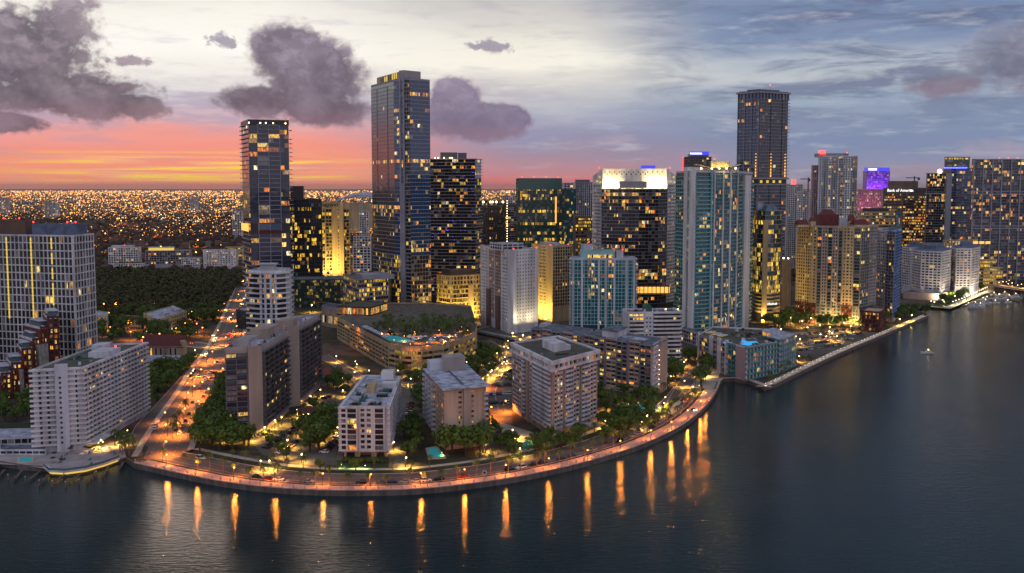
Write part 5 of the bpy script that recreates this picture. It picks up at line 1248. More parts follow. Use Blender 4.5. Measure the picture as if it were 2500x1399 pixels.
b_ = far('slim grey finned tower beside the floodlit hotel crown', 1403, 1404, 1447, 446, 1420, core='core_dark', st='fins', litp=.06, phi=3); b_.pent('plant_room', .1, .5, .1, .9, 4, 'slab_dark')
far('brown office block with a few yellow floors, half hidden left of the dark hotel', 1404, 1405, 1447, 532, 1230, st='band', litp=.4, pal='yellow', phi=3, core='brown_wall', name='office_tower', cat='office')
b_ = far('dark brown ribbed tower with yellow lights along its rounded top', 1172, 1176, 1232, 490, 1480, core='brown_wall', st='fins', band='brown_wall', pier='dark_wall', litp=.06, phi=4)
for px in (1180, 1197, 1203, 1212, 1228):
    m = MB(); m.ball((*V(px, 1474, 492), ZD(493, 1474)), 1.3); b_.part('roof_lamp', m, 'warm_bulb')
b_ = far('grey balconied tower with a line of edge lights behind the dark brown ribbed tower', 1228, 1232, 1262, 500, 1560, st='slab', litp=.12, phi=4)
for k in range(22): m = MB(); q = V(1238, 1555, 560); m.ball((q[0], q[1] - 2, 30 + k * 3.6), .5, 5, 3); b_.part('edge_light', m, 'warm_bulb')
b_ = far('dark office tower topped by a glowing blue sign, left of the lone slate tower', 1667, 1672, 1737, 384, 1560, st='slab', litp=.06, band='slab_dark', phi=6, name='office_tower', cat='office')
c_ = B('x', '', '', push(V(1684, 1570, 384), V(1730, 1570, 384), 20), ZD(376, 1570), z0=b_.z1, core='slab_dark', root=b_, parapet=0)
m = MB(); m.prism(push(V(1684, 1568, 376), V(1731, 1568, 376), 1), ZD(379, 1568), ZD(370, 1568)); b_.part('blue_sign_board', m, 'sign_blue')
for k in range(10):
    q = V(1686.5 + k * 2.9, 1566.5, 375); m = MB(); m.box(q[0], q[1], 1.3, .3, ZD(377, 1566), ZD(372.2 + (k % 2) * .8, 1566)); b_.part('sign_letter', m, 'sign_white')
for k in range(12): m = MB(); m.ball((*V(1667.5, 1562, 400), ZD(385 + k * 6, 1560)), 1.0); b_.part('red_edge_light', m, 'red_light')
b_ = far('pale patterned lattice tower right behind the lone slate tower', 1918, 1921, 1960, 452, 1560, core='slab_dark', st='grid', litp=.05, phi=4, bw=2.8, fh=3, sp=1.2, pr=1.1)
m = MB(); m.prism(push(V(1935, 1565, 440), V(1943, 1565, 440), 6), b_.z1, ZD(438, 1565)); b_.part('red_lantern', m, 'red_light')
far('grey lattice fronted lower tower right of the patterned tower', 1944, 1946, 1975, 470, 1500, core='slab_dark', st='grid', litp=.05, phi=4, bw=2.8, fh=3, sp=1.2, pr=1.1)
b_ = far('distant pinkish towers with lit roof behind the crane', 1957, 1958, 1985, 462, 2300, core='pink_wall', st='grid', litp=.1, phi=4)
b_ = far('tall white and teal tower with a red lit rooftop lantern', 1998, 2000, 2094, 382, 1480, core='white_cool', st='grid', litp=.12, phi=3, parapet=1, pane='teal', litf=lambda i, j, nf, nb: .4 if j in (4, 9, 14) else .05)
for t0, t1 in ((.12, .2), (.36, .46), (.55, .62), (.86, .99)):
    b_.face(b_.along(1, t0), b_.along(1, t1), 20, b_.z1 - 2, fh=3.3, bw=4, sp=.5, sd=1.5, band='slab_grey', pr=.3, pd=.9, pier='slab_grey', litp=.2, pane='teal', ext=False)
c_ = B('x', '', '', push(V(1999, 1490, 372), V(2072, 1490, 372), 22), ZD(376, 1490), z0=b_.z1, core='slab_grey', root=b_)
m = MB(); m.prism(push(V(2003, 1488, 372), V(2015, 1488, 372), 8), c_.z1, ZD(368, 1488)); b_.part('red_lantern', m, 'red_light')
b_.redlight(pt=(*V(2068, 1492, 372), c_.z1))
far('pink tinted lower wing on the left of the tall white and teal tower', 1981, 1983, 1999, 405, 1490, core='pink_wall', st='grid', band='pink_wall', pier='pink_wall', litp=.08, phi=3, bw=2.8)
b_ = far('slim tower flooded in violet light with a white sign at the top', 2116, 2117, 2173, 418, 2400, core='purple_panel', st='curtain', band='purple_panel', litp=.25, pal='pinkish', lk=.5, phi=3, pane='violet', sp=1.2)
m = MB(); m.prism(push(V(2117, 2398, 410), V(2172, 2398, 410), 20), b_.z1, ZD(409, 2398)); b_.part('blue_crown', m, 'sign_blue')
m = MB(); m.prism(push(V(2120, 2395, 413), V(2141, 2395, 413), 1), ZD(416, 2395), ZD(411, 2395)); b_.part('white_sign', m, 'sign_white')
for k in range(5):
    q = V(2122 + k * 11, 2380, 470); m = MB(); m.box(q[0], q[1], 2, 2, ZD(474, 2380), ZD(473, 2380)); f_ = b_.part('floodlight', m, 'metal_dark')
    ld = bpy.data.lights.new('violet_lamp', 'AREA'); ld.energy = 15000; ld.color = (.5, .12, 1.0); ld.size = 8; lo = bpy.data.objects.new('violet_lamp', ld); COL.objects.link(lo); lo.parent = f_; lo.location = (q[0] - b_.root.location[0], q[1] - b_.root.location[1], ZD(472, 2380) - b_.root.location[2]); lo.rotation_euler = (R(150), 0, 0)
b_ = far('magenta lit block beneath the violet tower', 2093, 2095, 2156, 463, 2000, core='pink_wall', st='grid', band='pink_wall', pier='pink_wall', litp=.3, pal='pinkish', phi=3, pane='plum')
for k in range(4):
    q = V(2102 + k * 15, 1980, 500); m = MB(); m.box(q[0], q[1], 2, 2, ZD(512, 1980), ZD(511, 1980)); f_ = b_.part('floodlight', m, 'metal_dark')
    ld = bpy.data.lights.new('magenta_lamp', 'AREA'); ld.energy = 1500; ld.color = (1.0, .16, .4); ld.size = 8; lo = bpy.data.objects.new('magenta_lamp', ld); COL.objects.link(lo); lo.parent = f_; lo.location = (q[0] - b_.root.location[0], q[1] - b_.root.location[1], ZD(510, 1980) - b_.root.location[2]); lo.rotation_euler = (R(150), 0, 0)
b_ = far('brown bank office tower with a white lettered sign on its parapet', 2156, 2158, 2262, 461, 1700, core='brown_wall', st='band', litp=.35, pal='amber', phi=3, lr=rnd(60, [.1, .2, .5, .7]), name='office_tower', cat='office', parapet=0)
m = MB(); A_ = b_.along(1, 0); B_ = b_.along(1, 1); d_ = sub(B_, A_); m.obx((A_[0], A_[1] - .9), d_, (0, .5), ZD(471, 1700), b_.z1 + .4); b_.part('sign_band', m, 'dark_wall')
text_on(b_, 'Bank of America', (V(2197, 1697, 465)[0], V(2197, 1697, 465)[1] - 1.6), R(3), ZD(468, 1697), 6.2, 'sign_white')
m = MB(); q = V(2224, 1695, 465); m.box(q[0], q[1] - 1.2, 3.4, .3, ZD(467, 1695), ZD(463, 1695)); b_.part('sign_emblem', m, 'sign_white')
b_.pent('plant_room', .72, .95, .1, .8, 12, 'brown_wall')
b_ = far('tan office block with long dark window bands and black top box behind the red roofs', 2096, 2098, 2186, 520, 1350, core='sand', st='band', band='sand', pier='sand', litp=.3, phi=3, name='office_tower', cat='office', bw=4); b_.pent('plant_room', .2, .75, .1, .8, 6, 'core_dark')
far('narrow dark teal glass slab beside the tan office block', 2185, 2187, 2203, 517, 1330, core='core_teal', st='curtain', litp=.02, pane='teal', phi=3)
far('wide brown office building full of amber lit floors behind the wavy hotel', 2203, 2205, 2276, 490, 1560, core='brown_wall', st='band', litp=.55, phi=3, name='office_tower', cat='office', lr=rnd(60, [.3, .5, .8]))
b_ = far('dark glass tower with bright amber top windows, left of the two grey framed towers', 2262, 2264, 2318, 424, 1480, st='slab', litp=.12, phi=3, fh=3.5, bw=3.4, litf=lambda i, j, nf, nb: .5 if i > nf - 6 else (.35 if j in (6, 7) else .1))
b_.ring('belt', ZD(474, 1480), ZD(471, 1480), 1, .2, 'slab_grey'); m = MB(); m.ball((*V(2294, 1485, 420), b_.z1 + 3), 3.2); b_.part('roof_dome_lamp', m, 'warm_bulb'); m = MB(); m.prism(push(V(2310, 1476, 500), V(2322, 1476, 500), 8), ZG, b_.z1); b_.part('pale_edge_wall', m, 'grey_paint')
b_ = far('dark glass tower with a blue lit rooftop rim', 2321, 2322, 2377, 412, 1500, st='slab', litp=.12, pane='blue', phi=3, fh=3.5, litf=lambda i, j, nf, nb: .5 if i < 14 else .1)
for k in range(16): m = MB(); m.ball((*V(2306 + k * 3.6, 1496, 412), b_.z1 + 1.2), .9, 5, 3); b_.part('blue_rim_light', m, 'blue_light')
m = MB(); m.prism(push(V(2330, 1500, 410), V(2368, 1500, 410), 16), b_.z1, b_.z1 + 7, push(V(2345, 1504, 410), V(2355, 1504, 410), 6)); b_.part('pyramid_roof', m, 'roof_grey')
b_ = far('green glass office tower rising behind the blue rimmed tower', 2306, 2308, 2368, 384, 1750, core='core_green', st='curtain', litp=.3, pal='yellow', pane='green', phi=3, lr=rnd(80, [.02, .3, .7]), name='office_tower', cat='office')
D_ = 1380; b_ = far('very wide dark framed tower with pale cross belts, cut by the right edge', 2374, 2378, 2560, 389, D_, st='slab', litp=.12, phi=-2, fh=3.6, bw=4.3, sp=.35, parapet=.5, pane='navy')
A_, B_ = b_.poly[1], b_.poly[2]
for k in range(9):
    t = k / 8; m = MB(); q = b_.along(1, t); m.box(q[0], q[1] - 1.2, 1.1, 1.6, ZG, b_.z1 + .6); b_.part('frame_column', m, 'grey_paint')
for y in (388.6, 467, 474, 551, 557):
    m = MB(); d_ = sub(B_, A_); m.obx((A_[0], A_[1] - 1.85), d_, (0, 1.7), ZD(y + 1.6, D_), ZD(y, D_)); b_.part('frame_belt', m, 'grey_paint')
for px in (2440, 2462, 2484): b_.redlight(pt=(*V(px, D_ + 3, 388), b_.z1))
for px in (2382, 2397, 2412):
    q = V(px, D_ - 3, 592); m = MB(); m.box(q[0], q[1], 6, .4, ZD(595, D_), ZD(589, D_)); b_.part('lit_window_bay', m, 'strip_amber')
far('low beige block with white lit square windows between the wavy hotel and the framed tower', 2302, 2304, 2372, 588, 1350, core='sand', st='grid', band='sand', pier='sand', litp=.7, pal='white', phi=2, parapet=1)
# terraced mall by the river
for k, (x0, x1, y, D) in enumerate(((2386, 2432, 636, 1310), (2384, 2448, 655, 1290))):
    b_ = far(('upper' if k == 0 else 'lower') + ' storey of the terraced riverside hall with long amber light bands', x0, x0 + 2, x1, y, D, core='sand', st='band', band='sand', pier='sand', litp=.9, pal='yellow', phi=2, fh=4.5, name='riverside_hall', cat='hall', lk=.8, bw=8, pr=.1)
# left background blocks
b_ = far('white apartment towers with a red beacon beyond the dark wood', 261, 264, 337, 606, 1660, core='white_cool', st='grid', litp=.1, phi=8, fh=3.2, bw=3.6, name='apartment_block', cat='apartments'); b_.pent('plant_room', .1, .3, .1, .8, 3, 'white_cool'); b_.pent('plant_room', .55, .9, .1, .8, 4, 'white_cool'); b_.redlight(pt=(*b_.along(1, .55), b_.z1 + 3))
far('low white annex with a black roof rim in front of the white apartment towers', 275, 277, 348, 645, 1560, core='white_cool', st='grid', litp=.1, phi=8, name='apartment_block', cat='apartments', roof='dark_wall', pmat='dark_wall')
b_ = far('wide grey gridded block with a yellow lit rooftop, beyond the dark wood', 352, 355, 462, 613, 1650, core='grey_paint', st='grid', litp=.12, phi=8, fh=3.4, bw=4, sp=.6, pr=.6, name='office_block', cat='office', band='grey_paint', pier='grey_paint'); b_.pent('lit_roof_storey', .08, .7, .05, .6, 4, 'strip_yellow'); b_.pent('roof_slab', .06, .72, .03, .62, 1, 'white_cool', z=b_.z1 + 4.2)
far('low grey block with a white framed window bay, right of the wide grey gridded block', 440, 442, 487, 632, 1600, core='white_cool', st='grid', litp=.15, phi=8, name='office_block', cat='office')
b_ = far('pale chequered apartment block with warm windows left of the sunset glass tower', 493, 496, 576, 612, 1610, core='white_cool', st='grid', litp=.3, phi=8, fh=3, bw=4, sp=1.3, pr=2, name='apartment_block', cat='apartments')
far('low lit pavilion roof beside the chequered apartment block', 548, 550, 592, 605, 1700, core='sand', st='band', band='sand', pier='sand', litp=.9, pal='yellow', phi=8, name='pavilion', cat='pavilion', bw=7)
for i, (x0, x1, y, D, lb) in enumerate(((107, 141, 494, 4200, 'hazy grey tower far out in the sea of city lights, upper left'), (0, 20, 482, 5200, 'faint distant block at the far left edge of the horizon lights'), (462, 482, 482, 5200, 'tiny pinkish tower on the plain left of the sunset glass tower'), (566, 590, 516, 2600, 'small pale tower just left of the sunset glass tower'), (876, 900, 516, 2400, 'pale block below the stadium roof'), (860, 905, 604, 1500, 'white apartment block between the beige sign tower and the tallest tower'), (862, 905, 578, 1750, 'dark low block with white roof left of the tallest tower'), (1165, 1182, 600, 1450, 'white tower sliver left of the boxed penthouse tower'), (1225, 1262, 478, 2600, 'faint tower at the horizon above the dark brown ribbed tower'), (1375, 1400, 447, 1900, 'pale cluster of roofs right of the green topped tower'), (1735, 1742, 440, 1900, 'thin tower behind the winged roof canopy'))):
    far(lb, x0, x0 + 1, x1, y, D, core='grey_paint' if i % 2 else 'concrete_warm', st='grid', litp=.15, phi=6, name='distant_tower', cat='tower', fh=4, bw=5)
# ============================================================ low buildings
def gable(b, P, z0, h, mt, over=.6):
    """gabled roof over a quad; ridge runs along P0-P1"""
    m = MB(); a = ((P[0][0] + P[3][0]) / 2, (P[0][1] + P[3][1]) / 2); c = ((P[1][0] + P[2][0]) / 2, (P[1][1] + P[2][1]) / 2)
    m.v = [(x, y, z0) for x, y in P] + [(a[0], a[1], z0 + h), (c[0], c[1], z0 + h)]
    m.f = [(0, 1, 5, 4), (2, 3, 4, 5), (1, 2, 5), (3, 0, 4), (3, 2, 1, 0)]; m.c = [None] * 5
    b.part('tiled_roof', m, mt)
def church():
    P = [Vb(352, 880), Vb(447, 882), Vb(455, 862)]; P.append(backof(*P)); z = 12
    b = B('church', 'tan church with a red tiled gable roof, orange lit at its right end', 'church', P, z, core='sand', roof='roof_grey', parapet=0)
    b.faces([0], z0=3, z1=11, fh=8, bw=3.6, sp=1.5, sd=.2, band='tan', pr=2.4, pd=.25, pier='tan', litp=.05)
    gable(b, b.inset(-.8), z, 6.5, 'roof_tile_red')
    m = MB(); m.prism(push((P[1][0] - .2, P[1][1] - .4), (P[1][0] + 2.6, P[1][1] + 1.0), 9), ZG, z + 4); b.part('end_gable_wall', m, 'sand')
    P2 = [Vb(352, 905), Vb(436, 905), Vb(441, 888)]; P2.append(backof(*P2)); c = B('annex', 'low white flat roofed hall in front of the red roofed church', 'hall', P2, 7.5, core='white_cool', roof='roof_white', pmat='white_paint', parapet=.6)
    c.faces([0], z0=3, z1=7, fh=4, bw=5, sp=2.2, sd=.1, band='white_cool', pr=2.6, pd=.12, pier='white_cool', litp=0)
church()
def flats(px0, px1, px2, yb0, yb1, yb2, z, lb, core='white_cool', roof='roof_white', nm='apartment_block', fl=3.2, lp=.06):
    P = [Vb(px0, yb0), Vb(px1, yb1), Vb(px2, yb2)]; P.append(backof(*P))
    b = B(nm, lb, 'building', P, z, core=core, roof=roof, pmat=core, parapet=.8)
    b.faces([0, 1], z0=ZG + .5, z1=z, fh=fl, bw=4, sp=1.5, sd=.15, band=core, pr=1.8, pd=.18, pier=core, litp=lp)
    return b
b_ = flats(352, 385, 457, 803, 822, 798, 15, 'cream four storey apartment block with white roof boxes beyond the church', core='cream'); b_.pent('stair_house', .3, .8, .35, .5, 2.6, 'roof_white'); b_.pent('stair_house', .3, .8, .75, .9, 2.6, 'roof_white')
b_ = flats(228, 263, 266, 800, 803, 790, 12, 'pale block just right of the white grid tower', core='cream')
flats(302, 345, 352, 796, 800, 788, 7, 'low building with a dark red gable roof and coloured lights beyond the hotel', core='sand', roof='brick_red', nm='restaurant', lp=.4)
flats(578, 608, 622, 800, 806, 796, 17, 'small dark building with a vaulted roof at the foot of the sunset glass tower', core='dark_wall', roof='roof_white', nm='lobby_building')
for i in range(9):
    pass
# stadium with curved roof far away
def stadium():
    D = 2900; b = thing('stadium', 'distant white stadium with a curved sliding roof left of the tallest tower', 'stadium', (*V(885, D, 490), ZG)); b['_off'] = list(b.location)
    m = MB(); n = 14; c = V(886, D, 490); rx, ry = 68, 60; prev = None; z0 = ZD(497, D); zt_ = ZD(473, D)
    for k in range(n + 1):
        t = math.pi * k / n; x = c[0] - rx * math.cos(t); z = z0 + (zt_ - z0) * math.sin(t)
        i = len(m.v); m.v += [(x, c[1] - ry, z - 2), (x, c[1] + ry, z + 4), (x, c[1] - ry, z - 8), (x, c[1] + ry, z - 8)]
        if prev is not None: m.f += [(prev, i, i + 1, prev + 1), (prev + 2, i + 2, i, prev)]; m.c += [None, None]
        prev = i
    m.build('curved_roof', 'roof_white', b)
    m = MB(); m.box(c[0], c[1], 150, 110, ZG, z0 + 2); m.build('stand', 'sand', b)
    m = MB(); m.box(c[0] + 4, c[1] - 60, 10, 6, ZG, z0 + 8); m.build('stair_tower', 'concrete', b)
stadium()
# ---- garage podium with the pool deck
ZP = 19.0
front_px = [(824, 777), (949, 842), (980, 848), (1030, 850), (1082, 844), (1130, 829), (1160, 814), (1164, 800)]
FP = [G(x, y, ZP) for x, y in front_px]
def podium():
    poly = FP + [V(1150, 960, 790), V(1050, 985, 780), V(905, 985, 775)]
    b = B('pool_podium', 'curved tan parking podium with a lit pool deck and palms on its roof', 'garage', poly, ZP, core='cream', roof='gravel', pmat='sand', parapet=1.2)
    b.face(FP[0], FP[1], ZG + 1, ZP - 2.0, fh=3.0, bw=9, sp=1.4, sd=.3, band='sand', pr=.8, pd=.35, pier='sand', litp=.04, pane='bronze', ext=False)
    for i in range(1, 7):
        b.face(FP[i], FP[i + 1], ZG + 1, ZP - 2.6, fh=3.1, bw=8, sp=1.5, sd=.35, band='sand', pr=.3, pd=.38, pier='sand', litp=.55, pal='yellow', lk=.5, ext=False, pane='bronze')
    m = MB(); m.prism(push(*[V(945, 737, 890), V(951, 733, 890)], 4), ZG, ZP - 4); b.part('lit_stair', m, 'strip_yellow')
    # pool
    q = [(930, 822), (948, 818), (975, 822), (1000, 829), (1008, 836), (985, 838), (950, 832)]
    m = MB(); m.prism([G(x, y, ZP) for x, y in q][::-1], ZP + .13, ZP + .2); b.part('swimming_pool', m, 'pool_lit')
    q = [(905, 832), (930, 838), (945, 838), (918, 826)]
    m = MB(); m.prism([G(883, 806, ZP), G(945, 836, ZP), G(952, 832, ZP), G(893, 803, ZP)], ZP + 2.6, ZP + 3.0); b.part('pergola_roof', m, 'roof_white')
    # dark restaurant roof on the left of the deck
    P2 = [V(826, 900, 780), V(905, 892, 790), V(945, 930, 780), V(870, 950, 770)]; c = B('x', '', '', P2, ZP + 6.5, z0=ZP, core='tan', roof='roof_dark', root=b, pmat='dark_wall', parapet=.8)
    c.faces([0, 1], z0=ZP, fh=6, bw=4, sp=.8, sd=1, band='dark_wall', pr=.6, pd=.6, pier='tan', litp=.6, pal='amber')
    P3 = [V(785, 960, 760), V(845, 930, 765), V(858, 960, 755)]; P3.append(backof(*P3)); c = B('gate_building', 'tan rectangular gateway building left of the pool podium', 'building', P3, ZD(757, 940), core='tan', roof='roof_grey', pmat='grey_paint', parapet=1.5)
    c.faces([0], z0=4, z1=12, fh=8, bw=9, sp=1.5, sd=.6, band='tan', pr=2, pd=.7, pier='tan', litp=.9, pal='amber')
    return b
pod = podium()
umb_n = 0
def umbrella(x, y, z):
    global umb_n; umb_n += 1
    t = thing('parasol', 'lit cream parasol on the pool deck of the curved podium', 'parasol', (x, y, z), 'parasols on the pool deck')
    m = MB(); m.tube([(x, y, z), (x, y, z + 2.3)], [.08, .08], 4); m.build('pole', 'metal_grey', t)
    m = MB(); n = 8; m.v = [(x + 1.5 * math.cos(k * .785), y + 1.5 * math.sin(k * .785), z + 2.0) for k in range(8)] + [(x, y, z + 2.9)]; m.f = [(k, (k + 1) % 8, 8) for k in range(8)]; m.c = [None] * 8; m.build('canopy', 'white_paint', t)
for k in range(34):
    px = random.uniform(985, 1118); py = 838 - abs(px - 1050) * .05 + random.uniform(-10, 6) - (px > 1090) * 6
    x, y = G(px, py, ZP); umbrella(x, y, ZP + .15)
# ---- low teal residential block with roof pool (right, at the corner)
def corner_block():
    z = zt(1822, 929, 850)
    P = [G(1706, 820, z), G(1822, 851, z), G(1896, 838, z), G(1880, 806, z), G(1740, 800, z)]
    b = B('residence', 'low teal and white waterfront residence with a glowing blue roof pool, at the seawall corner', 'apartments', P, z, core='white_cool', roof='roof_dark', pmat='white_paint', pane='teal', parapet=1.0)
    fh = (z - ZG - .5) / 6
    q = lambda t: b.along(0, t)
    b.face(q(0), q(.60), ZG + .5, z, fh=fh, bw=4.5, sp=1.0, sd=.4, band='slab_grey', pr=.3, pd=.4, pier='slab_grey', litp=.08, ext=False, pane='dark', curt=.6)
    b.face(q(.63), q(.80), ZG + .5, z, fh=fh, bw=4.5, sp=.9, sd=1.4, band='rail_teal', pr=.3, pd=.4, pier='slab_grey', litp=.1, ext=False)
    m = MB(); a, c = q(.82), P[1]; d_ = sub(c, a); l = math.hypot(*d_); n = (d_[1] / l, -d_[0] / l); m.obx(a, d_, (n[0] * .6, n[1] * .6), ZG, z + .3); b.part('blank_wall', m, 'pink_wall')
    b.faces([1], z0=ZG + .5, fh=fh, bw=4.0, sp=.9, sd=1.5, band='rail_teal', pr=.8, pd=.6, pier='white_paint', litp=.14, pane='teal')
    for t in (.01, .27, .31, .44, .48, .60, .63):
        a = q(t); d_ = sub(P[1], P[0]); l = math.hypot(*d_); n = (d_[1] / l, -d_[0] / l); m = MB(); m.obx(a, (d_[0] / l * .9, d_[1] / l * .9), (n[0] * 1.3, n[1] * 1.3), ZG, z + 2.6); b.part('white_fin', m, 'white_paint')
    for i, (px, py) in enumerate(((1736, 820), (1751, 824), (1766, 828))):
        x, y = G(px, py, z); m = MB(); m.box(x, y + 3, 4.2, 9, z + 2.2, z + 2.6, R(-38)); o_ = b.part('roof_canopy', m, 'white_paint'); m = MB(); m.box(x, y + 3, 3.6, 8, z + 2.0, z + 2.19, R(-38)); b.part('canopy_light', m, 'strip_yellow')
    m = MB(); m.prism([G(x, y, z) for x, y in ((1806, 841), (1826, 845), (1852, 839), (1846, 834), (1826, 835), (1812, 830))], z + .13, z + .4); b.part('roof_pool', m, 'pool_blue')
    m = MB(); m.prism([G(x, y, z) for x, y in ((1765, 838), (1782, 841), (1786, 838), (1770, 834))], z + .13, z + .4); b.part('plunge_pool', m, 'pool_blue')
    b.clutter(26, sz=2.0)
    z2 = z + 1
    P2 = [G(1868, 822, z2), G(1905, 832, z2), G(1941, 818, z2)]; P2.append(backof(*P2))
    c = B('residence', 'teal balconied residence wing with a white roof, behind the roof pool block', 'apartments', P2, z2, core='white_cool', roof='roof_white', pmat='white_paint', pane='teal', parapet=.8)
    c.faces([0, 1], z0=ZG + .5, fh=fh, bw=4.0, sp=.9, sd=1.5, band='rail_teal', pr=.8, pd=.6, pier='white_paint', litp=.12, pane='teal')
    z3 = z + 4; P3 = [G(1862, 808, z3), G(1880, 812, z3), G(1905, 805, z3)]; P3.append(backof(*P3)); c = B('roof_pavilion', 'white roof pavilion with lit canopies behind the roof pool block', 'pavilion', P3, z3, core='white_cool', roof='roof_white', parapet=.4)
    c.faces([0], z0=z + .4, z1=z3, fh=4, bw=4, sp=.4, sd=.4, band='white_paint', pr=.3, litp=.4)
    return b
cornerb = corner_block()
# canopy disc and tennis court
def disc():
    c = G(755, 1000, 6.5); t = thing('porch_canopy', 'round flat brown canopy over the entrance of the balconied slab tower', 'canopy', (c[0], c[1], ZG)); t['_off'] = list(t.location)
    m = MB(); P = [(c[0] + 6.6 * math.cos(k * .1963), c[1] + 8.5 * math.sin(k * .1963)) for k in range(32)]; m.prism(P, 6.0, 6.6); m.build('disc_roof', 'canopy_brown', t)
    for k in range(6):
        a = k * 1.047; m = MB(); m.tube([(c[0] + 5 * math.cos(a), c[1] + 6 * math.sin(a), ZG), (c[0] + 5 * math.cos(a), c[1] + 6 * math.sin(a), 6.0)], [.25, .25], 6); m.build('column', 'cream', t)
    m = MB(); P = [(c[0] + 3 * math.cos(k * .39), c[1] + 4 * math.sin(k * .39)) for k in range(16)]; m.prism(P, 5.9, 5.98); m.build('ceiling_light', 'strip_yellow', t)
disc()
# ============================================================ ground
SH = [(-700, 1150), (-200, 1128), (0, 1128), (60, 1137), (122, 1141), (130, 1151), (160, 1152), (205, 1146), (250, 1133), (285, 1121), (308, 1118), (330, 1132), (400, 1148), (470, 1163), (540, 1176), (620, 1187), (700, 1194), (780, 1198), (860, 1199), (940, 1198), (1020, 1195), (1100, 1188), (1180, 1178), (1260, 1166), (1340, 1150), (1420, 1131), (1500, 1108), (1560, 1088), (1620, 1062), (1670, 1035), (1710, 1003), (1735, 975), (1750, 950), (1757, 932), (1765, 925), (1790, 924), (1830, 930), (1868, 946), (1890, 939), (1960, 905), (2050, 862), (2150, 820), (2266, 771), (2264, 768), (2240, 757), (2256, 748), (2322, 754), (2350, 742), (2400, 720), (2440, 708), (2456, 699), (2500, 672), (2600, 640)]
SW = [G(*p) for p in SH]
land = SW + [(3000, 2300), (60000, 9000), (60000, 70000), (-60000, 70000), (-60000, 420), (-3000, 420)]
def flat(name, poly, z, mt, kind='structure', parent=None, label=None, cat=None):
    from mathutils.geometry import tessellate_polygon
    me = MB(); v3 = [Vector((x, y, 0)) for x, y in poly]
    me.v = [(x, y, z) for x, y in poly]; me.f = [tuple(t) for t in tessellate_polygon([v3])]
    # make faces look up
    out = []
    for f in me.f:
        a, b, c = (me.v[i] for i in f)
        out.append(f if (b[0] - a[0]) * (c[1] - a[1]) - (b[1] - a[1]) * (c[0] - a[0]) > 0 else f[::-1])
    me.f = out; me.c = [None] * len(out)
    o = me.build(name, mt, parent)
    if kind: o['kind'] = kind
    if label: o['label'] = label; o['category'] = cat
    return o
# ground material: dark vegetation and asphalt patches, street lamp glow painted in as brown
m_, n, p = principled('ground')
pos = n.new('ShaderNodeNewGeometry').outputs['Position']
f1 = n.noise(pos, 0.012, 5, 0.6); f2 = n.noise(pos, 0.06, 4, 0.6); f3 = n.noise(pos, 0.0016, 3, 0.5)
c = n.mix(n.ss(f1, 0.42, 0.58), C(58, 56, 32), C(92, 76, 62)); c = n.mix(n.ss(f2, 0.45, 0.62), c, C(30, 34, 18)); c = n.mix(n.ss(f3, 0.45, 0.6, 0, .6), c, C(84, 60, 52))
n.put(p.inputs['Base Color'], c); p.inputs['Roughness'].default_value = 0.95
flat('ground', land, ZG, 'ground')
# water
m_, n, p = principled('water')
pos = n.new('ShaderNodeNewGeometry').outputs['Position']
big = n.noise(pos, 0.006, 3, 0.5); w1 = n.noise(n.vm('MULTIPLY', pos, (0.6, 1.4, 1)), 0.36, 4, 0.66); w2 = n.noise(n.vm('MULTIPLY', pos, (0.8, 1.2, 1)), 1.5, 2, 0.6)
h = n.m('ADD', n.m('MULTIPLY', w1, 0.36), n.m('MULTIPLY', w2, 0.12))
bp = n.new('ShaderNodeBump'); bp.inputs['Distance'].default_value = 1.0; n.put(bp.inputs['Strength'], n.ss(big, 0.35, 0.65, 0.30, 0.58)); n.put(bp.inputs['Height'], h)
n.put(p.inputs['Normal'], bp.outputs[0])
n.put(p.inputs['Base Color'], n.mix(n.ss(big, 0.4, 0.6), C(17, 39, 43), C(29, 53, 57)))
p.inputs['Roughness'].default_value = 0.09; p.inputs['IOR'].default_value = 1.25; p.inputs['Specular IOR Level'].default_value = 0.5; p.inputs['Specular Tint'].default_value = (.62, .95, 1.0, 1)
o = flat('water', [(-60000, -3000), (60000, -3000), (60000, 9500), (3000, 4000), (-60000, 1500)], 0.0, 'water')

# ---- strips parallel to the shore
def offs(pts, d):
    out = []
    for i, p_ in enumerate(pts):
        a = pts[max(i - 1, 0)]; b = pts[min(i + 1, len(pts) - 1)]
        dx, dy = sub(b, a); l = math.hypot(dx, dy) or 1
        out.append((p_[0] - dy / l * d, p_[1] + dx / l * d))
    return out
def smooth(pts, k=5):
    out = []
    n = len(pts)
    for i in range(n - 1):
        p0, p1, p2, p3 = pts[max(i - 1, 0)], pts[i], pts[i + 1], pts[min(i + 2, n - 1)]
        for j in range(k):
            t = j / k
            out.append(tuple(0.5 * ((2 * p1[c]) + (-p0[c] + p2[c]) * t + (2 * p0[c] - 5 * p1[c] + 4 * p2[c] - p3[c]) * t * t + (-p0[c] + 3 * p1[c] - 3 * p2[c] + p3[c]) * t ** 3) for c in (0, 1)))
    out.append(pts[-1]); return out
i0, i1 = SH.index((330, 1132)), SH.index((1750, 950))
BAY = smooth(SW[i0:i1 + 1], 5)
def strip(name, line, d0, d1, z, mt, **kw):
    a, b = offs(line, d0), offs(line, d1); m = MB(); n = len(a)
    m.v = [(x, y, z) for x, y in a] + [(x, y, z) for x, y in b]
    for i in range(n - 1): m.f.append((i, i + 1, n + i + 1, n + i)); m.c.append(None)
    return tag(m.build(name, mt, **kw), kind='structure')
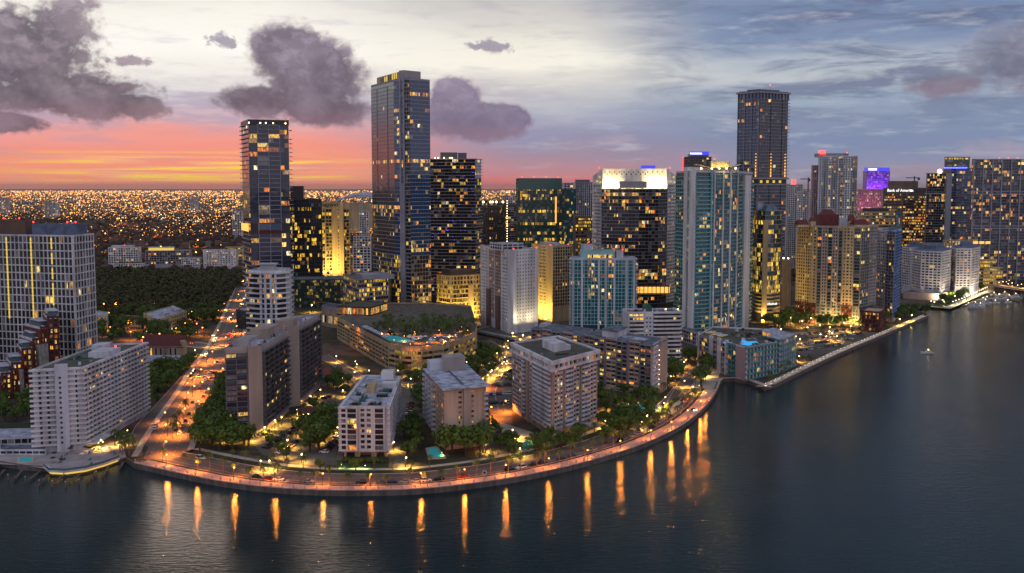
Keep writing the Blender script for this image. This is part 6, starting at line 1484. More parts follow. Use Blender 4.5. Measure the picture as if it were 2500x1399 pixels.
def curb(name, line, d0, d1, z0, z1, mt, kind='structure', parent=None):
    m = MB(); a, b = offs(line, d0), offs(line, d1); n = len(a)
    m.v = [(x, y, z1) for x, y in a] + [(x, y, z1) for x, y in b] + [(x, y, z0) for x, y in a] + [(x, y, z0) for x, y in b]
    for i in range(n - 1): m.f += [(i, i + 1, n + i + 1, n + i), (2 * n + i, 2 * n + i + 1, i + 1, i), (n + i, n + i + 1, 3 * n + i + 1, 3 * n + i)]; m.c += [None] * 3
    m.f += [(0, n, 3 * n, 2 * n), (n - 1, 3 * n - 1, 4 * n - 1, 2 * n - 1)]; m.c += [None, None]
    o = m.build(name, mt, parent)
    if kind: o['kind'] = kind
    return o
strip('waterfront_walk', BAY, 0.6, 7.0, ZG + .10, 'pavers')
strip('palm_strip', BAY, 7.2, 9.2, ZG + .09, 'grass'); curb('kerb', BAY, 9.2, 9.5, ZG, ZG + .2, 'seawall_cap')
strip('waterfront_road', BAY, 9.5, 26.0, ZG + .06, 'road_asphalt')
curb('kerb', BAY, 6.9, 7.2, ZG, ZG + .2, 'seawall_cap'); curb('kerb', BAY, 26.0, 26.3, ZG, ZG + .2, 'seawall_cap')
strip('grass_verge', BAY, 26.3, 32.0, ZG + .09, 'grass'); strip('pavement', BAY, 32.0, 35.5, ZG + .12, 'paving_pale')
strip('centre_line', BAY, 19.2, 19.5, ZG + .075, 'paint_yellow'); strip('parking_line', BAY, 12.6, 12.8, ZG + .075, 'paint_white')
# seawall (thing) with railing posts
sw_root = thing('seawall', 'curved concrete seawall with a pale cap and white railing posts along the bay', 'seawall', (0, 430, 0)); sw_root['_off'] = [0, 430, 0]
curb('wall_face', SW[2:i0] + BAY + SW[i1 + 1:SH.index((2266, 771)) + 1], -0.35, 0.5, -3, ZG + .35, 'seawall_face', None, sw_root)
curb('wall_cap', BAY, -0.6, 0.75, ZG + .352, ZG + .75, 'seawall_cap', None, sw_root)
def walk(line, step, start=0.0):
    acc = start; out = []
    for i in range(len(line) - 1):
        a, b = line[i], line[i + 1]; l = math.dist(a, b)
        while acc < l:
            t = acc / l; out.append((a[0] + (b[0] - a[0]) * t, a[1] + (b[1] - a[1]) * t, math.atan2(b[1] - a[1], b[0] - a[0]))); acc += step
        acc -= l
    return out
WL = walk(offs(BAY, 0.1), 5.0)
pm = MB(); pm.box(0, 0, .42, .42, 0, 1.15); pm.box(0, 0, .6, .6, 1.151, 1.3)
pmesh = pm.build('post', 'seawall_cap', None)
for k, (x, y, r) in enumerate(WL[:100]):
    o = pmesh if k == 0 else pmesh.copy()
    if k: COL.objects.link(o)
    o.parent = sw_root; o.location = (x, y - 430, ZG + .75); o.rotation_euler.z = r
RL = offs(BAY, 0.1)
for zz in (ZG + 1.2, ZG + 1.65): curb('rail', RL, -.05, .05, zz, zz + .1, 'seawall_cap', None, sw_root)
# right hand walks
i2, i3 = SH.index((1868, 946)), SH.index((2266, 771))
EAST = SW[i2:i3 + 1]
strip('east_walk', EAST, 0.6, 6.5, ZG + .10, 'paving_pale')
strip('corner_walk', SW[i1 + 1:i2 + 1], 0.6, 5, ZG + .11, 'paving_pale')
curb('wall_cap', SW[i1:i3 + 1], -0.6, 0.75, ZG + .352, ZG + .7, 'seawall_cap', None, sw_root)
# ---- avenue and other roads
def road(name, pxs, w_, z=ZG + .05, mt='road_asphalt', lines=True, side=None):
    side = lines if side is None else side
    L = smooth([G(*p) for p in pxs], 5)
    strip(name, L, -w_ / 2, w_ / 2, z, mt)
    for s_ in (-1, 1): curb('kerb', L, s_ * w_ / 2, s_ * (w_ / 2 + .35), ZG, ZG + .18, 'seawall_cap')
    for s_ in (-1, 1) if side else (): strip('pavement', L, min(s_ * (w_ / 2 + .4), s_ * (w_ / 2 + 3)), max(s_ * (w_ / 2 + .4), s_ * (w_ / 2 + 3)), z + .05 + .01 * s_, 'paving_pale')
    if lines:
        m = MB()
        for x, y, r in walk(L, 7): 
            for s_ in (-w_ / 4, w_ / 4): m.box(x - math.sin(r) * s_, y + math.cos(r) * s_, 3, .25, z + .012, z + .02, r)
        tag(m.build('lane_marking', 'paint_white', None), kind='structure')
    return L
AV = road('avenue', [(395, 1112), (425, 1050), (455, 1000), (480, 960), (508, 905), (535, 865), (556, 825), (573, 780), (588, 735), (600, 700)], 21)
CS = road('cross_street', [(452, 838), (520, 846), (575, 838), (640, 845)], 16, z=ZG + .065)
R2 = road('back_street', [(786, 868), (850, 905), (905, 942), (960, 905), (1010, 915)], 9, z=ZG + .055, lines=False)
R3 = road('side_street', [(1180, 830), (1240, 870), (1230, 905), (1190, 950), (1195, 1000)], 10, z=ZG + .058, lines=False)
R4 = road('hotel_drive', [(470, 905), (400, 985), (350, 1040), (330, 1090)], 7, z=ZG + .057, lines=False)
R5 = road('river_street', [(1760, 880), (1700, 905), (1660, 960), (1640, 1010)], 9, z=ZG + .056, lines=False)
R6 = road('east_street', [(1850, 790), (1900, 770), (1960, 745), (2150, 720)], 12, z=ZG + .054, lines=False)
def pxflat(name, pts, z, mt, **kw): return flat(name, [G(*p) for p in pts], z, mt, **kw)
pxflat('parking_lot', [(600, 1065), (720, 1010), (800, 960), (850, 965), (838, 1010), (830, 1060), (815, 1135), (700, 1130), (640, 1110)], ZG + .045, 'lot_asphalt')
pxflat('parking_lot', [(815, 1135), (835, 1060), (838, 1130), (830, 1142)], ZG + .047, 'lot_asphalt')
pxflat('driveway', [(946, 1125), (962, 1040), (980, 930), (1010, 930), (1005, 1040), (985, 1140), (948, 1140)], ZG + .046, 'lot_asphalt')
pxflat('parking_lot', [(1185, 950), (1250, 945), (1250, 1060), (1190, 1060)], ZG + .046, 'lot_asphalt')
pxflat('parking_lot', [(1190, 1040), (1262, 1115), (1225, 1128), (1180, 1100)], ZG + .049, 'lot_asphalt')
pxflat('forecourt', [(1220, 1030), (1350, 1072), (1330, 1100), (1260, 1110), (1225, 1070)], ZG + .052, 'paving_pale')
pxflat('parking_lot', [(1905, 810), (2040, 800), (2140, 812), (2030, 862), (1960, 870), (1930, 850)], ZG + .045, 'lot_asphalt')
pxflat('parking_lot', [(1185, 880), (1245, 855), (1250, 940), (1190, 940)], ZG + .044, 'lot_asphalt')
pxflat('lawn', [(845, 1118), (950, 1118), (948, 1142), (820, 1142)], ZG + .05, 'grass')
pxflat('lawn', [(1480, 1090), (1600, 1045), (1690, 965), (1660, 960), (1560, 1040), (1470, 1075)], ZG + .05, 'grass')
pxflat('promenade', [(1550, 1062), (1600, 1035), (1680, 970), (1672, 966), (1590, 1030), (1545, 1055)], ZG + .07, 'paving_pale')
pxflat('plaza', [(1620, 985), (1700, 905), (1760, 905), (1745, 945), (1690, 1000)], ZG + .052, 'paving_pale')
pxflat('lawn', [(0, 1035), (90, 1040), (90, 1060), (0, 1062)], ZG + .05, 'grass')
pxflat('lawn', [(350, 1085), (400, 1105), (400, 1142), (345, 1130)], ZG + .051, 'grass')
pxflat('hotel_terrace', [(-60, 1075), (95, 1060), (210, 1095), (300, 1075), (308, 1118), (250, 1133), (160, 1152), (60, 1137), (-60, 1130)], ZG + .06, 'concrete')
pxflat('road_junction', [(350, 1120), (375, 1060), (455, 1075), (450, 1130), (400, 1138)], ZG + .07, 'road_asphalt')
pxflat('riverside_park', [(2262, 748), (2322, 752), (2410, 710), (2395, 700), (2300, 722)], ZG + .05, 'grass'); strip('river_walk', [G(2256, 748), G(2322, 754), G(2350, 742), G(2400, 720), G(2440, 708)], 1, 9, ZG + .07, 'paving_pale')
pxflat('tennis_court', [(783, 905), (800, 893), (816, 905), (800, 920)], ZG + .06, 'court_red')
for i, (lb, pts, zz) in enumerate((('small turquoise pool beside the white roofed tan block', [(1044, 1098), (1066, 1094), (1082, 1116), (1050, 1118)], .3), ('dark teal pool at the foot of the square gravel roofed tower', [(1268, 1084), (1290, 1078), (1306, 1090), (1290, 1100), (1270, 1092)], .3), ('freeform lit pool on the terrace right of the square tower', [(1515, 990), (1540, 984), (1600, 992), (1612, 1000), (1575, 1006), (1530, 1002)], .3), ('hotel pool terrace basin beside the white hotel at lower left', [(48, 1120), (78, 1118), (76, 1128), (46, 1130)], .3))):
    P = [G(*p) for p in pts]; c = (sum(p[0] for p in P) / len(P), sum(p[1] for p in P) / len(P)); t = thing('swimming_pool', lb, 'pool', (c[0], c[1], ZG))
    big_ = [(c[0] + (x - c[0]) * 1.35, c[1] + (y - c[1]) * 1.35) for x, y in P]
    if (P[1][0] - P[0][0]) * (P[2][1] - P[0][1]) - (P[1][1] - P[0][1]) * (P[2][0] - P[0][0]) < 0: P.reverse(); big_.reverse()
    m = MB(); m.prism(big_, ZG, ZG + zz); m.build('pool_deck', 'paving_pale', t); m = MB(); m.prism(P, ZG + .1, ZG + zz + .03); m.build('pool_basin', 'pool_lit' if i != 1 else 'pool_water', t)
# ============================================================ vegetation
def leafy(seed, r, h, n, mt='leaf', lob=7, ls=.8):
    rr = random.Random(seed); m = MB()
    blobs = [(rr.uniform(-.55, .55) * r, rr.uniform(-.55, .55) * r, h * rr.uniform(.5, .9), r * rr.uniform(.35, .62)) for _ in range(lob)]
    for k in range(n):
        bx, by, bz, br = rr.choice(blobs)
        th = rr.uniform(0, 6.283); ph = math.acos(rr.uniform(-.55, 1)); q = br * rr.uniform(.7, 1.08)
        c = Vector((bx + q * math.sin(ph) * math.cos(th), by + q * math.sin(ph) * math.sin(th), bz + q * .75 * math.cos(ph)))
        nrm = Vector((math.sin(ph) * math.cos(th) + rr.uniform(-.6, .6), math.sin(ph) * math.sin(th) + rr.uniform(-.6, .6), math.cos(ph) + rr.uniform(-.3, .7))).normalized()
        t = nrm.orthogonal().normalized(); b = nrm.cross(t); a = rr.uniform(0, 3.14); t, b = t * math.cos(a) + b * math.sin(a), b * math.cos(a) - t * math.sin(a)
        s_ = ls * rr.uniform(.6, 1.2)
        m.quad(*[tuple(c + t * x * s_ + b * y * s_) for x, y in ((-.5, -.35), (.5, -.35), (.6, .4), (-.4, .45))])
    return m
def limbs(seed, r, h):
    rr = random.Random(seed); m = MB(); m.tube([(0, 0, -.1), (.1, .05, h * .25), (.05, -.1, h * .45), (0, 0, h * .62)], [.38, .30, .22, .1], 6)
    for k in range(5):
        a = k * 1.256 + rr.uniform(-.3, .3); L_ = r * rr.uniform(.5, .75)
        m.tube([(.05, 0, h * .3), (math.cos(a) * L_ * .5, math.sin(a) * L_ * .5, h * .48), (math.cos(a) * L_, math.sin(a) * L_, h * .62)], [.18, .12, .05], 5)
    return m
def palm_crown(seed, h, L_=2.6, nf=15):
    rr = random.Random(seed); m = MB()
    for k in range(nf):
        a = k * 6.283 / nf * 1.0 + rr.uniform(-.2, .2); up = rr.uniform(-.2, 1.0); LL = L_ * rr.uniform(.85, 1.1); pts = []
        for i in range(6):
            t = i / 5; rad = LL * t * (1 - .18 * t * (1 - up)); z = h + LL * (up * .55 * t - (.75 + .2 * (1 - up)) * t * t)
            pts.append(Vector((math.cos(a) * rad, math.sin(a) * rad, z)))
        side = Vector((-math.sin(a), math.cos(a), 0))
        for i in range(5):
            w0 = .42 * (1 - i * .1); p0, p1 = pts[i], pts[i + 1]
            for s_ in (-1, 1):
                for q in (0, .5):
                    c0 = p0.lerp(p1, q); c1 = p0.lerp(p1, q + .38); tip = side * s_ * w0 * 1.15 + (p1 - p0) * .45 + Vector((0, 0, -.24))
                    m.quad(tuple(c0), tuple(c1), tuple(c1 + tip), tuple(c0 + tip * .85))
    return m
PROTO = {}
def proto(key, parts):
    """parts: list of (name, MB, material) in local coordinates"""
    me = []
    for nm, mb, mt in parts:
        o = mb.build(nm, mt, None); me.append((nm, o.data)); bpy.data.objects.remove(o)
    PROTO[key] = me
for i in range(4):
    r = 3.6 + .5 * i; h = 7.5 + i * .8
    proto('tree%d' % i, [('trunk', limbs(i, r, h), 'bark'), ('crown', leafy(10 + i, r, h, 620, lob=8 + i), 'leaf')])
for i in range(3):
    h = 5.6 + i * 1.5; m = MB(); m.tube([(0, 0, -.1), (.08 * i, .05, h * .4), (.2 * i, .1, h)], [.24, .17, .14], 6)
    pc = palm_crown(30 + i, h); pc.v = [(x + .2 * i, y + .1, z) for x, y, z in pc.v]
    proto('palm%d' % i, [('trunk', m, 'palm_bark'), ('fronds', pc, 'palm_leaf')])
for i in range(2): proto('shrub%d' % i, [('stem', limbs(50 + i, 1.0, 1.6), 'bark'), ('foliage', leafy(60 + i, 1.5, 1.6, 150, lob=5, ls=.5), 'leaf')])
def place(key, name, x, y, z, label, cat, group, s=1.0, rz=None, bits=None):
    e = bpy.data.objects.new(name, None); COL.objects.link(e); e.location = (x, y, z); e.rotation_euler.z = random.uniform(0, 6.28) if rz is None else rz; e.scale = (s, s, s); e.empty_display_size = .5
    tag(e, label, cat, group)
    for nm, me in PROTO[key]:
        if bits and nm not in bits: continue
        o = bpy.data.objects.new(nm, me); COL.objects.link(o); o.parent = e
    return e
def inbld(x, y, pad=1.5):
    for b in BLD:
        if b.z0 > 12: continue
        if abs(x - b.c[0]) > 90 or abs(y - b.c[1]) > 90: continue
        if inpoly(b.inset(-pad), x, y): return True
    return False
def seen(x, y, z, h):
    return not (hidden((x, y, z + h), None) and hidden((x, y, z + h * .5), None))
ROADS = [(AV, 14), (CS, 9), (R2, 5.5), (R3, 6), (R6, 7), (R4, 4.5), (R5, 5.5)]
def nearroad(x, y):
    for L, w_ in ROADS:
        for i in range(len(L) - 1):
            if abs(L[i][0] - x) > 40 or abs(L[i][1] - y) > 60: continue
            a, b = L[i], L[i + 1]; dx, dy = sub(b, a); t = max(0, min(1, ((x - a[0]) * dx + (y - a[1]) * dy) / (dx * dx + dy * dy + 1e-9)))
            if math.hypot(a[0] + dx * t - x, a[1] + dy * t - y) < w_: return True
    return False
def grove(px_poly, n, kinds, label, group, cat='tree', z=ZG, s=(.8, 1.2), sep=3.0, name='tree', road_ok=False):
    W = [G(p[0], p[1], z) for p in px_poly]; xs = [p[0] for p in W]; ys = [p[1] for p in W]; pts = []; t = 0
    while len(pts) < n and t < n * 60:
        t += 1; x = random.uniform(min(xs), max(xs)); y = random.uniform(min(ys), max(ys))
        if not inpoly(W, x, y) or any(math.hypot(x - a, y - b) < sep for a, b in pts): continue
        if z < 5 and (inbld(x, y) or (not road_ok and nearroad(x, y))): continue
        if not seen(x, y, z, 8): continue
        pts.append((x, y))
    for x, y in pts:
        k = random.choice(kinds); place(k, 'palm_tree' if k.startswith('palm') else 'shrub' if k.startswith('shrub') else name, x, y, z, label, 'palm' if k.startswith('palm') and cat == 'tree' else cat, group, random.uniform(*s))
T = ['tree0', 'tree1', 'tree2', 'tree3']; PL = ['palm0', 'palm1', 'palm2']
grove([(465, 1045), (545, 1040), (610, 1085), (600, 1112), (480, 1105)], 20, T, 'dark leafy tree in the dense clump before the balconied slab tower', 'trees below the balconied slab tower', s=(1.0, 1.5), sep=5)
grove([(500, 930), (548, 900), (550, 1050), (470, 1060), (480, 1000)], 18, T, 'leafy tree in the belt between the orange lit avenue and the balconied slab tower', 'trees along the avenue', s=(.9, 1.3), sep=5)
grove([(395, 1000), (440, 930), (470, 880), (450, 880), (400, 950), (370, 1020)], 14, PL + ['shrub1'], 'palm or bush lining the left side of the orange lit avenue', 'palms on the left of the avenue', s=(.8, 1.2), sep=4)
grove([(490, 985), (525, 905), (545, 860), (530, 860), (480, 960)], 14, PL, 'palm lining the right side of the orange lit avenue', 'palms on the right of the avenue', s=(.9, 1.3), sep=4)
grove([(735, 1050), (800, 1035), (832, 1060), (800, 1112), (745, 1105)], 15, T, 'big dark tree in the clump left of the small white apartment block', 'trees left of the small white apartments', s=(1.0, 1.4), sep=5)
grove([(640, 1060), (720, 1020), (830, 960), (830, 1040), (760, 1120), (650, 1128)], 26, PL + ['tree0', 'tree1'], 'small tree or palm standing among the yellow lit parking rows', 'trees in the yellow lit car park', s=(.6, 1.0), sep=5)
grove([(785, 920), (860, 930), (850, 975), (800, 975)], 12, PL + T, 'tree in the yellow lit garden behind the small white apartments', 'trees behind the small white apartments', s=(.6, 1.0), sep=4)
grove([(1085, 1088), (1185, 1085), (1190, 1118), (1085, 1122)], 10, ['tree2', 'tree3'], 'large spreading tree in front of the white roofed tan block', 'trees before the white roofed block', s=(1.2, 1.5), sep=6)
grove([(985, 1060), (1035, 1050), (1035, 1125), (985, 1135)], 9, T, 'leafy tree between the drive and the small pool', 'trees by the small pool', s=(.7, 1.1), sep=4)
grove([(1000, 930), (1038, 930), (1040, 1050), (1005, 1050)], 12, T + PL, 'tree on the strip left of the white roofed tan block', 'trees left of the white roofed block', s=(.6, .9), sep=4)
grove([(925, 905), (1165, 885), (1170, 915), (1050, 925), (930, 930)], 26, T, 'dark round tree in the hedge below the curved podium', 'trees below the curved podium', s=(.6, .9), sep=4)
grove([(1165, 850), (1245, 870), (1240, 930), (1170, 900)], 20, PL + T, 'tree or palm in the garden between the curved podium and the square tower', 'trees beside the side street', s=(.6, 1.0), sep=4)
grove([(1225, 1060), (1262, 1090), (1255, 1125), (1215, 1100)], 9, T, 'small tree along the ochre lit parking edge left of the square tower forecourt', 'trees beside the forecourt', s=(.5, .8), sep=3.5)
grove([(1290, 1085), (1420, 1065), (1430, 1100), (1300, 1120)], 13, T + PL, 'tree in front of the square gravel roofed tower', 'trees before the square tower', s=(.7, 1.1), sep=4)
grove([(1465, 1030), (1600, 1010), (1590, 1050), (1470, 1085)], 20, T, 'dark tree in the thick garden right of the square gravel roofed tower', 'trees right of the square tower', s=(.7, 1.1), sep=4)
grove([(1460, 960), (1600, 975), (1590, 1010), (1470, 1010)], 15, PL + T, 'palm or tree around the freeform pool terrace', 'trees round the freeform pool', s=(.7, 1.1), sep=4)
grove([(1630, 880), (1745, 860), (1725, 945), (1640, 975)], 34, PL + PL + T, 'tall palm or tree in the grove between the long condo and the low teal residence', 'trees in the corner grove', s=(.9, 1.35), sep=4)
grove([(1820, 925), (1960, 870), (1990, 885), (1880, 935)], 14, PL + ['shrub0'], 'small palm in the garden strip along the right hand seawall', 'palms by the right hand seawall', s=(.6, .9), sep=4)
grove([(1860, 790), (1960, 770), (1990, 790), (1900, 812)], 16, T, 'dark tree behind the low teal residence', 'trees behind the low teal residence', s=(.9, 1.3), sep=6)
grove([(1960, 800), (2160, 770), (2250, 758), (2262, 768), (2120, 805)], 28, T, 'dark waterside tree along the shore below the red roofed complex', 'trees on the shore by the red brick podium', s=(1.0, 1.5), sep=7)
grove([(1950, 805), (2120, 800), (2100, 830), (1960, 850)], 10, PL, 'lone palm among the open parking rows at the right', 'palms in the right hand car park', s=(.8, 1.1), sep=8)
grove([(2280, 735), (2330, 728), (2400, 705), (2390, 715), (2310, 748)], 12, T, 'tree in the brightly lit riverside park', 'trees in the riverside park', s=(.8, 1.2), sep=8)
grove([(2430, 650), (2500, 640), (2500, 668), (2440, 690), (2400, 690)], 14, T, 'dark tree on the river bank below the wide framed tower', 'trees on the river bank', s=(1.4, 2), sep=10)
grove([(-40, 985), (85, 975), (92, 1030), (-40, 1035)], 16, T, 'dark tree at the far left edge below the terraced red building', 'trees left of the white hotel', s=(.7, 1.1), sep=5)
grove([(345, 960), (372, 950), (360, 1050), (335, 1060)], 10, T, 'dark tree between the white slab hotel and the avenue', 'trees right of the white hotel', s=(.7, 1.1), sep=4)
grove([(275, 1085), (345, 1070), (350, 1112), (300, 1116)], 14, PL, 'palm at the corner where the hotel terrace meets the seawall', 'palms at the hotel terrace corner', s=(.8, 1.2), sep=3.5)
grove([(240, 830), (340, 815), (345, 850), (470, 830), (450, 800), (560, 790), (560, 760), (240, 770)], 40, T, 'dark garden tree among the low houses beyond the white hotel', 'trees among the low houses', s=(1.0, 1.5), sep=9)
grove([(350, 900), (440, 905), (440, 945), (365, 950)], 14, T, 'dark tree in front of the low white hall', 'trees before the low hall', s=(.8, 1.2), sep=6)
grove([(408, 1075), (452, 985), (462, 990), (432, 1085)], 7, PL, 'palm on the grassy median of the orange lit avenue', 'palms on the avenue median', s=(.8, 1.1), sep=6, road_ok=True)
grove([(455, 880), (545, 880), (520, 930), (450, 935)], 14, T, 'small dark tree beside the upper avenue car park', 'trees by the upper avenue', s=(.7, 1.0), sep=6)
grove([(985, 790), (1160, 795), (1150, 820), (1000, 824), (935, 816), (930, 795)], 80, PL + ['palm2'], 'palm crowding the rear of the pool deck on the curved podium', 'palms on the pool deck', z=ZP, s=(.9, 1.35), sep=3, cat='tree')
grove([(915, 783), (1160, 790), (1158, 818), (1000, 826), (900, 812)], 56, ['shrub0', 'shrub1'], 'bush in the planting at the rear of the pool deck', 'bushes on the pool deck', cat='shrub', z=ZP, s=(1.0, 1.9), sep=3)
grove([(1730, 815), (1800, 812), (1860, 822), (1800, 825), (1745, 822)], 14, ['shrub0', 'shrub1', 'palm0'], 'shrub or small palm in the roof garden of the low teal residence', 'plants on the residence roof', z=cornerb.z1, s=(.6, 1.0), sep=2.5, cat='shrub')
grove([(640, 1060), (840, 960), (838, 1100), (690, 1128)], 30, ['shrub0', 'shrub1'], 'low shrub in a bed of the yellow lit car park', 'shrubs in the yellow lit car park', s=(.8, 1.5), sep=2.5, cat='shrub')
grove([(1465, 1010), (1640, 985), (1600, 1045), (1470, 1085)], 28, ['shrub0', 'shrub1'], 'low shrub under the trees right of the square tower', 'shrubs right of the square tower', s=(.9, 1.7), sep=2.5, cat='shrub')
grove([(1170, 850), (1248, 830), (1245, 930), (1180, 925)], 34, ['shrub0', 'shrub1'], 'low shrub in the garden beside the side street', 'shrubs beside the side street', s=(.9, 1.7), sep=2.5, cat='shrub')
grove([(235, 770), (560, 765), (545, 830), (400, 830), (240, 830)], 44, ['shrub1'], 'big dark bush among the low houses beyond the white hotel', 'bushes among the low houses', s=(2.2, 4.2), sep=5, cat='shrub')
grove([(360, 895), (450, 895), (430, 960), (350, 1000)], 24, ['shrub1'], 'dark bush between the low hall and the avenue', 'bushes beside the avenue', s=(1.6, 3), sep=4, cat='shrub')
# waterfront palms, one label each
ORD = ['first', 'second', 'third', 'fourth', 'fifth', 'sixth', 'seventh', 'eighth', 'ninth', 'tenth', 'eleventh', 'twelfth', 'thirteenth', 'fourteenth', 'fifteenth', 'sixteenth', 'seventeenth', 'eighteenth', 'nineteenth']
TENS = ['', '', 'twenty', 'thirty', 'forty', 'fifty', 'sixty', 'seventy', 'eighty']
TT = ['', '', 'twentieth', 'thirtieth', 'fortieth', 'fiftieth', 'sixtieth', 'seventieth', 'eightieth']
def ordn(i):
    i += 1
    if i < 20: return ORD[i - 1]
    return TT[i // 10] if i % 10 == 0 else TENS[i // 10] + ' ' + ORD[i % 10 - 1]
k = 0
for x, y, r in walk(offs(BAY, 8.2), 7.6, 9):
    if random.random() < .15: continue
    place(random.choice(PL), 'palm_tree', x + random.uniform(-1.2, 1.2), y + random.uniform(-.3, .3), ZG, 'slim palm beside the curved seawall walk, %s from the left in that row' % ordn(k), 'palm', 'palms along the seawall walk', random.uniform(.75, 1.05)); k += 1
k = 0
for x, y, r in walk(offs(BAY, 29.5), 8, 30):
    if random.random() < .2 or nearroad(x, y): continue
    kk = random.choice(PL + ['tree0']); place(kk, 'palm_tree' if kk[0] == 'p' else 'tree', x, y, ZG, ('palm' if kk[0] == 'p' else 'small tree') + ' on the inner grass verge of the bay road, %s from the left' % ordn(k), 'palm' if kk[0] == 'p' else 'tree', 'trees on the inner verge', random.uniform(.6, .95)); k += 1
# hedges of shrubs
for (a, b_, n, lb) in (((1190, 1012), (1262, 1112), 16, 'shrub in the hedge along the diagonal parking row'), ((1470, 990), (1600, 1048), 18, 'shrub in the hedge of the square tower garden'), ((1655, 975), (1585, 1040), 16, 'shrub beside the pale promenade path'), ((840, 1128), (945, 1130), 14, 'green lit shrub on the lawn before the small white apartments'), ((945, 1040), (975, 935), 10, 'shrub on the edge of the narrow drive')):
    for k in range(n):
        t = (k + .5) / n; x, y = G(a[0] + (b_[0] - a[0]) * t, a[1] + (b_[1] - a[1]) * t)
        if inbld(x, y, .3): continue
        place(random.choice(['shrub0', 'shrub1']), 'shrub', x + random.uniform(-.6, .6), y + random.uniform(-.8, .8), ZG, lb, 'shrub', lb.replace('shrub', 'shrubs', 1), random.uniform(.8, 1.3))
# ============================================================ lamps with real light
LAMPS = {}
def lampproto(key, h, bulb, arm=0.8):
    m = MB(); m.tube([(0, 0, 0), (0, 0, h)], [.13, .08], 6); m.tube([(0, 0, h), (arm * .5, 0, h + .25), (arm, 0, h + .2)], [.07, .06, .05], 5)
    c = MB(); c.tube([(0, 0, -.02), (0, 0, .5)], [.22, .2], 8)
    hd = MB(); hd.box(arm, 0, .8, .35, h + .12, h + .28)
    bb = MB(); bb.ball((arm, 0, h - .02), .34, 8, 6)
    proto(key, [('pole', m, 'metal_dark'), ('base', c, 'metal_dark'), ('lamp_head', hd, 'metal_grey'), ('bulb', bb, bulb)]); LAMPS[key] = (h, arm)
lampproto('lamp_o', 5.0, 'orange_bulb'); lampproto('lamp_y', 4.2, 'warm_bulb', .3); lampproto('lamp_w', 4.2, 'white_bulb', .3)
LCOL = {'lamp_o': (1.0, .27, .035), 'lamp_y': (1.0, .54, .10), 'lamp_w': (1.0, .88, .6), 'green': (.55, 1.0, .25)}
LD = {}
def lamp(key, x, y, label, group, power, rz=0, s=1.0, z=ZG, col=None):
    e = place(key, 'street_lamp', x, y, z, label, 'street lamp', group, s, rz)
    kk = (key, power, col)
    if kk not in LD:
        sp_ = not (key == 'lamp_o' and 'seawall' in group) if group else True
        d = bpy.data.lights.new('lamp_light', 'SPOT' if sp_ else 'POINT'); d.energy = power; d.color = LCOL[col or key]; d.shadow_soft_size = .35; LD[kk] = d
        if sp_: d.spot_size = R(156); d.spot_blend = .5
    h, arm = LAMPS[key]; o = bpy.data.objects.new('lamp_light', LD[kk]); COL.objects.link(o); o.parent = e; o.location = (arm, 0, h - .45)
    return e
k = 0
for px, py in [(405, 1112), (478, 1129), (570, 1143), (670, 1151), (787, 1158), (905, 1160), (1027, 1157), (1134, 1148), (1235, 1137), (1340, 1121), (1435, 1101), (1515, 1078), (1590, 1052), (1640, 1031), (1680, 1003), (1712, 980), (1724, 960)]:
    x, y = G(px, py, ZG + 4.8)
    lamp('lamp_o', x, y, 'orange street lamp on the curved bay road, %s from the left along the seawall' % ordn(k), 'orange lamps along the seawall', 6000, rz=R(90)); k += 1
k = 0
for px, py in [(447, 1004), (470, 948), (490, 938), (520, 975), (430, 1040), (500, 1015), (540, 905), (520, 890), (560, 860), (548, 828), (575, 800), (566, 770), (585, 745), (580, 722), (600, 700), (545, 745), (530, 700), (592, 685), (400, 1085), (455, 965), (480, 985), (505, 955), (1195, 1000), (1230, 985), (1175, 930)]:
    x, y = G(px, py, ZG + 5); lamp('lamp_o', x, y, 'orange street lamp %s along the avenue climbing away on the left' % (ordn(k),) if px < 1000 else 'orange lamp %s' % ['over the ramp left of the square tower', 'beside the dark garage mouth of the square tower', 'at the top of the middle car park'][k - 22], 'orange lamps along the avenue' if px < 1000 else None, 22000 if py > 880 else 26000, s=1.3); k += 1
k = 0
YL = [(553, 1056), (609, 1059), (645, 1044), (670, 1027), (738, 1012), (757, 968), (781, 952), (834, 924), (635, 1126), (656, 1126), (735, 1110), (700, 1075), (765, 1030), (800, 1000), (560, 1000), (1002, 925), (960, 1080), (990, 1118), (1268, 1096), (1250, 1050), (1300, 1062), (1200, 905), (1225, 888), (1165, 878), (1240, 850), (1480, 985), (1500, 1000), (1655, 895), (1670, 930), (1720, 905), (1750, 880), (1790, 815), (1735, 800), (1690, 945), (1620, 985), (1950, 870), (2030, 820), (1905, 810), (2000, 800), (2060, 795), (1880, 765), (1940, 775), (2170, 772), (2225, 775), (2150, 790), (2195, 785), (900, 905), (870, 890), (820, 870), (1185, 1085), (1250, 820), (300, 1065), (245, 1075), (440, 880), (475, 855), (520, 835), (600, 833), (470, 905), (1860, 890)]
for px, py in YL:
    x, y = G(px, py, ZG + 4)
    lamp('lamp_y', x, y, 'small yellow garden or car park lamp between the towers', 'yellow lamps between the buildings', 11000 if y < 900 else 24000, s=1.0 if y < 800 else 1.5)
for px, py in ((833, 1136), (863, 1138), (874, 1138), (891, 1139), (1078, 1108)):
    x, y = G(px, py, ZG + 1); lamp('lamp_w', x, y, 'low greenish garden light on the lawn before the small white apartments', 'low lawn lights', 900, s=.35, col='green')
for px, py in ((1330, 775), (1325, 755), (1395, 775), (1120, 772), (1150, 765), (1095, 778), (1175, 745), (800, 705), (830, 700), (790, 690), (760, 740), (845, 760), (1275, 815), (1310, 808)):
    x, y = G(px, py + 8, ZG + 6); lamp('lamp_y', x, y, 'yellow lamp flooding the feet of the inland towers', 'yellow lamps at the inland tower feet', 30000, s=1.8)
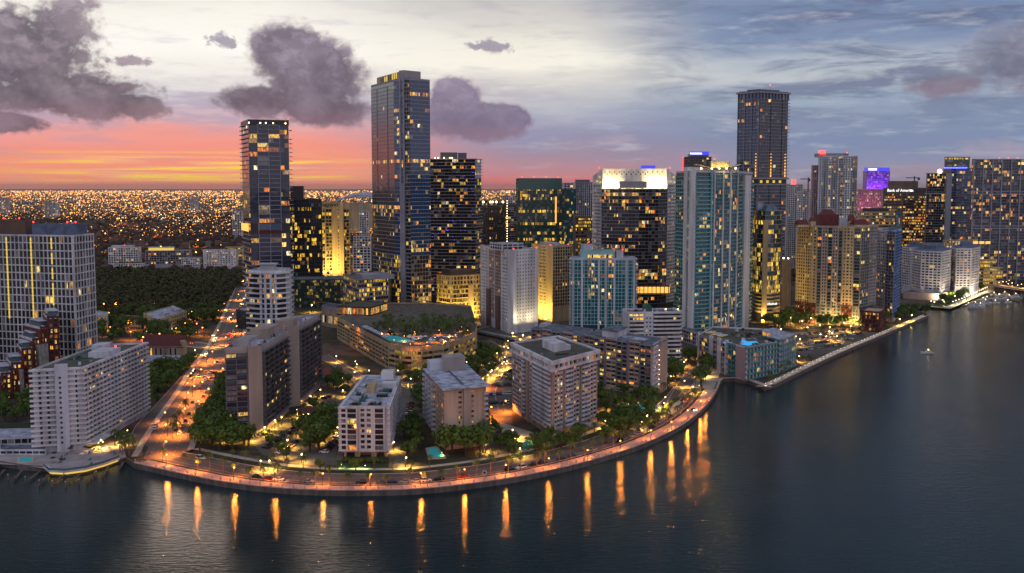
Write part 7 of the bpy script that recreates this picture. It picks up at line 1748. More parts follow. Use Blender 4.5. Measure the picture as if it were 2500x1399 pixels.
for px, py in ((960, 832), (1000, 842), (1040, 838), (1080, 832), (1110, 820), (930, 815), (1140, 808), (860, 795), (985, 822), (1020, 828), (1060, 826), (1095, 820), (950, 805), (1010, 812), (1070, 808), (1125, 800)):
    x, y = G(px, py, ZP + 3); lamp('lamp_o', x, y, 'warm lamp among the parasols on the pool deck', 'pool deck lamps', 5200, z=ZP + .1, s=.7)
k = 0
for x, y, r in walk(offs(EAST, 3.0), 9, 6):
    lamp('lamp_w', x, y, 'low white light on the right hand seawall walk, %s from the corner' % ordn(k), 'white lights on the right hand walk', 160, s=.32); k += 1
RP = walk([G(2262, 745), G(2322, 748), G(2352, 737), G(2420, 705)], 13, 4)
for x, y, r in RP: lamp('lamp_w', x, y, 'bright white lamp on the riverside park walk', 'white lamps in the riverside park', 4000, s=1.1)
for px, py in ((2300, 735), (2330, 725), (2360, 722), (2280, 740), (2345, 712), (2385, 700)): x, y = G(px, py, ZG + 5); lamp('lamp_y', x, y, 'yellow lamp on the riverside park lawn', 'yellow lamps in the riverside park', 4000, s=1.5)
# hotel foot lamps (white-pink floods)
for px, py in ((150, 1092), (163, 1086)):
    x, y = G(px, py, ZG + 2); lamp('lamp_w', x, y, 'white flood lamp at the foot of the hotel stair shaft', 'flood lamps at the hotel foot', 2200, s=.5)
for px, py in ((250, 1078), (280, 1065), (310, 1050)):
    x, y = G(px, py, ZG + 3); lamp('lamp_y', x, y, 'yellow lamp under the white hotel drive', 'yellow lamps at the hotel drive', 1100, s=.7)
def scatter(poly, n, key, power, label, group, s=1.0, sep=9):  # lamps added at random spots to brighten the dim ground
    W = [G(*p) for p in poly]; xs = [p[0] for p in W]; ys = [p[1] for p in W]; pts = []; t = 0
    while len(pts) < n and t < n * 50:
        t += 1; x = random.uniform(min(xs), max(xs)); y = random.uniform(min(ys), max(ys))
        if not inpoly(W, x, y) or inbld(x, y, 1) or any(math.hypot(x - a, y - b) < sep for a, b in pts) or not seen(x, y, ZG, 3): continue
        pts.append((x, y)); lamp(key, x, y, label, group, power, rz=random.uniform(0, 6), s=s)
scatter([(240, 775), (560, 770), (540, 830), (245, 835)], 16, 'lamp_o', 16000, 'added orange lamp among the low houses beyond the white hotel', 'added orange lamps among the low houses', 1.4, 14)
scatter([(1465, 985), (1640, 975), (1600, 1045), (1470, 1085)], 10, 'lamp_y', 6000, 'added small garden lamp under the trees right of the square tower', 'added garden lamps right of the square tower')
scatter([(1170, 850), (1248, 830), (1245, 940), (1180, 930)], 10, 'lamp_y', 9000, 'added small lamp in the garden left of the square tower', 'added garden lamps left of the square tower')
scatter([(640, 1060), (840, 960), (838, 1100), (690, 1128)], 10, 'lamp_y', 7000, 'added small lamp among the trees of the yellow lit car park', 'added small car park lamps')
scatter([(1860, 770), (2200, 760), (2240, 775), (1960, 805), (1880, 800)], 12, 'lamp_y', 22000, 'added yellow lamp on the ground before the red roofed complex', 'added lamps before the red roofed complex', 1.4, 14)
scatter([(820, 880), (1160, 880), (1165, 930), (840, 930)], 10, 'lamp_y', 8000, 'added yellow lamp at the foot of the curved podium', 'added lamps at the foot of the curved podium')
scatter([(1630, 880), (1745, 860), (1725, 960), (1640, 985)], 10, 'lamp_y', 6000, 'added small lamp under the palms of the corner grove', 'added lamps in the corner grove')
scatter([(1920, 815), (2080, 802), (2120, 815), (1960, 862)], 8, 'lamp_y', 14000, 'added lamp among the rows of the right hand car park', 'added lamps in the right hand car park', 1.3, 14)  # added to lift the dark lot so its cars show
scatter([(400, 1095), (470, 950), (540, 850), (520, 850), (450, 950), (380, 1080)], 8, 'lamp_o', 14000, 'added orange lamp at the left kerb of the avenue', 'added orange lamps at the left kerb of the avenue', 1.2, 9)
rr_ = random.Random(4); k = 0  # oversized lamps added to throw warm pools of light on the suburb
while k < 34:
    px = rr_.choice([rr_.uniform(235, 585), rr_.uniform(60, 585), rr_.uniform(850, 903), rr_.uniform(1165, 1258)]); py = rr_.uniform(505, 664); x, y = G(px, py)
    if inpoly([G(*p) for p in ((228, 775), (232, 668), (592, 672), (592, 700), (545, 762))], x, y) or inbld(x, y, 6): continue
    lamp('lamp_o', x, y, 'added bright orange lamp lighting tree tops in the suburb on the plain', 'added bright lamps in the suburb', 60000 * (y / 1500) ** 1.5, s=3.2 * (y / 1500) ** .5); k += 1
# lamps in the wood and suburb streets
for px, py in ((279, 741), (431, 743), (372, 743), (492, 743), (310, 785), (365, 820), (385, 818), (345, 826), (250, 744)):
    x, y = G(px, py, ZG + 8); lamp('lamp_o', x, y, 'lone orange lamp at the edge of the dark wood, upper left', 'orange lamps by the wood', 26000, s=1.8)
# ============================================================ cars
def carproto(key, col, L=4.5, W=1.85, van=False):
    m = MB(); h0, h1, h2 = .28, .86, 1.5 if not van else 1.85
    pr = [(-L / 2, h0), (-L / 2, h1 - .08), (-L / 2 + .1, h1), (-L * .32, h1 + .04), (L * .18, h1 + .02), (L / 2 - .12, h1 - .14), (L / 2, h1 - .3), (L / 2, h0)]
    k = len(pr); m.v = [(x, -W / 2, z) for x, z in pr] + [(x, W / 2, z) for x, z in pr]; m.f = [tuple(range(k))[::-1] if False else tuple(range(k)), tuple(range(2 * k - 1, k - 1, -1))] + [(i, k + i, k + (i + 1) % k, (i + 1) % k) for i in range(k)]; m.c = [None] * len(m.f)
    g_ = MB(); b0 = [(-L * (.42 if van else .36), h1 + .03), (-L * (.38 if van else .24), h2 - .06), (L * .06, h2 - .06), (L * .2, h1 + .03)]
    w2 = W * .46; w3 = W * .38; g_.v = [(x, -(w2 if i in (0, 3) else w3), z) for i, (x, z) in enumerate(b0)] + [(x, (w2 if i in (0, 3) else w3), z) for i, (x, z) in enumerate(b0)]; g_.f = [(3, 2, 1, 0), (4, 5, 6, 7), (0, 1, 5, 4), (1, 2, 6, 5), (2, 3, 7, 6)]; g_.c = [None] * 5
    r_ = MB(); r_.obx((-L * (.385 if van else .25), -w3 * 1.02), (L * (.45 if van else .32), 0), (0, w3 * 2.04), h2 - .059, h2)
    parts = [('body', m, 'car_' + col), ('cabin_glass', g_, 'car_glass'), ('roof', r_, 'car_' + col)]
    for sx in (-1, 1):
        for sy in (-1, 1):
            w_ = MB(); w_.tube([(sx * L * .31, sy * (W / 2 - .18), .33), (sx * L * .31, sy * (W / 2 + .02), .33)], [.33, .33], 10); parts.append(('wheel', w_, 'rubber'))
    for sy in (-1, 1):
        a = MB(); a.box(L / 2 + .01, sy * W * .34, .06, .32, .55, .7); parts.append(('headlight', a, 'car_silver')); a = MB(); a.box(-L / 2 - .01, sy * W * .36, .06, .3, .6, .76); parts.append(('tail_light', a, 'car_red'))
    proto(key, parts)
CC_ = ['black', 'white', 'silver', 'red', 'blue', 'grey', 'tan']
for c in CC_: carproto('car_' + c, c); 
for c in ('black', 'white', 'grey'): carproto('suv_' + c, c, 4.7, 1.95, True)
CW = {'black': 'black', 'white': 'white', 'silver': 'silver', 'red': 'dark red', 'blue': 'dark blue', 'grey': 'grey', 'tan': 'beige'}
def car(x, y, rz, label, group, col=None, bits=None, key=None):
    c = col or random.choice(['black', 'white', 'silver', 'grey', 'black', 'white', 'red', 'blue', 'tan'])
    key = key or ('suv_' + c if c in ('black', 'white', 'grey') and random.random() < .3 else 'car_' + c)
    return place(key, 'parked_car', x, y, ZG + .08, label.replace('COL', CW[c]), 'car', group, 1.0, rz, bits)
waterfront = [(627, 'black'), (653, 'red'), (680, 'white'), (753, 'silver'), (882, 'black'), (930, 'grey'), (957, 'blue'), (988, 'silver'), (1015, 'silver'), (1040, 'white'), (1072, 'black'), (1132, 'red'), (1244, 'black'), (1272, 'white'), (1302, 'black'), (1324, 'black'), (1369, 'black'), (1395, 'blue'), (1447, 'silver'), (1513, 'black'), (1545, 'silver'), (1560, 'silver'), (1590, 'blue'), (1637, 'red')]
LN = offs(BAY, 11.0); k = 0
def at_px(line, px):
    for i in range(len(line) - 1):
        a, b = proj(*line[i], ZG)[0], proj(*line[i + 1], ZG)[0]
        if a <= px < b:
            t = (px - a) / (b - a); return (line[i][0] + (line[i + 1][0] - line[i][0]) * t, line[i][1] + (line[i + 1][1] - line[i][1]) * t, math.atan2(line[i + 1][1] - line[i][1], line[i + 1][0] - line[i][0]))
for px, c in waterfront:
    x, y, r = at_px(LN, px); car(x, y, r + (math.pi if k % 3 else 0), 'COL car by the seawall on the bay road, %s from the left' % ordn(k), 'cars parked along the seawall', c); k += 1
x, y, r = at_px(offs(BAY, 22), 490); car(x, y, r, 'white car driving on the bay road near its left end', None, 'white')
def carrow(a, b_, n, ang, label, group, fill=.85, z=ZG):
    A_, B_ = G(*a), G(*b_)
    for k in range(n):
        if random.random() > fill: continue
        t = (k + .5) / n; x, y = A_[0] + (B_[0] - A_[0]) * t, A_[1] + (B_[1] - A_[1]) * t
        if inbld(x, y, .5) or not seen(x, y, ZG, 1.4): continue
        rz = math.atan2(B_[1] - A_[1], B_[0] - A_[0]) + R(ang) + random.uniform(-.04, .04)
        car(x, y, rz, label, group)
def carrows(rows, label, group):
    for a, b_, n in rows: carrow(a, b_, n, 78, label, group)
carrows([((790, 1108), (836, 1055), 14), ((822, 1085), (834, 1030), 8)], 'COL car in the row climbing along the left side of the small white apartments', 'cars left of the small white apartments')
carrows([((655, 1085), (705, 1060), 7), ((680, 1110), (730, 1075), 8), ((700, 1060), (765, 1020), 12), ((740, 1045), (800, 1000), 12), ((640, 1100), (660, 1090), 3), ((790, 975), (830, 960), 6)], 'COL car under the trees of the yellow lit car park', 'cars in the yellow lit car park')
carrows([((995, 1045), (1003, 985), 12), ((1035, 1000), (1036, 975), 4)], 'COL car in the row beside the narrow drive left of the white roofed block', 'cars beside the narrow drive')
carrows([((1190, 1035), (1262, 1108), 17)], 'COL car in the diagonal row right of the white roofed tan block', 'cars in the diagonal row')
carrows([((1188, 1035), (1186, 1000), 6), ((1195, 985), (1245, 985), 7), ((1195, 965), (1248, 962), 7), ((1190, 945), (1245, 938), 6)], 'COL car in the car park between the white roofed block and the square tower', 'cars in the middle car park')
carrows([((1185, 905), (1245, 875), 10), ((1215, 925), (1248, 905), 6)], 'COL car behind the pale curved path left of the square tower', 'cars by the curved path')
carrows([((1920, 822), (2080, 805), 26), ((1925, 834), (2110, 815), 30), ((1935, 846), (2080, 828), 24), ((1945, 858), (2050, 842), 18), ((1880, 800), (1930, 795), 8)], 'COL car in the broad open car park at the right behind the teal residence', 'cars in the right hand car park')
carrows([((470, 905), (530, 912), 8), ((465, 920), (520, 925), 7)], 'COL car in the small lot beside the upper avenue', 'cars in the upper avenue lot')
k = 0
for px, py, c in ((430, 1052, 'black'), (447, 1042, 'silver'), (453, 1030, 'black'), (462, 1012, 'black'), (438, 1060, 'white'), (480, 990, 'silver'), (497, 970, 'red'), (488, 950, 'red'), (505, 960, 'black'), (470, 985, 'black'), (500, 930, 'white'), (512, 915, 'silver'), (530, 885, 'black'), (385, 1030, 'white'), (381, 1040, 'silver'), (378, 1048, 'white'), (560, 830, 'white'), (570, 810, 'tan')):
    x, y = G(px, py); e = car(x, y, R(102), 'COL car on the orange lit avenue, %s counted up from the bay end' % ordn(k), 'cars on the avenue', c); k += 1
# headlights and taillights of queued traffic, small lamps on the cars
def lightpair(px, py, col, k, rot=102):
    x, y = G(px, py, ZG + .7); e = car(x, y, R(rot), 'distant car with glowing %s lights on the upper avenue' % ('head' if col == 'headlight' else 'tail'), 'queued cars on the upper avenue', 'grey')
    for s_ in (-1, 1):
        m = MB(); m.ball((-2.5, s_ * .7, .7), .33, 6, 4); o = m.build('headlight_beam' if col == 'headlight' else 'tail_light_glow', col, None); o.parent = e
for k, (px, py, c) in enumerate(((527, 824, 'headlight'), (521, 818, 'headlight'), (524, 831, 'headlight'), (558, 778, 'headlight'), (562, 774, 'headlight'), (560, 815, 'taillight'), (566, 822, 'taillight'), (497, 866, 'headlight'), (504, 862, 'headlight'), (592, 742, 'headlight'), (588, 752, 'headlight'), (596, 728, 'headlight'), (468, 837, 'taillight'), (1672, 972, 'taillight'), (1668, 978, 'taillight'), (1693, 1000, 'headlight'))):
    lightpair(px, py, c, k)
# small signpost disc on the bay road
x, y = G(1183, 1160, ZG + 2); t = thing('round_sign', 'white round sign on a post at the seawall below the white roofed block', 'sign', (x, y, ZG)); m = MB(); m.tube([(x, y, ZG), (x, y, ZG + 2.4)], [.08, .08], 5); m.build('post', 'metal_grey', t); m = MB(); m.tube([(x, y - .1, ZG + 3.1), (x, y + .1, ZG + 3.1)], [1.0, 1.0], 16); m.build('sign_disc', 'paint_white', t); m = MB(); m.tube([(x, y - .14, ZG + 3.1), (x, y - .101, ZG + 3.1)], [.6, .6], 14); m.build('sign_symbol', 'brick_red', t)
# ============================================================ docks, boats, hotel terrace
def dock():
    k = 0
    for px, py, dx, dy in ((8, 1148, -22, 22), (52, 1148, -18, 20), (95, 1150, -26, 20), (128, 1152, -28, 22), (160, 1156, -28, 18), (196, 1156, -32, 20), (232, 1150, -20, 24), (262, 1140, -12, 20), (300, 1128, -8, 12)):
        a = G(px, py, 1.2); c = G(px + dx, py + dy, 1.2); t = thing('mooring_jetty', 'weathered wooden finger jetty under the hotel terrace, %s from the left' % ordn(k), 'jetty', (*a, 0), 'finger jetties below the hotel'); k += 1
        d_ = sub(c, a); l = math.hypot(*d_); n_ = (-d_[1] / l * .7, d_[0] / l * .7); m = MB(); m.obx((a[0] - d_[0] * .1, a[1] - d_[1] * .1), (d_[0] * 1.1, d_[1] * 1.1), n_, .9, 1.25); m.build('walkway', 'wood', t)
        for s_ in (.15, .5, .85, 1.02): m = MB(); q = (a[0] + d_[0] * s_, a[1] + d_[1] * s_); m.tube([(q[0], q[1], -2), (q[0], q[1], 1.9)], [.22, .2], 6); m.build('pile', 'wood', t)
    k = 0
    for px, py in ((62, 1178), (96, 1186), (127, 1188), (193, 1184), (235, 1165), (20, 1172), (160, 1190)):
        x, y = G(px, py, 0); t = thing('mooring_pile', 'lone wooden mooring pile standing in the water off the hotel, %s from the left' % ['second', 'third', 'fourth', 'sixth', 'seventh', 'first', 'fifth'][k], 'pile', (x, y, 0), 'mooring piles off the hotel'); k += 1
        m = MB(); m.tube([(x, y, -2), (x, y, 2.4)], [.28, .25], 7); m.build('shaft', 'wood', t); m = MB(); m.tube([(x, y, 2.401), (x, y, 2.7)], [.3, .08], 7); m.build('cap', 'paint_white', t)
dock()
# lit underside of the terrace deck and rail
t = thing('terrace_deck', 'curved white deck edge of the hotel terrace glowing yellow underneath', 'deck', (*G(180, 1140), ZG)); LNk = [G(*p, ZG) for p in ((118, 1141), (130, 1151), (160, 1152), (205, 1146), (250, 1133), (283, 1121))]
curb('deck_edge', LNk, -2.2, .2, ZG + .1, ZG + 1.0, 'white_paint', None, t); curb('glow_strip', LNk, -1.2, -.9, ZG - .9, ZG + .05, 'strip_yellow', None, t); curb('deck_rail', LNk, -2.1, -2.0, ZG + 1.001, ZG + 2.0, 'rail_glass', None, t)
k = 0
for i in range(26):
    px, py = random.uniform(125, 290), random.uniform(1098, 1135)
    if py > 1150 - abs(px - 170) * .25: continue
    x, y = G(px, py); a = random.random() < .5
    if a:
        t = thing('deck_chair', 'grey lounger on the pale hotel terrace', 'lounger', (x, y, ZG), 'loungers on the hotel terrace'); m = MB(); m.box(x, y, .7, 1.9, ZG + .3, ZG + .42); m.build('seat', 'metal_grey', t); m = MB(); m.box(x, y + 1.1, .7, .5, ZG + .43, ZG + .95); m.build('backrest', 'metal_grey', t)
    else:
        t = thing('parasol', 'dark or white parasol on the hotel terrace at the waterfront', 'parasol', (x, y, ZG), 'parasols on the hotel terrace'); m = MB(); m.tube([(x, y, ZG), (x, y, ZG + 2.4)], [.05, .05], 4); m.build('pole', 'metal_grey', t); m = MB(); m.v = [(x + 1.4 * math.cos(q * .785), y + 1.4 * math.sin(q * .785), ZG + 2.2) for q in range(8)] + [(x, y, ZG + 2.9)]; m.f = [(q, (q + 1) % 8, 8) for q in range(8)]; m.c = [None] * 8; m.build('canopy', random.choice(['paint_white', 'car_blue', 'metal_dark']), t)
def low_pavilion(pts, z, lb, core='white_cool', roof='roof_white'):
    P = [G(*p) for p in pts]; b = B('pavilion', lb, 'pavilion', P, z, core=core, roof=roof, pmat=core, parapet=.4); b.face(P[0], P[1], ZG + .3, z - .3, fh=3, bw=3, sp=.6, sd=.1, band=core, pr=.4, pd=.12, pier=core, litp=.1); return b
low_pavilion([(-30, 1090), (85, 1085), (90, 1064), (-30, 1066)], 5.5, 'long low white pavilion beside the foot of the hotel at the left edge')
low_pavilion([(0, 1112), (112, 1112), (116, 1100), (0, 1098)], 4.5, 'low flat white pool house nearest the hotel jetties', roof='roof_grey')
def boat(px, py, L_, rz, label, group, big=False):
    x, y = G(px, py, .1); t = thing('motor_yacht' if big else 'motor_boat', label, 'yacht' if big else 'boat', (x, y, .1), group, rz)
    W_ = L_ * .28; st = [(-.5, .85, .55), (-.3, 1, .55), (.1, 1, .65), (.35, .6, .8), (.5, .04, .95)]; m = MB(); n = len(st)
    for s_, w_, h_ in st: m.v += [(s_ * L_, -W_ / 2 * w_, h_ * L_ * .13 + .3), (s_ * L_, W_ / 2 * w_, h_ * L_ * .13 + .3), (s_ * L_ * .94, -W_ / 2 * w_ * .6, -.3), (s_ * L_ * .94, W_ / 2 * w_ * .6, -.3)]
    for i in range(n - 1):
        a = 4 * i; b_ = a + 4; m.f += [(a, a + 1, b_ + 1, b_), (a + 2, a, b_, b_ + 2), (a + 1, a + 3, b_ + 3, b_ + 1), (a + 3, a + 2, b_ + 2, b_ + 3)]
    m.f.append((0, 2, 3, 1)); m.f.append((4 * n - 4, 4 * n - 3, 4 * n - 1, 4 * n - 2)); m.c = [None] * len(m.f)
    o = m.build('hull', 'paint_white', None); o.parent = t
    hb = L_ * .085 + .3
    m = MB(); m.prism([(-.32 * L_, -W_ * .36), (.16 * L_, -W_ * .34), (.16 * L_, W_ * .34), (-.32 * L_, W_ * .36)], hb, hb + L_ * .09, [(-.30 * L_, -W_ * .3), (.08 * L_, -W_ * .28), (.08 * L_, W_ * .28), (-.30 * L_, W_ * .3)]); o = m.build('cabin', 'white_paint', None); o.parent = t
    m = MB(); m.box(-.1 * L_, 0, .3 * L_, W_ * .66, hb + L_ * .035, hb + L_ * .07); o = m.build('cabin_window', 'car_glass', None); o.parent = t
    m = MB(); m.box(-.14 * L_, 0, .26 * L_, W_ * .55, hb + L_ * .125, hb + L_ * .14); m.box(-.24 * L_, 0, .02 * L_, W_ * .4, hb + L_ * .09, hb + L_ * .124); m.box(-.05 * L_, 0, .02 * L_, W_ * .4, hb + L_ * .09, hb + L_ * .124); o = m.build('bridge_roof', 'white_paint', None); o.parent = t
    if L_ > 9: m = MB(); m.ball((-.1 * L_, 0, hb + L_ * .2), .35); o = m.build('mast_light', 'warm_bulb', None); o.parent = t
boat(2263, 863, 9.5, R(175), 'small white motor boat alone on the open water at right', None)
for i, (px, py, L_, rz, lb) in enumerate(((2385, 752, 22, 20, 'long low white yacht at the near left of the marina'), (2408, 744, 20, 35, 'white yacht with a tall bridge in the middle of the marina'), (2442, 733, 24, 30, 'largest white yacht with a tall flying bridge at the marina'), (2412, 733, 14, 15, 'small blue white boat behind the middle yacht'), (2425, 722, 14, 100, 'boat moored by the upper pontoon, left'), (2450, 722, 16, 110, 'boat moored by the upper pontoon, centre'), (2475, 728, 18, 160, 'boat at the right end of the marina'), (2398, 735, 12, 200, 'small dark edged boat close to the park wall'), (2462, 740, 12, 30, 'short white boat right of the largest yacht'), (2366, 746, 10, 20, 'small open boat at the pontoon elbow'), (2432, 742, 14, 30, 'white boat moored just in front of the largest yacht'), (2395, 747, 11, 25, 'little boat nearest the open water in the marina'), (2486, 722, 13, 120, 'boat under the bridge end, far right'), (2438, 726, 12, 100, 'slim boat between the upper pontoon berths'), (2462, 728, 14, 100, 'boat at the middle upper berth of the marina'))):
    boat(px, py, L_, R(rz), lb, 'boats in the marina', True)
t = thing('pontoon', 'long pale floating pontoon of the marina in front of the park', 'pontoon', (*G(2400, 735, 0), 0)); m = MB(); a, c = G(2345, 748, .5), G(2425, 712, .5); d_ = sub(c, a); m.obx(a, d_, (3, -3), .2, .7); m.build('deck', 'wood', t)
a, c = G(2425, 722, .5), G(2490, 738, .5); m = MB(); d_ = sub(c, a); m.obx(a, d_, (2, 3), .2, .7); m.build('finger_deck', 'wood', t)
# bridge at the right edge
a, c = G(2420, 696, 9), G(2560, 716, 9); t = thing('road_bridge', 'low lamp lined road bridge crossing the river mouth at the right edge', 'bridge', (*a, ZG)); d_ = sub(c, a); l = math.hypot(*d_); n_ = (-d_[1] / l, d_[0] / l)
m = MB(); m.obx(a, d_, (n_[0] * 14, n_[1] * 14), 7.4, 8.6); m.build('deck', 'seawall_cap', t)
for s_ in (-.3, 13.8): m = MB(); m.obx((a[0] + n_[0] * s_, a[1] + n_[1] * s_), d_, (n_[0] * .4, n_[1] * .4), 8.61, 9.6); m.build('parapet', 'seawall_cap', t)
for k in range(6): q = (a[0] + d_[0] * (.05 + k * .18), a[1] + d_[1] * (.05 + k * .18)); m = MB(); m.obx((q[0], q[1]), (d_[0] / l * 2, d_[1] / l * 2), (n_[0] * 13, n_[1] * 13), -2, 7.39); m.build('bridge_pier', 'seawall_face', t)
for k in range(12): q = (a[0] + d_[0] * (k + .5) / 12 + n_[0] * (1 if k % 2 else 12), a[1] + d_[1] * (k + .5) / 12 + n_[1] * (1 if k % 2 else 12)); lamp('lamp_y', q[0], q[1], 'yellow lamp on the road bridge at the right edge', 'lamps on the bridge', 3000, z=8.6, s=1.1)
k = 0
for x, y, r in walk([G(2455, 698), G(2478, 686), G(2500, 673)], 12, 3): lamp('lamp_y', x, y, 'yellow lamp on the far river bank walk, %s from the bridge' % ordn(k), 'lamps on the far river bank', 5000, s=1.2); k += 1
# cranes on the skyline
for k, (px, ytop, yb, D, j0, j1) in enumerate(((1973, 433, 470, 2200, 1953, 1977), (2232, 430, 462, 2300, 2210, 2244))):
    x, y = V(px, D, 450); t = thing('tower_crane', ('thin tower crane on the skyline left of the pinkish tower' if k == 0 else 'thin tower crane above the brown bank office'), 'crane', (x, y, ZG)); zt_ = ZD(ytop, D); m = MB(); m.box(x, y, 2, 2, ZG, zt_); m.build('mast', 'metal_dark', t); zj = ZD(ytop + 5, D); m = MB(); x0, x1 = V(j0, D, 450)[0], V(j1, D, 450)[0]; m.box((x0 + x1) / 2, y - 2, x1 - x0, 1.6, zj, zj + 1.6); m.build('jib', 'metal_dark', t)
    m = MB(); m.box(x1 - 2, y - 2, 4, 3, zj - 4, zj - .01); m.build('counterweight', 'metal_dark', t)
# ============================================================ dark wood and the plain of lights
def blobs(name, n, gen, mt, kind='stuff', label=None, cat=None, group=None):
    rr = random.Random(5); m = MB()
    for k in range(n):
        x, y, r, h = gen(rr)
        if x is None: continue
        nn = 5; a0 = rr.uniform(0, 6.28); i = len(m.v)
        for z, q in ((ZG, .8), (ZG + h * .55, 1.0), (ZG + h * .88, .6)):
            for j in range(nn):
                aa = a0 + j * 6.283 / nn; rj = r * q * rr.uniform(.75, 1.2); m.v.append((x + rj * math.cos(aa), y + rj * math.sin(aa), z * (1 if z == ZG else rr.uniform(.9, 1.08))))
        m.v.append((x, y, ZG + h))
        for lv in range(2):
            for j in range(nn): m.f.append((i + lv * nn + j, i + lv * nn + (j + 1) % nn, i + (lv + 1) * nn + (j + 1) % nn, i + (lv + 1) * nn + j)); m.c.append(None)
        for j in range(nn): m.f.append((i + 2 * nn + j, i + 2 * nn + (j + 1) % nn, i + 3 * nn)); m.c.append(None)
    o = m.build(name, mt, None); tag(o, label, cat, None, kind); return o
WOOD = [G(*p) for p in ((228, 775), (232, 668), (340, 668), (590, 672), (592, 700), (545, 762), (430, 772))]
def gw(rr):
    for _ in range(30):
        x = rr.uniform(min(p[0] for p in WOOD), max(p[0] for p in WOOD)); y = rr.uniform(min(p[1] for p in WOOD), max(p[1] for p in WOOD))
        if inpoly(WOOD, x, y) and not nearroad(x, y): return x, y, rr.uniform(3, 6.5), rr.uniform(6, 13)
    return None, 0, 0, 0
def leafstuff(name, n, gen, mt, label, cat, per=26):
    rr = random.Random(9); m = MB()
    for k in range(n):
        x, y, r, h = gen(rr)
        if x is None: continue
        for q in range(per):
            th = rr.uniform(0, 6.283); ph = math.acos(rr.uniform(-.1, 1)); c = Vector((x + r * math.sin(ph) * math.cos(th), y + r * math.sin(ph) * math.sin(th), ZG + h * .45 + h * .5 * math.cos(ph)))
            nr = Vector((math.sin(ph) * math.cos(th) + rr.uniform(-.5, .5), math.sin(ph) * math.sin(th) + rr.uniform(-.5, .5), math.cos(ph) + .2)).normalized(); t = nr.orthogonal().normalized(); b = nr.cross(t); s_ = r * .42 * rr.uniform(.6, 1.2)
            m.quad(*[tuple(c + t * a * s_ + b * d * s_) for a, d in ((-.6, -.5), (.6, -.5), (.5, .6), (-.6, .5))])
    return tag(m.build(name, mt, None), label, cat, None, 'stuff')
leafstuff('wood', 1500, gw, 'wood_leaf', 'dark unbroken wood between the white hotel district and the far white apartments', 'wood')
def gs(rr):
    y = 1400 * math.exp(rr.uniform(0, 1.25)); u = rr.uniform(-.68, .58); x = u * y
    if inpoly(WOOD, x, y) or inbld(x, y, 4): return None, 0, 0, 0
    s_ = 1 + (y - 1400) / 3500
    return x, y, rr.uniform(3, 7) * s_, rr.uniform(5, 10) * (1 + (s_ - 1) * .4)
blobs('suburb_trees', 11000, gs, 'suburb_leaf_glow', label='dark mass of suburban tree tops running back to the horizon', cat='trees')
def boxes(name, n, label):
    rr = random.Random(11); m = MB()
    for k in range(n):
        y = 1250 * math.exp(rr.uniform(0, 2.4)); x = rr.uniform(-.5, .5) * y
        if inpoly(WOOD, x, y) or inbld(x, y, 8): continue
        s_ = 1 + (y - 1300) / 6000; m.box(x, y, rr.uniform(9, 20) * s_ ** .6, rr.uniform(9, 15) * s_ ** .6, ZG - .5, ZG + rr.choice([4, 5, 6, 7, 8, 12]) * s_ ** .5, R(12))
    return tag(m.build(name, 'brown_wall', None), label, 'houses', None, 'stuff')
boxes('suburb_houses', 2600, 'countless low pale houses of the suburb on the plain')
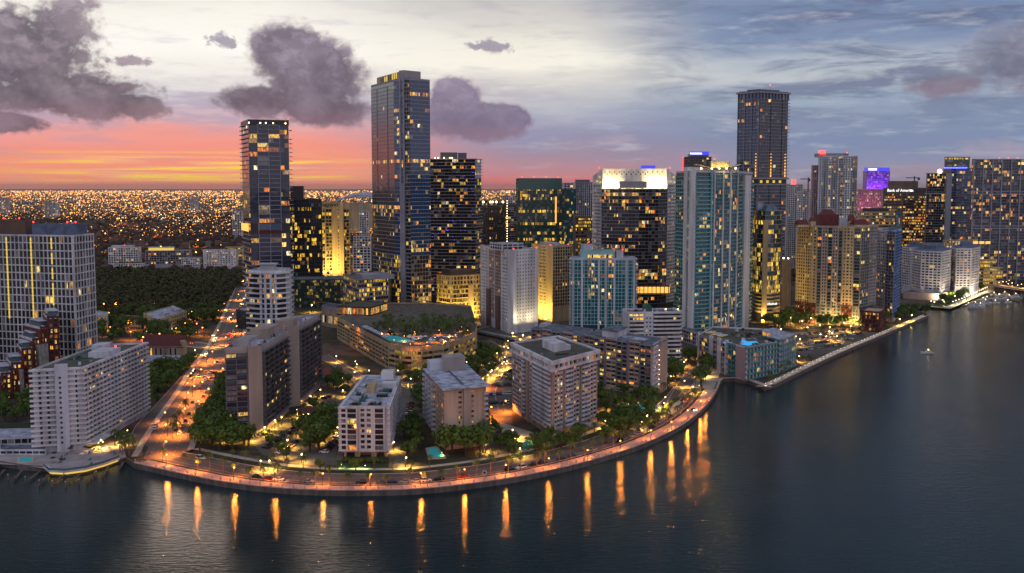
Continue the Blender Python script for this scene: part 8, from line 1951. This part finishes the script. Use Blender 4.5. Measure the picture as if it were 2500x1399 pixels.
# street light grid of the plain: thousands of lamps read as one mass
def lights():
    rr = random.Random(21); sets = {'orange_light': MB(), 'yellow_light': MB(), 'white_light': MB(), 'red_point': MB()}
    def octa(m, x, y, z, s_):
        i = len(m.v); m.v += [(x - s_, y, z), (x, y - s_, z), (x + s_, y, z), (x, y + s_, z), (x, y, z + s_ * .8), (x, y, z - s_ * .8)]
        m.f += [(i, i + 1, i + 4), (i + 1, i + 2, i + 4), (i + 2, i + 3, i + 4), (i + 3, i, i + 4), (i + 1, i, i + 5), (i + 2, i + 1, i + 5), (i + 3, i + 2, i + 5), (i, i + 3, i + 5)]; m.c += [None] * 8
    A1, A2 = R(101.5), R(11.5)
    tot = 0
    while tot < 36000:
        Y = 1300 * math.exp(rr.uniform(0, 1) ** .85 * 2.9); X = rr.uniform(-.72, .62) * Y
        if mnoise.noise(Vector((X * .0011, Y * .0007, 3))) < -.16 and Y < 3500: continue
        a = A1 if rr.random() < .35 else A2; st = rr.uniform(26, 46) * (1 + Y / 6000); n = rr.randint(2, 14); key = rr.choices(['orange_light', 'yellow_light', 'white_light', 'red_point'], [.46, .36, .15, .03])[0]
        for k in range(n):
            x = X + math.cos(a) * st * k + rr.uniform(-9, 9); y = Y + math.sin(a) * st * k + rr.uniform(-9, 9)
            if y < 1230 or inpoly(WOOD, x, y) or rr.random() < .25: continue
            if y < 1700 and inbld(x, y, 3): continue
            kk = key if rr.random() < .8 else 'orange_light'
            octa(sets[kk], x, y, ZG + rr.uniform(9, 14) * (1 + y / 9000), y * .00034 * rr.choice([.45, .6, .8, 1.0, 1.7]) ); tot += 1
    for (nm, m) in sets.items():
        tag(m.build('city_lights', nm, None), {'orange_light': 'orange', 'yellow_light': 'yellow', 'white_light': 'white', 'red_point': 'red'}[nm] + ' street and window lights scattered over the plain to the horizon', 'lights', None, 'stuff')
emat('orange_light', (1.0, .36, .07, 1), 2.6); emat('yellow_light', (1.0, .56, .15, 1), 2.6); emat('white_light', (1.0, .84, .55, 1), 2.2); emat('red_point', (1.0, .08, .05, 1), 4.0)
lights()
m_ = bpy.data.materials.new('haze'); m_.use_nodes = True; nt = m_.node_tree; nt.nodes.clear(); n = N(nt)
o_ = n.new('ShaderNodeOutputMaterial'); v_ = n.new('ShaderNodeVolumePrincipled'); v_.inputs['Color'].default_value = (.96, .74, .66, 1); v_.inputs['Density'].default_value = 1.6e-5; v_.inputs['Anisotropy'].default_value = .3
nt.links.new(v_.outputs[0], o_.inputs['Volume']); MATS['haze'] = m_
mb = MB(); mb.box(0, 34900, 119000, 69900, -4, 262); hz = mb.build('haze', 'haze', None); tag(hz, 'thin warm evening haze over the plain', 'haze', None, 'stuff')
for b in BLD: b.finish()
for o in list(bpy.data.objects):
    if '_off' in o: del o['_off']
bpy.context.view_layer.update()
for o in bpy.data.objects:
    l = o.get('label')
    if l and len(l.split()) > 16: print('LONG', len(l.split()), l)
